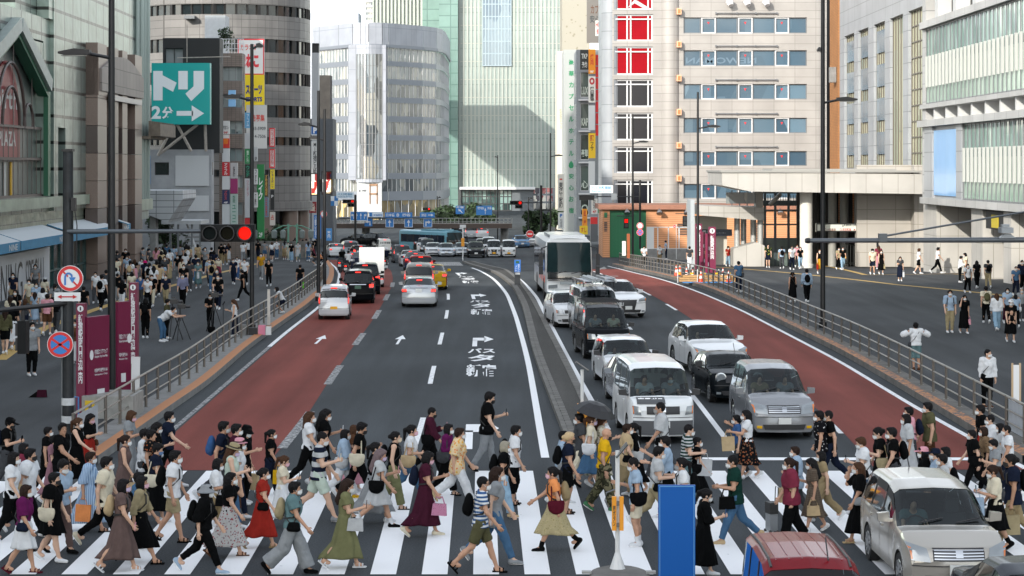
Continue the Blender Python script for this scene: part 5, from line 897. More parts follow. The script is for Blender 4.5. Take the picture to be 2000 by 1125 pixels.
for px0,py0,px1,py1,d,col,tx,l in((464,76,516,146,222,'#d2d2d0',[('カラオケ',.1,.75,.68,.85,'#d0402a'),('まねこ',.1,.8,.2,.58,'#d0303a',False,.06)],'white karaoke billboard with a red frame and round red lettering'),(476,146,516,216,221.5,'#e0c414',[('スポーツ',.1,.9,.45,.75,'#1f2a7a',False,.05),('SPORTS',.1,.9,.25,.38,'#1f2a7a',False,.05)],'bright yellow sports billboard with dark blue lettering'),(481,205,521,290,220,'#b9b9b6',[('広告募集',.05,.9,.62,.78,'#c04038'),('03-5909',.3,.95,.42,.5,'#55585a'),('4-7506',.4,.95,.24,.32,'#55585a')],'pale grey billboard with red advertising lettering and phone numbers'),(526,250,537,287,222,'#cfc8c4',[('カラオケ',.25,.75,.05,.95,'#b8303a',True)],'narrow white karaoke sign with red frame, upper of two'),(526,291,537,328,222,'#cfc8c4',[('まねきねこ',.25,.75,.05,.95,'#b8303a',True)],'narrow white karaoke sign with red frame, lower of two'),(528,331,536,369,222,'#d8c020',[('ジャズスポーツ',.2,.8,.05,.95,'#2a2a6a',True)],'narrow yellow vertical sign under the karaoke signs'),(528,371,536,410,222,'#1d1e20',[('P',.25,.75,.6,.75,'#c8c8c8')],'narrow black sign under the yellow vertical sign'),(502,321,516,466,212,'#15723a',[('レイク',.2,.8,.52,.82,'#d8e0da',True,.04),('2F',.25,.75,.02,.08,'#d8e0da')],'long green vertical sign with white katakana'),(516.5,340,524,384,213,'#26221f',[('不動産の相談',.2,.8,.05,.95,'#c89a50',True)],'narrow dark sign with gold lettering beside the long green sign'),(516.5,386,524,424,213,'#5f7f96',[('日比谷花',.2,.8,.05,.95,'#b03a30',True)],'narrow blue grey sign under the gold lettered sign'),(434,236,448,262,200,'#cfcfcd',[('新宿フレ',.1,.9,.35,.65,'#3a3d40'),('9F',.2,.8,.02,.2,'#b8242a')],'top white panel of the tenant sign column'),(434,263,448,289,200,'#c8352c',[('#',.2,.8,.3,.7,'#d8701e'),('#',0,1,.72,1,'#d0ccc8')],'red tenant panel with an orange bag picture'),(434,290,448,316,200,'#c3c6c8',[],'blank white tenant panel above the red katakana panel'),(434,317,448,343,200,'#b81e2c',[('アイフル',.25,.75,.06,.94,'#dad4d4',True,.04)],'red tenant panel with white vertical katakana'),(434,344,448,370,200,'#c3c6c8',[],'blank white tenant panel below the red katakana panel'),(434,371,448,398,200,'#1a2550',[('プロミス',.3,.7,.3,.95,'#b8444c',True),('4F',.2,.8,.02,.16,'#d8d4d4')],'navy tenant panel with small red lettering'),(434,399,448,440,200,'#b9bdbf',[],'lowest blank tenant panel of the sign column'),(450,318,464,348,201,'#a8abac',[('会計',.35,.65,.1,.8,'#3a3d40',True)],'pale pointed tenant sign beside the red katakana panel'),(450,349,464,378,201,'#8a1a5c',[],'plain magenta tenant sign'),(450,379,464,440,201,'#9fb0aa',[('株式会社',.3,.7,.72,.95,'#2f6a55',True),('ユーコー',.25,.75,.1,.65,'#2f7a62',True)],'pale tenant sign with green vertical company lettering'),(478,220,490,250,206,'#5f9fc8',[('アコム',.3,.7,.1,.9,'#c8dce8',True)],'light blue tenant sign high beside the grey billboard'),(478,260,490,290,206,'#b4b8ba',[],'blank pale tenant sign above the green tenant sign'),(478,291,490,320,206,'#1a8048',[('整体院',.3,.7,.1,.9,'#c0dcc8',True)],'small green tenant sign with white lettering'),(478,321,490,348,206,'#11201c',[('ウッド',.2,.8,.1,.9,'#1f9a78',True)],'black tenant sign with green brush lettering'),(478,349,490,425,206,'#b8bcbf',[('ワシュチップ',.3,.7,.55,.95,'#b0707a',True)],'long pale tenant sign with faint pink lettering'),(478,426,490,442,206,'#b8242c',[],'small plain red panel below the long pale tenant sign'),(496,287,503,315,209,'#b0b3b5',[('5F',.2,.8,.05,.3,'#26282a')],'narrow grey sign marked with a floor number above its neighbour'),(496,330,503,360,209,'#c6c8c8',[('フォト',.25,.75,.1,.95,'#1a1c1e',True)],'narrow white sign with black brush lettering'),(496,376,503,405,209,'#c6c8c8',[('7階',.2,.8,.1,.9,'#1a1c1e',True)],'narrow white sign with floor lettering near street level'),(446,176,460,208,203,'#7fb0d8',[('クリア',.15,.85,.4,.65,'#2a6ab0')],'light blue window poster on the office block'),(527,414,537,440,221,'#b8b4ac',[('占',.2,.8,.4,.8,'#b03a2a')],'pale street level sign by the colonnade')):
 psign(px0,py0,px1,py1,d,col,tx,l,border=(('#c8202c',.12)if 'red frame' in l else None),depth=.3)
LEAF=[mat('leaf_dark',(.012,.026,.01),.7,var=.4,scale=2),mat('leaf_mid',(.03,.06,.02),.7,var=.4,scale=2)]
def tree(name,label,x,d,z0,H,R,tr=.35,n=900,seed=0,cat='tree',group=None,ls=.22):
 rg=np.random.RandomState(seed);r=thing(name,label,cat,(x,d,z0),0,group);m=MB().tube([(0,0,0),(.05,.03,H*.3),(0,.1,H*.6)],[H*.03,H*.022,H*.012],8)
 for i in range(5):a=i*1.3+seed;m.tube([(0,0,H*(.28+.05*i)),(R*.55*math.cos(a),R*.55*math.sin(a),H*(.5+.07*i))],[H*.014,H*.005],6)
 m.bd('trunk',mat('bark','#4a4038',.9,var=.3),r);m=MB();cl=[(rg.normal(0,R*.42),rg.normal(0,R*.42),H*(tr+.1)+rg.rand()*H*(.85-tr),R*(.28+.25*rg.rand()))for _ in range(16)]
 for i in range(n):
  c=cl[rg.randint(16)];v=rg.normal(size=3);v/=np.linalg.norm(v);q=Vector((c[0],c[1],c[2]))+Vector(v)*c[3]*(.6+.5*rg.rand());u=Vector(rg.normal(size=3)).normalized();w2=u.cross(Vector(rg.normal(size=3))).normalized();s=ls*(.6+.8*rg.rand())
  m.add([q-u*s,q+w2*s*.5,q+u*s,q-w2*s*.5],[(0,1,2,3)],0 if rg.rand()<.55 else 1)
 m.bd('crown',LEAF,r);return r
tree('tree','dark leafy tree beside the pier of the stair canopy',X(322,186),186,zg(186),5.2,1.9,.2,1100,1);tree('shrub','dense green shrub by the green lamp posts before the colonnade',X(540,224),224,zg(224),3.4,1.8,.05,800,2,'shrub');tree('shrub','small green shrub before the arcade of the round tower',X(505,222),222,zg(222),2.2,1.1,.05,400,9,'shrub');tree('roof_plant','leafy green plant in the roof garden of the office block',X(442,208),208,Z(100,208),2.2,.9,.1,500,4,'plant',ls=.12)
for i,(px,d,H_,R_,l)in enumerate(((845,330,2.6,2,'dark street tree under the deck beside the blue bus'),(872,345,2.9,2.2,'dark street tree behind the parked white car'),(935,360,2.8,2.2,'dark street tree in front of the lobby glass'),(1048,300,3.2,1.8,'dark tree between the poles behind the coach'),(1085,320,3,1.6,'dark tree at the foot of the company sign'),(905,350,2.6,2.2,'low dark street tree beside the lobby canopy'))):tree('tree',l,X(px,d),d,zg(d),H_,R_,.15,1200,20+i,ls=.4)
for px,l in((563,'green ornamental lamp post with two lanterns, the one by the shrub'),(580,'green ornamental lamp post with two lanterns, the one nearer the railing'),(471,'green ornamental lamp post by the tenant signs')):
 d=212;r=thing('street_lamp',l,'street lamp',(X(px,d),d,zg(d)));G=mat('lamp_green','#5f8f7c',.5);h=Z(437,d)-zg(d);MB().tube([(0,0,0),(0,0,h)],.1,8).bd('pole',G,r);m=MB().tube([(-1.4,0,h-.6),(-.5,0,h-.2),(.5,0,h-.2),(1.4,0,h-.6)],.06,6);m.bd('arm',G,r)
 for s in(-1.4,1.4):MB().lathe([(.1,h-.6),(.3,h-.75),(.26,h-1.4),(.1,h-1.5)],(s,0,0),8).bd('lantern',mat('lantern_grey','#6f7a78',.4),r)
r=thing('stair_entrance','grey metal stair entrance with white roof among the crowd','stairway',(X(315,180),180,zg(180)));S=lambda px:X(px,180)-X(315,180);H=lambda py:Z(py,180)-zg(180);m=MB().box(0,S(392),0,5,H(438),H(431));m.bd('roof',mat('roof_pale','#a8abad',.5),r);m=MB();[m.box(S(p),S(p)+.15,.2,.4,0,H(437))for p in(330,345,372,388)];m.bd('post',POLEG,r);m=MB();[m.box(S(352),S(388),.5+i*.3,.8+i*.3,i*.35,i*.35+.1)for i in range(9)];m.bd('steps',CONC,r);m=MB();m.tube([(S(388),.4,.9),(S(352),3,3.9)],.1,6);m.bd('handrail',FRW,r)
MB().box(S(378),S(394),-1,-.8,0,H(482)).bd('side_panel',mat('panel_pale','#b4b7b9',.5),r)
r=thing('footbridge_wall','low concrete parapet wall behind the crowd at the end of the plaza','wall',(X(420,217),217,zg(217)+PH));MB().box(0,X(610,217)-X(420,217),0,.3,0,1.7).bd('wall',CONCD,r)
# ---------------- vehicles ----------------
TYRE=mat('tyre',(.012,.012,.012),.8);RIM=mat('alloy','#9a9c9e',.3,.8);TRIM=mat('black_plastic',(.018,.018,.02),.55);CHROME=mat('chrome','#b8babc',.15,1.0);UNDER=mat('underbody',(.006,.006,.006),.9);SEAT=mat('seat_dark',(.035,.035,.037),.8)
CGL=glassmat('car_glass',(.42,.5,.5));CGD=glassmat('privacy_glass',(.1,.12,.13));HEAD=mat('headlight_lens','#868c8f',.08,.3,coat=.6);TAIL=mat('taillight_red','#8e0f10',.2,coat=1);BRK=mat('brake_lit','#ff2a18',.3,emit=.7);AMB=mat('amber_lens','#c0661a',.2,coat=1);PLW=mat('plate_white','#c6c8c6',.5);PLY=mat('plate_yellow','#dca012',.5);PLG=mat('plate_green','#1c4a34',.5)
CARS={'kei':dict(L=3.4,W=1.475,H=1.6,top=[(0,.62),(.06,.78),(.55,.93),(.95,1.03),(1.55,1.55),(2.1,1.6),(3.0,1.56),(3.12,1.5),(3.36,.95),(3.4,.8)],belt=(.9,.97),wy=(.62,2.98),r=.28,win=[(1.3,1.95),(2.02,2.7),(2.76,3.1)],tum=.14),'keivan':dict(L=3.4,W=1.475,H=1.88,top=[(0,.85),(.05,1.0),(.16,1.06),(.72,1.76),(1.1,1.86),(2.2,1.88),(3.2,1.84),(3.3,1.78),(3.37,1.0),(3.4,.8)],belt=(1.03,1.05),wy=(.5,2.9),r=.27,win=[(.62,1.3),(1.38,2.25),(2.32,3.15)],tum=.1),'taxi':dict(L=4.4,W=1.695,H=1.75,top=[(0,.66),(.08,.86),(.8,1.03),(1.25,1.1),(2.0,1.68),(2.6,1.75),(3.7,1.7),(3.9,1.6),(4.3,1.05),(4.38,.9),(4.4,.7)],belt=(.98,1.04),wy=(.8,3.55),r=.31,win=[(1.6,2.3),(2.38,3.25),(3.32,3.8)],tum=.16),'sedan':dict(L=4.85,W=1.8,H=1.46,top=[(0,.55),(.07,.7),(.9,.93),(1.4,.99),(2.15,1.4),(2.7,1.46),(3.4,1.43),(4.15,1.1),(4.7,1.05),(4.82,.9),(4.85,.7)],belt=(.9,.98),wy=(.9,3.75),r=.32,win=[(1.75,2.65),(2.73,3.45)],tum=.2),'wagon':dict(L=4.3,W=1.69,H=1.53,top=[(0,.6),(.07,.82),(.75,.98),(1.1,1.03),(1.75,1.47),(2.3,1.53),(3.8,1.49),(3.95,1.42),(4.25,.95),(4.3,.7)],belt=(.93,.96),wy=(.78,3.3),r=.3,win=[(1.5,2.2),(2.28,3.0),(3.08,3.85)],tum=.14),'minivan':dict(L=4.6,W=1.7,H=1.78,top=[(0,.62),(.08,.82),(.75,1.03),(1.15,1.12),(2.0,1.68),(2.6,1.77),(4.0,1.76),(4.25,1.68),(4.52,1.05),(4.6,.7)],belt=(.98,1.05),wy=(.85,3.6),r=.32,win=[(1.65,2.4),(2.48,3.35),(3.42,4.2)],tum=.17),'suv':dict(L=4.75,W=1.88,H=1.7,top=[(0,.68),(.08,.9),(.9,1.07),(1.4,1.13),(2.15,1.62),(2.75,1.7),(3.8,1.66),(4.05,1.58),(4.55,1.08),(4.75,.85)],belt=(1.0,1.12),wy=(.92,3.72),r=.37,win=[(1.75,2.5),(2.58,3.35),(3.42,3.95)],tum=.2),'mini':dict(L=3.72,W=1.68,H=1.41,top=[(0,.52),(.06,.72),(.35,.9),(.95,1.0),(1.25,1.02),(1.75,1.36),(2.2,1.41),(3.2,1.35),(3.35,1.28),(3.62,.92),(3.72,.7)],belt=(.94,.98),wy=(.72,3.18),r=.31,win=[(1.5,2.45),(2.52,3.25)],tum=.15),'van':dict(L=4.7,W=1.7,H=1.98,top=[(0,.82),(.06,1.02),(.25,1.13),(.5,1.17),(1.2,1.86),(1.7,1.96),(3.0,1.98),(4.45,1.95),(4.58,1.88),(4.66,1.1),(4.7,.8)],belt=(1.12,1.15),wy=(.95,3.5),r=.33,win=[(1.0,1.75),(1.85,3.05),(3.15,4.45)],tum=.12),'lorry':dict(L=3.4,W=1.475,H=1.8,top=[(0,.85),(.05,1.0),(.14,1.06),(.6,1.7),(.9,1.78),(1.25,1.75),(1.3,.95),(3.4,.6)],belt=(1.03,.9),wy=(.5,2.5),r=.27,win=[(.5,1.1)],tum=.1)}
CARS['lowvan']=dict(CARS['minivan'],H=1.64,top=[(y,z*.925 if z>1.06 else z)for y,z in CARS['minivan']['top']])
def wheel_mesh(r,rim):
 k=('wheel',r,rim)
 if k not in CARMESH:
  m=MB().lathe([(r*.68,-.09),(r*.95,-.1),(r,-.07),(r,.07),(r*.95,.1),(r*.68,.09)],n=24,axis='x');t=m.bd('tyre',TYRE,None,smooth=True)
  m=MB().lathe([(r*.69,-.085),(r*.69,.07),(r*.62,.085),(.02,.06)],n=24,axis='x',mi=1)
  for i in range(9 if rim else 14):a=2*PI*i/(9 if rim else 14);M=Matrix.Rotation(a,4,'X');m.box(.066,.1,-.02,.02,.04,r*.66,0,M)
  m.lathe([(r*.66,.088),(r*.62,.098),(r*.58,.088)],n=24,axis='x',cap=False);m.lathe([(.06,.11),(.05,.06)],n=12,axis='x');q=m.bd('rim',[RIM,TRIM],None);CARMESH[k]=(t.data,q.data);bpy.data.objects.remove(t);bpy.data.objects.remove(q)
 return CARMESH[k]
def mk(name,me,parent):o=bpy.data.objects.new(name,me);C.objects.link(o);o.parent=parent;return o
def car(kind,px,py,col,label,away=False,yaw=0.,cat='car',name=None,plate=PLW,priv=True,brake=True,metal=.0,two=None,near=False,xy=None,opts=(),group=None,grille=None,hl=None,name_=None):
 S=CARS[kind];L,W,H=S['L'],S['W'],S['H'];hw=W/2
 x,d=xy or g2w(px,py);z0=zg(d)
 slope=math.atan2(zg(d+3)-zg(d-1),4)
 r=thing(name or 'car',label,cat,(x,d,z0),group=group)
 if away:r.matrix_world=Matrix.Translation((x,d,z0))@Matrix.Rotation(yaw,4,'Z')@Matrix.Rotation(slope,4,'X')@Matrix.Rotation(PI,4,'Z')@Matrix.Translation((0,-L,0))
 else:r.matrix_world=Matrix.Translation((x,d,z0))@Matrix.Rotation(yaw,4,'Z')@Matrix.Rotation(slope,4,'X')
 PT=paint(col,metal);ty=[p[0]for p in S['top']];tz=[p[1]for p in S['top']]
 yy=np.linspace(0,L,300);zz=np.interp(yy,ty,tz);k=np.exp(-np.linspace(-2,2,9)**2);k/=k.sum();zz=np.convolve(np.pad(zz,4,'edge'),k,'valid')
 top=lambda y:float(np.interp(y,yy,zz));belt=lambda y:S['belt'][0]+(S['belt'][1]-S['belt'][0])*y/L
 zb0=.2 if kind not in('suv',)else .24;R=S['r'];arch=R+.055
 def sec(y):
  zt=top(y);zl_=min(belt(y),zt-.03);g=zt-zl_;f=min(1,g/(H-belt(y)))
  w_=hw*(1-.1*max(0,1-y/.55)**2-.07*max(0,1-(L-y)/.5)**2);a=0
  for wy in S['wy']:
   q=arch**2-(y-wy)**2
   if q>0:a=max(a,R+math.sqrt(q))
  zs=max(zb0+.07,a);zb=max(zb0,a-.03);wr=w_*(.95-S['tum']*f);zs=min(zs,zl_-.1)
  return[(0,zb0 if not a else zb),(w_*.9,zb),(w_*.985,zs),(w_,zs+.4*(zl_-zs)),(w_*.99,zl_-.14*(zl_-zs)),(w_*.955,zl_),(wr,zt-min(.1,.55*g)),(wr*.85,zt-min(.028,.2*g)),(0,zt)]
 def warp(p):
  x,y,z=p;b=(x/hw)**2
  return(x,y+.16*b*max(0,1-y/.9)**2-.1*b*max(0,1-(L-y)/.7)**2+.05*max(0,.45-z)*max(0,1-y/.3),z)
 cnt=[1,1,2,2,2,3,2,3]
 sty=sorted({round(v,3)for v in np.linspace(0,L,46)}|{round(ty[i]+(ty[i+1]-ty[i])*j/4,3)for i in range(len(ty)-1)for j in range(5)}|{round(wy+arch*c,3)for wy in S['wy']for c in(-1,-.97,-.85,-.6,-.3,0,.3,.6,.85,.97,1)}|{round(v,3)for w2 in S['win']for v in w2})
 sty=[v for i,v in enumerate(sty)if i==0 or v-sty[i-1]>.004]
 def half(y):
  P=sec(y);out=[];sg=[]
  for i,n in enumerate(cnt):
   for j in range(n):t=j/n;out.append((P[i][0]*(1-t)+P[i+1][0]*t,P[i][1]*(1-t)+P[i+1][1]*t));sg.append(i)
  out.append(P[-1]);return out,sg
 i_c=[i for i in range(len(ty))if tz[i]>H*.9][0];ws=(ty[i_c-1]+.04,ty[i_c]+.02);i_r=[i for i in range(len(ty))if tz[i]>H*.88][-1];rs=(ty[i_r]+.03,ty[i_r+1]-.04)
 if kind=='lorry':rs=(9,9)
 m=MB();rows=[half(y)[0]for y in sty];sg=half(1)[1];n=len(rows[0]);vid={}
 for i,y in enumerate(sty):
  for s in(1,-1):
   for j,(a,b)in enumerate(rows[i]):vid[i,s,j]=len(m.v);m.v.append(warp((s*a,y,b)))
 for i in range(len(sty)-1):
  ym=(sty[i]+sty[i+1])/2
  for j in range(n-1):
   if sg[j]==5 and any(a<ym<b for a,b in S['win']):continue
   if sg[j]>=6 and(ws[0]<ym<ws[1]or rs[0]<ym<rs[1]):continue
   for s in(1,-1):
    q=[vid[i,s,j],vid[i+1,s,j],vid[i+1,s,j+1],vid[i,s,j+1]];m.f.append(tuple(q if s>0 else q[::-1]));m.m.append(1 if sg[j]<2 else(2 if two and sg[j]<4 else 0))
 for i in(0,len(sty)-1):
  q=[vid[i,1,j]for j in range(n)]+[vid[i,-1,j]for j in range(n-1,-1,-1)];m.f.append(tuple(q if i==0 else q[::-1]));m.m.append(0)
 b=m.bd('body',[PT,UNDER,paint(two,metal)if two else PT],r,smooth=True)
 m=MB();bz=S['belt'][0]-.22;y0,y1=ws[0]+.1,min(rs[0],L)-.15
 m.box(-hw*.86,hw*.86,y0,y1,zb0+.12,zb0+.2);m.box(-hw*.86,hw*.86,ws[0]+.05,ws[0]+.5,bz-.1,bz+.13);m.box(-hw*.86,-hw*.84,y0,y1,zb0+.2,bz+.15);m.box(hw*.84,hw*.86,y0,y1,zb0+.2,bz+.15)
 ys_=(ws[1]+.1,ws[1]+1.1)if kind not in('lorry',)else(ws[1]+.05,)
 for yq in ys_:
  if yq>y1-.2:continue
  for sx in(-.42,.42):m.box(sx*hw-.24,sx*hw+.24,yq,yq+.16,zb0+.3,bz+.32);m.box(sx*hw-.12,sx*hw+.12,yq+.02,yq+.12,bz+.34,min(bz+.56,H-.22))
 m.box(-hw*.8,hw*.8,y1-.02,y1,zb0+.2,bz+.1);m.bd('interior',SEAT,r)
 m=MB();c=Vector((-.4*hw,ws[1]-.22,bz+.16));m.tube([c+Vector((.18*math.cos(a),.06*math.sin(a),.17*math.sin(a)))for a in[2*PI*i/16 for i in range(17)]],.016,5);m.bd('steering_wheel',SEAT,r)
 def skin(name,ya,yb,seg0,seg1,ta,tb,ma,both=False,s=1,ny=10,off=.0):
  """a panel following the hull: from section point seg0+ta to seg1+tb"""
  m=MB();nx=8
  for i in range(ny+1):
   y=ya+(yb-ya)*i/ny;P=sec(y);row=[]
   for j in range(nx+1):
    u=seg0+ta+(seg1+tb-seg0-ta)*j/nx;a=min(int(u),7);t=u-a;row.append((P[a][0]*(1-t)+P[a+1][0]*t,P[a][1]*(1-t)+P[a+1][1]*t))
   pts=[(s*p[0]*(1-off),y,p[1]-off)for p in row]
   if both:pts=pts+[(-p[0],y,p[2])for p in pts[-2::-1]]
   m.v+=[warp(p)for p in pts]
  k=len(m.v)//(ny+1);m.f=[(i*k+j,(i+1)*k+j,(i+1)*k+j+1,i*k+j+1)for i in range(ny)for j in range(k-1)];m.m=[0]*len(m.f)
  return m.bd(name,ma,r,smooth=True)
 skin('windscreen',ws[0]-.01,ws[1]+.01,6,8,0,0,CGL,True,off=.003)
 if rs[0]<L:skin('rear_window',rs[0]-.01,rs[1]+.01,6,8,0,0,CGD if priv else CGL,True,off=.003)
 for i,(a,b2)in enumerate(S['win']):
  for s in(1,-1):
   skin('side_window',a,b2,5,6,0,0,CGL if(i==0 or not priv)else CGD,s=s,ny=6,off=.003)
   if i:
    q=MB();[q.add([warp((s*(sec(a)[5][0]*(1-t)+sec(a)[6][0]*t+.004),a-.07+.075*e,sec(a)[5][1]*(1-t)+sec(a)[6][1]*t))for e,t in((0,.02),(1,.02),(1,.98),(0,.98))],[(0,1,2,3)])];q.bd('pillar_trim',TRIM,r)
 iv=lambda z,lo:float(np.interp(z,zz[:150]if lo else zz[:149:-1],yy[:150]if lo else yy[:149:-1]))
 def yf(z):return 0 if z<=zz[0]else iv(z,True)
 def yb(z):return L if z<=zz[-1]else iv(z,False)
 def patch(name,quad,ma,rear=False,th=.012,parent=None,nx=6,nz=3):
  m=MB();vs=[]
  for lay in(1,0):
   for i in range(nx+1):
    for j in range(nz+1):
     u,v=i/nx,j/nz;a,b3,c3,d3=quad;X_=(a[0]*(1-u)+b3[0]*u)*(1-v)+(d3[0]*(1-u)+c3[0]*u)*v;Z_=(a[1]*(1-u)+b3[1]*u)*(1-v)+(d3[1]*(1-u)+c3[1]*u)*v
     wl=sec(max(.02,min(L-.02,yf(Z_)+.02 if not rear else yb(Z_)-.02)))[3][0];X_=max(-wl*1.0,min(wl*1.0,X_))
     p=warp((X_,yb(Z_)if rear else yf(Z_),Z_));o=th*lay-.004;vs.append((p[0],p[1]+(o if rear else-o),p[2]+(o*.3 if Z_>(zz[-1]if rear else zz[0])else 0)))
  k=(nz+1);N_=(nx+1)*k;fs=[]
  for i in range(nx):
   for j in range(nz):q=(i*k+j,(i+1)*k+j,(i+1)*k+j+1,i*k+j+1);fs.append(q)
  ed=[i*k for i in range(nx+1)]+[nx*k+j for j in range(1,k)]+[i*k+nz for i in range(nx-1,-1,-1)]+[j for j in range(nz-1,0,-1)]
  fs+=[(ed[i],ed[i-1],ed[i-1]+N_,ed[i]+N_)for i in range(len(ed))];m.add(vs,fs);return m.bd(name,ma,parent or r,smooth=True)
 W2=hw;tf=zz[0]
 if not away or near:
  hz={'van':(.74,.98),'keivan':(.62,.84),'lorry':(.62,.84),'suv':(.78,.93),'mini':(.62,.86),'minivan':(.66,.9),'lowvan':(.62,.86)}.get(kind,(.62,.8))
  if kind=='mini':
   for s in(1,-1):
    q=MB();q.lathe([(.155,0),(.15,.02),(.13,.03)],n=20,axis='y');q.v=[(x_*.98+s*W2*.66,-y_+yf(.78)+.16*.43*.9-.05,z_+.76)for x_,y_,z_ in q.v];q.bd('headlight',HEAD,r,smooth=True);q=MB();q.lathe([(.175,-.05),(.175,.012),(.15,.016)],n=20,axis='y',cap=False);q.v=[(x_+s*W2*.66,-y_+yf(.78)+.02,z_+.76)for x_,y_,z_ in q.v];q.bd('chrome_ring',CHROME,r)
    q=MB();q.box(s*W2*.42-.015,s*W2*.42+.015,.2,1.1,top(.6)-.02,top(.6)-.01);
  else:
   for s in(1,-1):
    a,b3=(hl or(.52,.97));h=patch('headlight',[(s*W2*a,hz[0]),(s*W2*b3,hz[0]+.03),(s*W2*b3,hz[1]+(.05 if kind in('suv','sedan','minivan','lowvan')else 0)),(s*W2*(a+.06),hz[1]-.03)],HEAD,th=.022)
    patch('indicator',[(s*W2*(b3-.1),hz[0]+.04),(s*W2*b3,hz[0]+.04),(s*W2*b3,hz[1]),(s*W2*(b3-.08),hz[1]-.02)],AMB,th=.026,parent=h,nx=2)
  gz=(hz[0]+.02,hz[1]-.02);gw=.5
  if 'biggrille' in opts:patch('grille',[(-W2*.3,.38),(W2*.3,.38),(W2*.45,.86),(-W2*.45,.86)],TRIM,th=.02)
  else:patch('grille',[(-W2*gw,gz[0]),(W2*gw,gz[0]),(W2*gw,gz[1]),(-W2*gw,gz[1])],grille or(TRIM if kind not in('keivan',)else PT),th=.014)
  if 'bars' in opts:[patch('grille_bar',[(-W2*.48,gz[0]+.02+i*.045),(W2*.48,gz[0]+.02+i*.045),(W2*.48,gz[0]+.042+i*.045),(-W2*.48,gz[0]+.042+i*.045)],CHROME,th=.024,nz=1)for i in range(4)]
  patch('badge',[(-.06,gz[0]+.05),(.06,gz[0]+.05),(.06,gz[1]-.03),(-.06,gz[1]-.03)],CHROME,th=.03,nx=2)
  patch('lower_grille',[(-W2*.6,.27),(W2*.6,.27),(W2*.66,.4),(-W2*.66,.4)],TRIM,th=.012);patch('bumper_line',[(-W2*.9,hz[0]-.07),(W2*.9,hz[0]-.07),(W2*.9,hz[0]-.055),(-W2*.9,hz[0]-.055)],TRIM,th=.006,nz=1)
  if 'darkbumper' in opts:patch('bumper',[(-W2*.99,.24),(W2*.99,.24),(W2*.99,.6),(-W2*.99,.6)],mat('bumper_grey','#4b4d50',.5),th=.03)
  for s in(1,-1):patch('fog_light',[(s*W2*.68,.3),(s*W2*.84,.3),(s*W2*.84,.37),(s*W2*.68,.37)],mat('fog_yellow','#c79a1a',.2,coat=1)if 'yellowfog' in opts else HEAD,th=.034,nx=2)
  pz=.42 if plate is not PLY else .4;p_=patch('number_plate',[(-.165,pz),(.165,pz),(.165,pz+.165),(-.165,pz+.165)],plate,th=.04,nx=2)
 if away or near:
  tzb={'kei':(.72,1.2),'keivan':(.7,1.0),'taxi':(.82,1.1),'sedan':(.76,.95),'wagon':(.8,1.15),'minivan':(.85,1.35),'suv':(.9,1.12),'mini':(.7,.92),'van':(.75,1.15),'lorry':(.4,.55)}[kind];tw=.86 if kind in('kei','keivan','van','minivan')else .66
  for s in(1,-1):
   h=patch('taillight',[(s*W2*tw,tzb[0]),(s*W2*.99,tzb[0]),(s*W2*(.99 if tzb[1]<1 else .94),tzb[1]),(s*W2*(tw+.04 if tzb[1]<1.1 else .84),tzb[1])],TAIL,True,th=.025)
   if brake:patch('brake_lamp',[(s*W2*(tw+.03),tzb[0]+.05),(s*W2*.95,tzb[0]+.05),(s*W2*.94,tzb[0]+.05+(tzb[1]-tzb[0])*.5),(s*W2*(tw+.03),tzb[0]+.05+(tzb[1]-tzb[0])*.5)],BRK,True,th=.03,parent=h,nx=3)
  if brake and kind!='lorry':patch('high_brake_lamp',[(-.14,rs and H-.16),(.14,H-.16),(.14,H-.12),(-.14,H-.12)],BRK,True,th=.03,nx=3,nz=1)
  pz=.78 if kind in('sedan','taxi')else .46;patch('number_plate',[(-.165,pz),(.165,pz),(.165,pz+.165),(-.165,pz+.165)],plate,True,th=.03,nx=2)
  patch('rear_bumper',[(-W2*.97,.26),(W2*.97,.26),(W2*.97,.5),(-W2*.97,.5)],PT,True,th=.05);patch('bumper_seam',[(-W2*.95,.52),(W2*.95,.52),(W2*.95,.535),(-W2*.95,.535)],TRIM,True,th=.008,nz=1)
  if kind not in('sedan','lorry'):patch('rear_wiper',[(-.02,S['belt'][1]+.1),(.36,S['belt'][1]+.05),(.36,S['belt'][1]+.07),(-.02,S['belt'][1]+.13)],TRIM,True,th=.03,nx=4,nz=1)
  if 'chrome' in opts:patch('garnish',[(-W2*.5,pz+.2),(W2*.5,pz+.2),(W2*.5,pz+.24),(-W2*.5,pz+.24)],CHROME,True,th=.03,nz=1)
 m=MB()
 for s in(-.5,.25):P=sec(ws[0]+.06);m.tube([warp((s*W2,ws[0]+.0,top(ws[0])+.02)),warp((s*W2+.5*W2,ws[0]+.1,top(ws[0]+.1)+.025))],.012,5)
 m.bd('wiper',TRIM,r)
 ym=ws[0]+.35 if kind not in('van','keivan','lorry')else ws[0]+.3;PM=sec(ym)
 for s in(1,-1):
  m=MB();xm=PM[5][0];zm=belt(ym)+.06;m.prism([(s*(xm+.04),zm-.02),(s*(xm+.24),zm+.0),(s*(xm+.25),zm+.13),(s*(xm+.06),zm+.15)],ym-.06,ym+.06);m.box(min(s*xm*.97,s*(xm+.06)),max(s*xm*.97,s*(xm+.06)),ym-.02,ym+.03,zm-.02,zm+.03);m.bd('mirror',TRIM if 'blackmirror' in opts else PT,r)
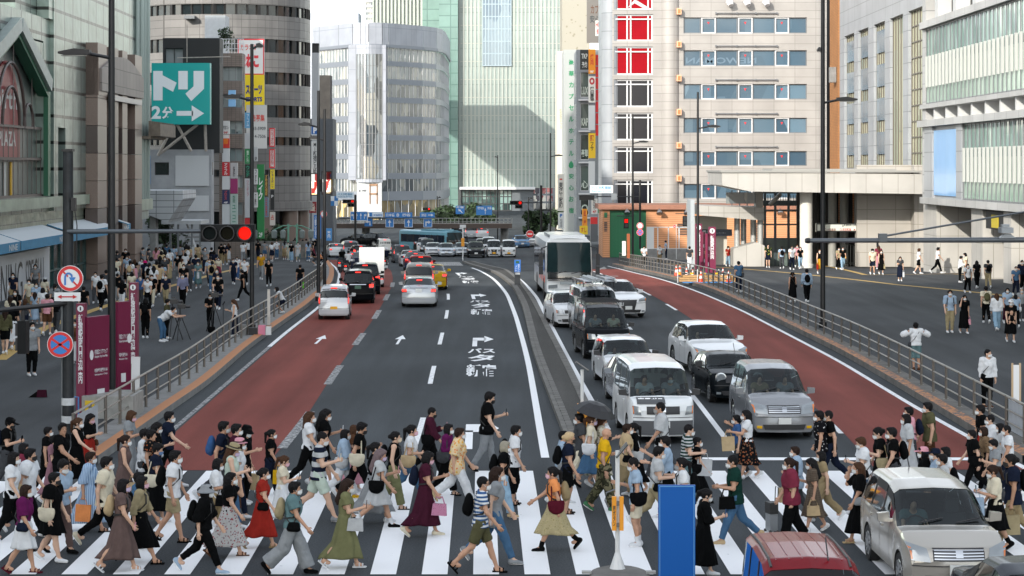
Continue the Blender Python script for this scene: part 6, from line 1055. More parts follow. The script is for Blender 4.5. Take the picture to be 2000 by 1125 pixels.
 for s in(1,-1):
  for y in[S['win'][0][0]-.02]+[w2[1]+.035 for w2 in S['win'][:2]]:
   if y>L-.6:continue
   P=sec(y);q=MB();z_=[P[2][1]+.04,P[3][1],P[4][1],P[5][1]];xs_=[P[2][0],P[3][0],P[4][0],P[5][0]];vs=[]
   for zv,xv in zip(z_,xs_):vs+=[warp((s*(xv+.003),y-.007,zv)),warp((s*(xv+.003),y+.007,zv))]
   q.add(vs,[(2*i,2*i+1,2*i+3,2*i+2)for i in range(3)]);q.bd('door_seam',TRIM,r)
  for w2 in S['win'][:2]:
   y=w2[1]-.12;P=sec(y);zz_=P[4][1]-.03;q=MB().box(min(s*P[4][0],s*(P[4][0]+.03)),max(s*P[4][0],s*(P[4][0]+.03)),y-.1,y+.07,zz_-.015,zz_+.02);q.bd('door_handle',PT,r)
 tm,rm=wheel_mesh(R,kind in('suv','mini','sedan','minivan','lowvan'))
 for wy in S['wy']:
  for s in(1,-1):
   t=mk('wheel',tm,r);t.location=(s*(W2-.115),wy,R);t.rotation_euler=(0,0,0 if s>0 else PI);q=mk('rim',rm,t)
 m=MB().box(-W2*.82,W2*.82,.3,L-.3,zb0-.02,zb0+.1);m.bd('underbody',UNDER,r)
 if 'antenna' in opts:MB().tube([(0,L-.6,top(L-.6)),(0,L-.45,top(L-.6)+.14)],.012,5).bd('antenna',TRIM,r)
 if 'frontantenna' in opts:MB().tube([(.25,ws[1]+.25,top(ws[1]+.25)),(.25,ws[1]+.5,top(ws[1]+.25)+.26)],.01,5).bd('antenna',TRIM,r)
 if 'rails' in opts:
  for s in(1,-1):P=sec(L*.6);MB().tube([(s*P[7][0],ws[1]+.4,top(ws[1]+.4)-.02),(s*P[7][0],ws[1]+.6,top(ws[1]+.6)+.03),(s*P[7][0],rs[0]-.4,top(rs[0]-.4)+.03),(s*P[7][0],rs[0]-.2,top(rs[0]-.2)-.02)],.02,6).bd('roof_rail',TRIM,r)
 if 'ribs' in opts:
  for i in range(6):
   xr=-W2*.6+i*W2*.24;q=MB();yl=[ws[1]+.3+k*(rs[0]-ws[1]-.5)/8 for k in range(9)];zr=lambda y:float(np.interp(abs(xr),[0,sec(y)[7][0]],[sec(y)[8][1],sec(y)[7][1]]));q.tube([(xr,y,zr(y)-.004)for y in yl],.013,6);q.bd('roof_rib',PT,r)
  for s in(1,-1):MB().tube([(s*W2*.72,y,float(np.interp(W2*.72,[0,sec(y)[7][0],sec(y)[6][0]],[sec(y)[8][1],sec(y)[7][1],sec(y)[6][1]])))for y in[ws[1]+.1+k*(rs[0]-ws[1]-.1)/8 for k in range(9)]],.02,6).bd('roof_gutter',TRIM,r)
 if 'visor' in opts:
  for s in(1,-1):
   for a,b2 in S['win'][:2]:skin('rain_visor',a,b2,5,6,.72,-.0,TRIM,s=s,ny=6,off=-.014)
 r['half']=hw;return r,dict(ws=ws,top=top,belt=belt,sec=sec,L=L,H=H,hw=hw,patch=patch)
car('kei',652,625,'#b9bcbf','silver white kei hatchback with yellow number plate at the tail of the bus lane',True,yaw=.045,plate=PLY,metal=.3,opts=())
car('taxi',699,594,'#0d0f12','black taxi behind the silver white kei hatchback',True,yaw=.05,cat='taxi',name='taxi',plate=PLG,opts=('chrome',),priv=False)
car('taxi',713,576,'#101318','dark taxi with red tail lamps just ahead of the black taxi',True,yaw=.06,cat='taxi',name='taxi',plate=PLG,priv=False)
car('sedan',818,601,'#a9adb1','silver sedan alone in the middle lane with brake lamps lit',True,yaw=.02,metal=.5,opts=('chrome','antenna'))
car('minivan',818,577,'#8d8a84','grey beige minivan ahead of the silver sedan',True,yaw=.03,metal=.4)
car('sedan',843,567,'#a8871a','yellow taxi partly hidden beside the grey beige minivan',True,yaw=.03,cat='taxi',name='taxi',two='#7d1d12',plate=PLG,priv=False)
car('wagon',822,543,'#5a1418','dark red wagon ahead of the grey beige minivan',True,yaw=.06)
car('sedan',813,529,'#2c3a50','dark blue sedan in the middle lane queue',True,yaw=.08);car('sedan',803,521,'#b9bcbe','white sedan beside the dark blue sedan in the queue',True,yaw=.1)
car('minivan',786,514,'#4d5257','dark grey minivan in the queue behind the police motorcycle'.replace('police ',''),True,yaw=.12,metal=.3)
car('wagon',716,526,'#8fa6b4','pale blue estate car ahead of the white box truck',True,yaw=.14);car('sedan',688,530,'#23293a','dark blue sedan with lit tail lamps beside the scooter',True,yaw=.14);car('minivan',686,503,'#6f757a','grey minivan with dark roof far up the bus lane',True,yaw=.2,metal=.4);car('wagon',706,508,'#17191d','black wagon far up the bus lane beside the grey minivan',True,yaw=.2);car('sedan',660,503,'#c2c5c7','white sedan with roof lamp at the railing bend',True,yaw=.22,cat='car');car('keivan',752,500,'#c6c6c0','cream kei van in the far queue',True,yaw=.15,plate=PLY)
for k,px,py,c,l,kw in(('sedan',872,502,'#a4abb3','silver hatchback sedan at the far junction line',dict(metal=.5)),('suv',930,504,'#0e1116','black sport utility car with chrome nose at the far junction',{}),('keivan',965,503,'#c9ccce','white kei van next to the outermost white kei van',dict(plate=PLY,opts=('biggrille',))),('keivan',994,503,'#d2d5d6','outermost white kei van at the far junction with yellow plate',dict(plate=PLY)),('sedan',903,501,'#9aa0a6','silver car half hidden by the white marker post',dict(metal=.4)),('sedan',846,501,'#c4c7ca','white car with dark windscreen behind the silver hatchback sedan',{}),('suv',830,495,'#d0d2d3','white tall car in the second row at the far junction',{}),('minivan',835,499,'#1b1e22','black minivan squeezed between two white cars',{}),('wagon',893,494,'#2a3136','dark taxi with roof sign in the second row',{}),('wagon',944,493,'#c0c3c5','white car behind the black sport utility car',{}),('keivan',955,496,'#b9bdc0','pale van behind the white kei vans',{})):
 car(k,px,py,c,l,yaw=.04,brake=False,**kw)
for k,px,py,c,l,aw in(('suv',752,482,'#0e1013','black sport utility car turning across the far junction',1),('sedan',728,480,'#22262b','dark car turning behind the black sport utility car',1),('suv',893,470,'#c9ccce','white sport utility car far beyond the junction',1),('minivan',921,466,'#9aa0a4','silver minivan with lit tail lamps far beyond the junction',1),('sedan',942,466,'#c4c6c8','white car with lit tail lamps far beyond the junction',1),('sedan',1021,484,'#5f83a8','blue car waiting on the side road behind the coach',0),('sedan',1040,482,'#c2c5c8','white car waiting on the side road behind the coach',0)):
 car(k,px,py,c,l,bool(aw),yaw=(.9 if px<760 else .1),brake=px>900)
car('suv',1228,622,'#d2d4d5','white compact crossover behind the black van with ladders',yaw=.2,opts=('biggrille',),metal=0)
car('wagon',1122,641,'#cdd0d2','white hatchback mostly hidden behind the black van',yaw=.12)
v2,i2=car('van',1176,655,'#b4b7ba','silver van carrying ladders and pipes on its roof rack',yaw=.12,cat='van',name='van',metal=.3)
m=MB();[m.tube([(sx,.9+i,1.98),(sx,.9+i,2.18)],.02,6)for sx in(-.65,.65)for i in range(4)];[m.tube([(-.7,.9+i,2.18),(.7,.9+i,2.18)],.02,6)for i in range(4)];m.bd('roof_rack',TRIM,v2)
LAD=mat('aluminium','#a9adb0',.35,.7)
def ladder(label,ox,oz,L_=3.6,w_=.4,par=v2):
 o=par.matrix_world@Vector((ox,.2,oz));r=thing('ladder',label,'ladder',o,.12);m=MB();[m.box(s*w_/2-.03,s*w_/2+.03,0,L_,0,.09)for s in(1,-1)];m.bd('rail',LAD,r);m=MB();[m.tube([(-w_/2,.2+i*.32,.045),(w_/2,.2+i*.32,.045)],.02,6)for i in range(int(L_/.32)-1)];m.bd('rungs',LAD,r);return r
ladder('aluminium ladder lying on the roof rack, widest of those above the black van',.35,2.2,3.8,.55);ladder('aluminium ladder lying on the roof rack beside the round pipes',-.55,2.2,3.4,.35);ladder('aluminium step ladder stacked on top of the wide ladder',.38,2.31,2.4,.4)
for i,(ox,l)in enumerate(((-.28,'grey round pipe on the van roof rack beside its twin'),(-.1,'grey round pipe on the van roof rack touching the ladders'))):tag(MB().tube([v2.matrix_world@Vector((ox,.3,2.3)),v2.matrix_world@Vector((ox,3.2,2.3))],.085,14).bd('pipe',mat('pipe_grey','#8d9398',.4,.3),smooth=True),l,'pipe')
v3,i3=car('van',1189,704,'#16181b','matt black van with roof bars and two people inside',yaw=.09,cat='van',name='van',opts=('blackmirror','bars'))
m=MB();[m.tube([(-.72,1.4+i*.55,2.05),(.72,1.4+i*.55,2.05)],.02,6)for i in range(5)];[m.tube([(sx,1.4,2.05),(sx,3.6,2.05)],.02,6)for sx in(-.7,.7)];[m.tube([(sx,1.4+i*1.1,1.93),(sx,1.4+i*1.1,2.05)],.02,6)for sx in(-.7,.7)for i in range(3)];m.bd('roof_rack',TRIM,v3)
car('wagon',1235,762,'#cfd2d4','white estate car behind the silver saloon and white gas van',yaw=.08,opts=('blackmirror','biggrille'),priv=False)
car('sedan',1266,806,'#8b9096','silver grey saloon squeezed behind the white gas van',yaw=.05,metal=.5)
v1,i1=car('van',1296,868,'#d2d5d6','white gas van with a dark lettered plate on its nose',yaw=.06,cat='van',name='van',opts=('blackmirror','darkbumper'),hl=(.66,.97),priv=False)
pl=i1['patch']('hazard_plate',[(-.66,1.02),(.06,1.02),(.06,1.16),(-.66,1.16)],mat('plate_dark','#4a4c4e',.5),th=.03,nx=4)
q=MB();write(q,'高圧ガス',-.62,.02,1.035,1.145,0,bold=.03);q.v=[(x,.27+.16*(x/.85)**2*.5+(z-1.09)*1.6-.06,z+.02)for x,y,z in q.v];q.bd('hazard_lettering',WHITE,v1)
car('suv',1412,736,'#d4d6d7','white luxury sport utility car next to the red lane',yaw=.14,opts=('biggrille','antenna'),hl=(.55,.97))
car('mini',1446,790,'#121619','small black hatchback with round headlights',yaw=.1,opts=('frontantenna','blackmirror'),hl=None)
car('minivan',1533,860,'#85878a','silver grey minivan stopped at the line beside the red lane',yaw=.04,metal=.5,opts=('bars','yellowfog'),hl=(.5,.98))
car('lowvan',0,0,'#a5a199','champagne silver minivan pushing through the crowd on the crossing',xy=(7.32,34.55),yaw=.02,metal=.55,opts=('antenna','visor','bars'),hl=(.55,.98))
car('keivan',0,0,'#6a0713','dark red box shaped kei car seen from its ribbed roof',xy=(3.98,27.3),yaw=.0,opts=('ribs','frontantenna'),plate=PLY,metal=0)
car('sedan',0,0,'#141a24','dark blue black car cut off at the bottom corner',xy=(7.62,27.5),yaw=.02,metal=.1,opts=('antenna',))
x,d=g2w(726,562);lt,_=car('lorry',726,562,'#c9ccce','small white box truck in the bus lane queue',True,yaw=.06,cat='truck',name='truck',plate=PLY)
m=MB().box(-.74,.74,1.35,3.38,.75,2.35);m.box(-.72,.72,1.4,3.3,.45,.74,1);m.bd('cargo_box',[mat('box_white','#d2d3d1',.5),UNDER],lt)
def bus(name,label,x,d,yaw,L,W,H,col,front=True,stripe=None,slope=0.):
 r=thing(name,label,'bus',(x,d,zg(d)));r.rotation_euler=(0,0,yaw);hw=W/2;PT=paint(col);m=MB();n=9
 sec_=[(hw*.9,.3),(hw,.45),(hw,1.3),(hw*.99,2.6),(hw*.95,3.1),(hw*.8,3.28),(0,3.34)];sec_=[(a,b*H/3.34)for a,b in sec_]
 ys_=[0,.04,.12,.3,.7]+[1.5+i*(L-2)/8 for i in range(8)]+[L-.3,L-.05,L]
 def pos(y,a,b):
  rk=.42*max(0,(b-1.2)/(H-1.2))**1.4 if b>1.2 else 0;bl=.22*(a/hw)**2*max(0,1-y/1.0);return(a,y+bl+rk*max(0,1-y/1.4),b)
 for i,y in enumerate(ys_):
  c=1-.05*max(0,1-y/.3);m.v+=[pos(y,a*c,b)for a,b in sec_]+[pos(y,-a*c,b)for a,b in sec_[::-1]]
 k=len(sec_)*2;m.f=[(i*k+j,(i+1)*k+j,(i+1)*k+(j+1)%k,i*k+(j+1)%k)for i in range(len(ys_)-1)for j in range(k)]+[tuple(range(k)),tuple(((len(ys_)-1)*k+j)for j in reversed(range(k)))];m.m=[0]*len(m.f);m.bd('body',PT,r,smooth=True)
 def fp(nm,quad,ma,th=.02,nx=8,nz=6):
  m=MB();vs=[]
  for i in range(nx+1):
   for j in range(nz+1):u,v=i/nx,j/nz;a,b,c,e=quad;X_=(a[0]*(1-u)+b[0]*u)*(1-v)+(e[0]*(1-u)+c[0]*u)*v;Z_=(a[1]*(1-u)+b[1]*u)*(1-v)+(e[1]*(1-u)+c[1]*u)*v;p=pos(0,X_,Z_);vs.append((p[0],p[1]-th,p[2]))
  m.add(vs,[(i*(nz+1)+j,(i+1)*(nz+1)+j,(i+1)*(nz+1)+j+1,i*(nz+1)+j+1)for i in range(nx)for j in range(nz)]);return m.bd(nm,ma,r,smooth=True)
 BG=mat('coach_glass','#17282a',.06,spec=.22,var=.35,scale=.7)
 fp('windscreen',[(-hw*.94,1.5),(hw*.94,1.5),(hw*.92,H*.93),(-hw*.92,H*.93)],BG);fp('black_apron',[(-hw*.92,1.12),(hw*.92,1.12),(hw*.92,1.49),(-hw*.92,1.49)],mat('gloss_black',(.012,.013,.014),.15,coat=1),.018);fp('chrome_strip',[(-hw*.9,1.04),(hw*.9,1.04),(hw*.9,1.1),(-hw*.9,1.1)],CHROME,.03,nz=1)
 for s in(1,-1):
  a,b=sorted((s*hw*.5,s*hw*.88));fp('headlight',[(a,.62),(b,.68),(b,.86),(a,.8)],HEAD,.03);fp('fog_light',[(s*hw*.62-.08,.42),(s*hw*.62+.08,.42),(s*hw*.62+.08,.54),(s*hw*.62-.08,.54)],HEAD,.03,2,2)
 fp('number_plate',[(-.22,.38),(.22,.38),(.22,.6),(-.22,.6)],PLG,.04,2,2);fp('badge_plate',[(-.5,.86),(.5,.86),(.5,1.0),(-.5,1.0)],mat('badge_grey','#8f9699',.4),.025,2,1)
 for i,c in enumerate(('#e0a818','#d8503a','#c8288a')):fp('ribbon_stripe',[(.35+i*.26,.84+.04*i),(.62+i*.26,.86+.04*i),(.62+i*.26,.95+.03*i),(.35+i*.26,.93+.03*i)],mat('sign_'+c[1:],c,.4),.035,2,1)
 q=MB()
 for s in(-.75,.1):q.tube([pos(0,s,1.42)[:1]+(pos(0,s,1.42)[1]-.05,1.42),(s+.62,pos(0,s+.62,1.56)[1]-.05,1.56)],.02,5)
 q.bd('wiper',TRIM,r)
 for s in(1,-1):
  q=MB();q.tube([(s*hw*.95,.5,H*.86),(s*(hw+.22),.05,H*.84),(s*(hw+.25),.0,H*.72)],.035,6);q.box(min(s*(hw+.14),s*(hw+.36)),max(s*(hw+.14),s*(hw+.36)),-.08,.06,H*.42,H*.55);q.box(min(s*(hw+.16),s*(hw+.36)),max(s*(hw+.16),s*(hw+.36)),-.06,.05,H*.56,H*.75);q.bd('mirror',TRIM,r)
  q=MB();q.box(min(s*hw*.995,s*(hw+.012)),max(s*hw*.995,s*(hw+.012)),.9,L-.4,1.55*H/3.4,2.72*H/3.4);q.bd('side_window',mat('tinted_bus_glass','#1f2b38',.06,spec=.8),r)
  [MB().box(min(s*hw,s*(hw+.02)),max(s*hw,s*(hw+.02)),.9+i*(L-1.3)/7-.05,.9+i*(L-1.3)/7+.05,1.5*H/3.4,2.75*H/3.4).bd('window_pillar',TRIM,r)for i in range(8)]
  q=MB();[q.box(min(s*hw,s*(hw+.01)),max(s*hw,s*(hw+.01)),1.0+i*1.6,1.5+i*1.6,.9,1.25)for i in range(4)];q.bd('side_stripe',mat('sign_d8503a','#d8503a',.4),r)
  for wy in(1.9,L-3.2):
   tm,rm=wheel_mesh(.5,False);t=mk('wheel',tm,r);t.location=(s*(hw-.14),wy,.5);t.scale=(1.4,1,1);t.rotation_euler=(0,0,0 if s>0 else PI);mk('rim',rm,t);MB().lathe([(.6,-.0),(.6,.02)],(s*hw-(.01),wy,.5),24,axis='x').bd('wheel_arch',UNDER,r)
 m=MB().box(-hw*.75,hw*.75,1.6,L*.6,H-.02,H+.12);m.box(-hw*.8,hw*.8,.9,1.5,H-.05,H+.02);m.bd('roof_unit',PT,r);MB().box(-hw*.85,hw*.85,.5,L-.5,.2,.5).bd('underbody',UNDER,r);return r
x,d=g2w(1112,587);bus('coach','white coach with teal windscreen and a colourful ribbon on its nose',x,d,.04,12,2.5,3.3,'#d3d6d8')
bus('bus','light blue city bus crossing far beyond the junction',X(893,236),236,PI/2-.85,9,2.3,2.5,'#6a9aaa')
def motorbike(px,py,label,col,away=True,name='motorcycle',yaw=0):
 x,d=g2w(px,py);r=thing(name,label,name,(x,d,zg(d)),PI+yaw if away else yaw);W_=[]
 for y in(.32,1.55):
  m=MB().lathe([(.2,-.05),(.31,-.055),(.32,0),(.31,.055),(.2,.05)],n=20,axis='x');q=m.bd('wheel',TYRE,r,smooth=True);q.location=(0,y,.32);MB().lathe([(.2,-.02),(.2,.02)],n=16,axis='x').bd('rim',RIM,q)
 m=MB();m.tube([(0,.32,.32),(0,.5,.75),(0,.6,1.0)],.05,6);m.tube([(-.36,.68,1.05),(0,.58,1.0),(.36,.68,1.05)],.02,6);m.bd('fork',TRIM,r);m=MB();m.prism([(-.16,.35),(.16,.35),(.2,.62),(.12,.85),(-.12,.85),(-.2,.62)],.62,1.5);m.bd('frame',paint(col),r,smooth=True);m=MB();m.box(-.15,.15,.95,1.75,.82,.92);m.bd('seat',TRIM,r);m=MB();m.prism([(-.14,.72),(.14,.72),(.12,.9),(-.12,.9)],1.72,1.86);m.bd('tail',paint(col),r);MB().box(-.07,.07,1.86,1.88,.76,.84).bd('taillight',BRK,r);MB().box(-.11,.11,1.86,1.88,.52,.68).bd('number_plate',PLW,r);m=MB();m.prism([(-.15,.8),(.15,.8),(.1,1.15),(-.1,1.15)],.36,.5);m.bd('headlamp_cowl',paint(col),r)
 [MB().box(s*.45-.05,s*.45+.05,.66,.68,1.12,1.2).bd('mirror',TRIM,r)for s in(1,-1)];return(x,d)
BIKES=[(motorbike(754,527,'black motorcycle with box in the gap beside the box truck','#121417'),1),(motorbike(679,540,'dark scooter in the gutter beside the black taxis','#2a2d30',name='scooter'),2),(motorbike(667,532,'scooter ahead of the dark scooter by the railing bend','#3b4046',name='scooter'),3)]
# ---------------- people: smooth-union bodies, cut clothes ----------------
V3=lambda*a:np.array(a,float)
def sdf_mesh(prims,h,k=.02,cuts=(),pad=.05,fn=None,bounds=None):
 """iso-surface of blended round cones (a, b, ra, rb) and ellipsoids (c, radii, R) -> verts, quads"""
 if bounds is None:
  lo=np.min([np.minimum(p[1]-p[3],p[2]-p[4])if p[0]=='c' else p[1]-max(p[2])for p in prims],0)-pad;hi=np.max([np.maximum(p[1]+p[3],p[2]+p[4])if p[0]=='c' else p[1]+max(p[2])for p in prims],0)+pad
 else:lo,hi=bounds
 n=np.ceil((hi-lo)/h).astype(int)+1;F=np.full(n,1.0,np.float32);ax=[lo[i]+h*np.arange(n[i])for i in range(3)]
 for p in prims:
  kk=p[-1]if(p[0]=='c' and len(p)>5)or(p[0]=='e' and len(p)>4)else k
  if p[0]=='c':a,b,ra,rb=p[1:5];l2=np.minimum(a-ra,b-rb)-kk-.04;h2=np.maximum(a+ra,b+rb)+kk+.04
  else:l2=p[1]-max(p[2])-kk-.04;h2=p[1]+max(p[2])+kk+.04
  i0=np.maximum(np.floor((l2-lo)/h).astype(int),0);i1=np.minimum(np.ceil((h2-lo)/h).astype(int)+1,n)
  if(i1<=i0).any():continue
  sl=tuple(slice(a_,b_)for a_,b_ in zip(i0,i1));x,y,z=np.meshgrid(*[ax[i][sl[i]]for i in range(3)],indexing='ij',sparse=True)
  if p[0]=='c':
   d=b-a;L2=float(d@d)+1e-9;t=np.clip(((x-a[0])*d[0]+(y-a[1])*d[1]+(z-a[2])*d[2])/L2,0,1)
   D=np.sqrt((x-a[0]-t*d[0])**2+(y-a[1]-t*d[1])**2+(z-a[2]-t*d[2])**2)-(ra+(rb-ra)*t)
  else:
   r=p[2];R=p[3]if len(p)>3 and p[3]is not None else np.eye(3);q=[(x-p[1][0])*R[0,i]+(y-p[1][1])*R[1,i]+(z-p[1][2])*R[2,i]for i in range(3)]
   k0=np.sqrt((q[0]/r[0])**2+(q[1]/r[1])**2+(q[2]/r[2])**2);k1=np.sqrt((q[0]/r[0]**2)**2+(q[1]/r[1]**2)**2+(q[2]/r[2]**2)**2)+1e-6;D=k0*(k0-1)/k1
  f=F[sl];hh=np.clip(.5+.5*(f-D)/kk,0,1);F[sl]=f*(1-hh)+D*hh-kk*hh*(1-hh)
 X_,Y_,Z_=np.meshgrid(*ax,indexing='ij',sparse=True)
 if fn is not None:F=fn(F,X_,Y_,Z_)
 for c in cuts:F=np.maximum(F,c(X_,Y_,Z_))
 return surfnet(F,lo,h)
def surfnet(F,lo,h):
 F=np.pad(F,1,constant_values=.5);lo=lo-h;s=F<0;n=np.array(F.shape)-1
 c=[s[i:n[0]+i,j:n[1]+j,k:n[2]+k]for i in(0,1)for j in(0,1)for k in(0,1)];cnt=np.zeros(n,np.int8)
 for q in c:cnt+=q
 act=(cnt>0)&(cnt<8);ids=np.argwhere(act)
 if len(ids)==0:return np.zeros((0,3)),np.zeros((0,4),int)
 idx=np.full(n,-1,np.int64);idx[act]=np.arange(len(ids));acc=np.zeros((len(ids),3));w=np.zeros(len(ids))
 g={(i,j,k):F[ids[:,0]+i,ids[:,1]+j,ids[:,2]+k]for i in(0,1)for j in(0,1)for k in(0,1)}
 for a in range(3):
  for u in(0,1):
   for v in(0,1):
    p=[0,0,0];o=[i for i in range(3)if i!=a];p[o[0]],p[o[1]]=u,v;q=list(p);q[a]=1;A,B=g[tuple(p)],g[tuple(q)];m=(A<0)!=(B<0);t=np.where(m,A/(A-B+1e-12),0)
    for i in range(3):acc[:,i]+=np.where(m,p[i]+(t if i==a else 0),0)
    w+=m
 V=lo+h*(ids+acc/w[:,None]);Q=[]
 for a in range(3):
  o=[i for i in range(3)if i!=a];S0=[slice(0,n[i])for i in range(3)];A=s[tuple(slice(0,n[i])for i in range(3))];B=s[tuple(slice(1,n[i]+1)if i==a else slice(0,n[i])for i in range(3))]
  e=np.argwhere(A!=B);e=e[(e[:,o[0]]>0)&(e[:,o[1]]>0)]
  if len(e)==0:continue
  d0=np.zeros(3,int);d0[o[0]]=1;d1=np.zeros(3,int);d1[o[1]]=1
  q=np.stack([idx[tuple(x.T)]for x in(e,e-d0,e-d0-d1,e-d1)],1);fl=A[tuple(e.T)]^(a==1);q[~fl]=q[~fl][:,::-1];Q.append(q)
 Q=np.concatenate(Q);Q=Q[(Q>=0).all(1)];return V,Q
def qmesh(name,V,Q,mats):
 me=bpy.data.meshes.new(name);me.vertices.add(len(V));me.vertices.foreach_set('co',np.asarray(V,np.float32).ravel());me.loops.add(Q.size);me.loops.foreach_set('vertex_index',Q.ravel().astype(np.int32));me.polygons.add(len(Q));me.polygons.foreach_set('loop_start',np.arange(0,Q.size,4,dtype=np.int32));me.polygons.foreach_set('use_smooth',np.ones(len(Q),bool))
 for m in mats:me.materials.append(m)
 me.update(calc_edges=True);return me
def link(name,me,parent,mats):
 o=bpy.data.objects.new(name,me);C.objects.link(o);o.parent=parent
 for i,m in enumerate(mats):
  if me.materials[i]is not m:o.material_slots[i].link='OBJECT';o.material_slots[i].material=m
 return o
def rc(a,b,ra,rb,*k):return('c',np.array(a,float),np.array(b,float),ra,rb)+k
def el(c,r,R=None,*k):return('e',np.array(c,float),tuple(r),R)+k
def rotm(ax,a):
 c,s=math.cos(a),math.sin(a);return np.array({'y':((c,0,s),(0,1,0),(-s,0,c)),'z':((c,-s,0),(s,c,0),(0,0,1)),'x':((1,0,0),(0,c,-s),(0,s,c))}[ax])
def skel(pose):
 """joints in metres for a 1.70 m body facing +x; pose: dict of angles"""
 P=dict(lf=22,rf=-20,lk=4,rk=28,la=-18,ra=18,le=18,re=22,lab=8,rab=8,lean=3,head=0,turn=0,hy=0);P.update(pose);R=math.radians;J={}
 sex=P.get('f',0);hw_,sw=(.088,.168)if sex else(.085,.19)
 def leg(s,a,k):
  hip=V3(0,s*hw_,0);kn=hip+.40*V3(math.sin(R(a)),0,-math.cos(R(a)));an=kn+.41*V3(math.sin(R(a-k)),0,-math.cos(R(a-k)));return hip,kn,an
 L,Rr=leg(1,P['lf'],P['lk']),leg(-1,P['rf'],P['rk']);J['L'],J['R']=L,Rr
 low=min(L[2][2],Rr[2][2]);zr=.085-low;
 for k in 'LR':J[k]=tuple(q+V3(0,0,zr)for q in J[k])
 root=V3(0,0,zr);ln=R(P['lean']);up=lambda z,x=0:root+V3(math.sin(ln)*z+math.cos(ln)*x,0,math.cos(ln)*z-math.sin(ln)*x)
 J['root']=root;J['waist']=up(.17);J['chest']=up(.36);J['neck']=up(.55);J['hc']=up(.655)+V3(.02+.05*math.sin(R(P['head'])),0,-.02*abs(math.sin(R(P['head']))));J['up']=up;J['sw']=sw
 for k,s,a,e,ab in(('l',1,'la','le','lab'),('r',-1,'ra','re','rab')):
  sh=up(.478)+V3(0,s*sw*.92,0);A,E,B=R(P[a])-0,R(P[e]),R(P[ab]);el_=sh+.285*V3(math.sin(A)*math.cos(B),s*math.sin(B),-math.cos(A)*math.cos(B));inn=R(P.get(k+'in',0));f=V3(math.sin(A+E)*math.cos(inn),-s*math.sin(inn),-math.cos(A+E)*math.cos(inn));wr=el_+.25*f;J[k]=(sh,el_,wr,f/np.linalg.norm(f))
 J['P']=P;J['hr']=rotm('z',R(P['turn']))@rotm('y',R(P['head']));return J
def torso(J,g=0.,sex=0,fat=1.):
 up=J['up'];sw=J['sw'];f=fat
 return[el(up(.0),(.105*f+g,.155*f+g+.01*sex,.13+g)),el(up(.16),((.095 if not sex else .085)*f+g,(.138 if not sex else .118)*f+g,.14+g)),el(up(.33,.01),(.108*f+g+.012*sex,(.158 if not sex else .135)*f+g,.17+g)),rc(up(.475)+V3(0,sw*.75,0),up(.475)-V3(0,sw*.75,0),.062+g,.062+g)]
def arm(J,k,g=0.,frac=1.,fat=1.):
 sh,e,w,f=J[k];o=[rc(sh,sh+(e-sh)*min(1,frac*1.0),.05*fat+g*1.0,(.05-.011*min(1,frac))*fat+g*1.1)]
 if frac>1:o.append(rc(e,e+(w-e)*(frac-1),.039*fat+g,(.039-.012*(frac-1))*fat+g))
 return o
def leg(J,k,g=0.,frac=2.,fat=1.,flare=0.):
 h,kn,an=J[k];o=[rc(h,h+(kn-h)*min(1,frac),.088*fat+g,(.088-.03*min(1,frac))*fat+g+flare*.5)]
 if frac>1:m=kn+(an-kn)*.35-V3(.018,0,0);t=min(1,frac-1);o+=[rc(kn,kn+(an-kn)*t,.054*fat+g+flare*.5,(.054-.022*t)*fat+g+flare)]+([rc(m,m+(an-kn)*.2*t,.05*fat+g,.044*fat+g)]if not flare else[])
 return o
def hand(J,k,grip):
 sh,e,w,f=J[k];s=1 if k=='l' else-1;side=V3(0,s,0)-f*(f@V3(0,s,0));side/=np.linalg.norm(side)+1e-9;th=np.cross(f,side)*s;c=w+f*.055;o=[rc(w,w+f*.085,.026,.03,.01),rc(w+f*.05+th*.012,w+f*.085-th*.02,.024,.024,.01)]
 cu=math.radians(75 if grip else 22);n=-side
 for i,ln in enumerate((.07,.078,.073,.058)):
  b=w+f*.095+th*(.03-.02*i);d=f*math.cos(cu*.5)+n*math.sin(cu*.5);m=b+d*ln*.55;d2=f*math.cos(cu*1.4)+n*math.sin(cu*1.4);o+=[rc(b,m,.0105,.010,.004),rc(m,m+d2*ln*.5,.010,.0085,.004)]
 t0=w+f*.035+th*.026;d=(f*.6+th*.6+n*.5);o+=[rc(t0,t0+d*.04,.0135,.012,.006),rc(t0+d*.04,t0+d*.04+(f*.8+n*.5)*.03,.012,.010,.004)];return o
def head_prims(J):
 c=J['hc'];M=J['hr'];q=lambda x,y,z:c+M@V3(x,y,z)
 return[rc(J['neck']-V3(0,0,.05),c-V3(.01,0,.05),.054,.05),el(q(-.008,0,.025),(.096,.074,.095),M),el(q(.022,0,-.045),(.062,.054,.07),M),rc(q(.085,0,.005),q(.104,0,-.028),.011,.016,.012),rc(q(.078,.012,-.066),q(.078,-.012,-.066),.012,.012,.01),el(q(.062,0,-.098),(.025,.026,.018),M,.012),rc(q(.082,.038,.026),q(.084,.014,.028),.009,.009,.01),rc(q(.082,-.038,.026),q(.084,-.014,.028),.009,.009,.01),el(q(-.005,.078,-.005),(.02,.009,.032),M,.006),el(q(-.005,-.078,-.005),(.02,.009,.032),M,.006)]
SKINM=[mat('skin_'+str(i),c,.55,var=.06,scale=12,spec=.35)for i,c in enumerate(((.48,.29,.2),(.41,.235,.155),(.53,.34,.245),(.34,.19,.12)))]
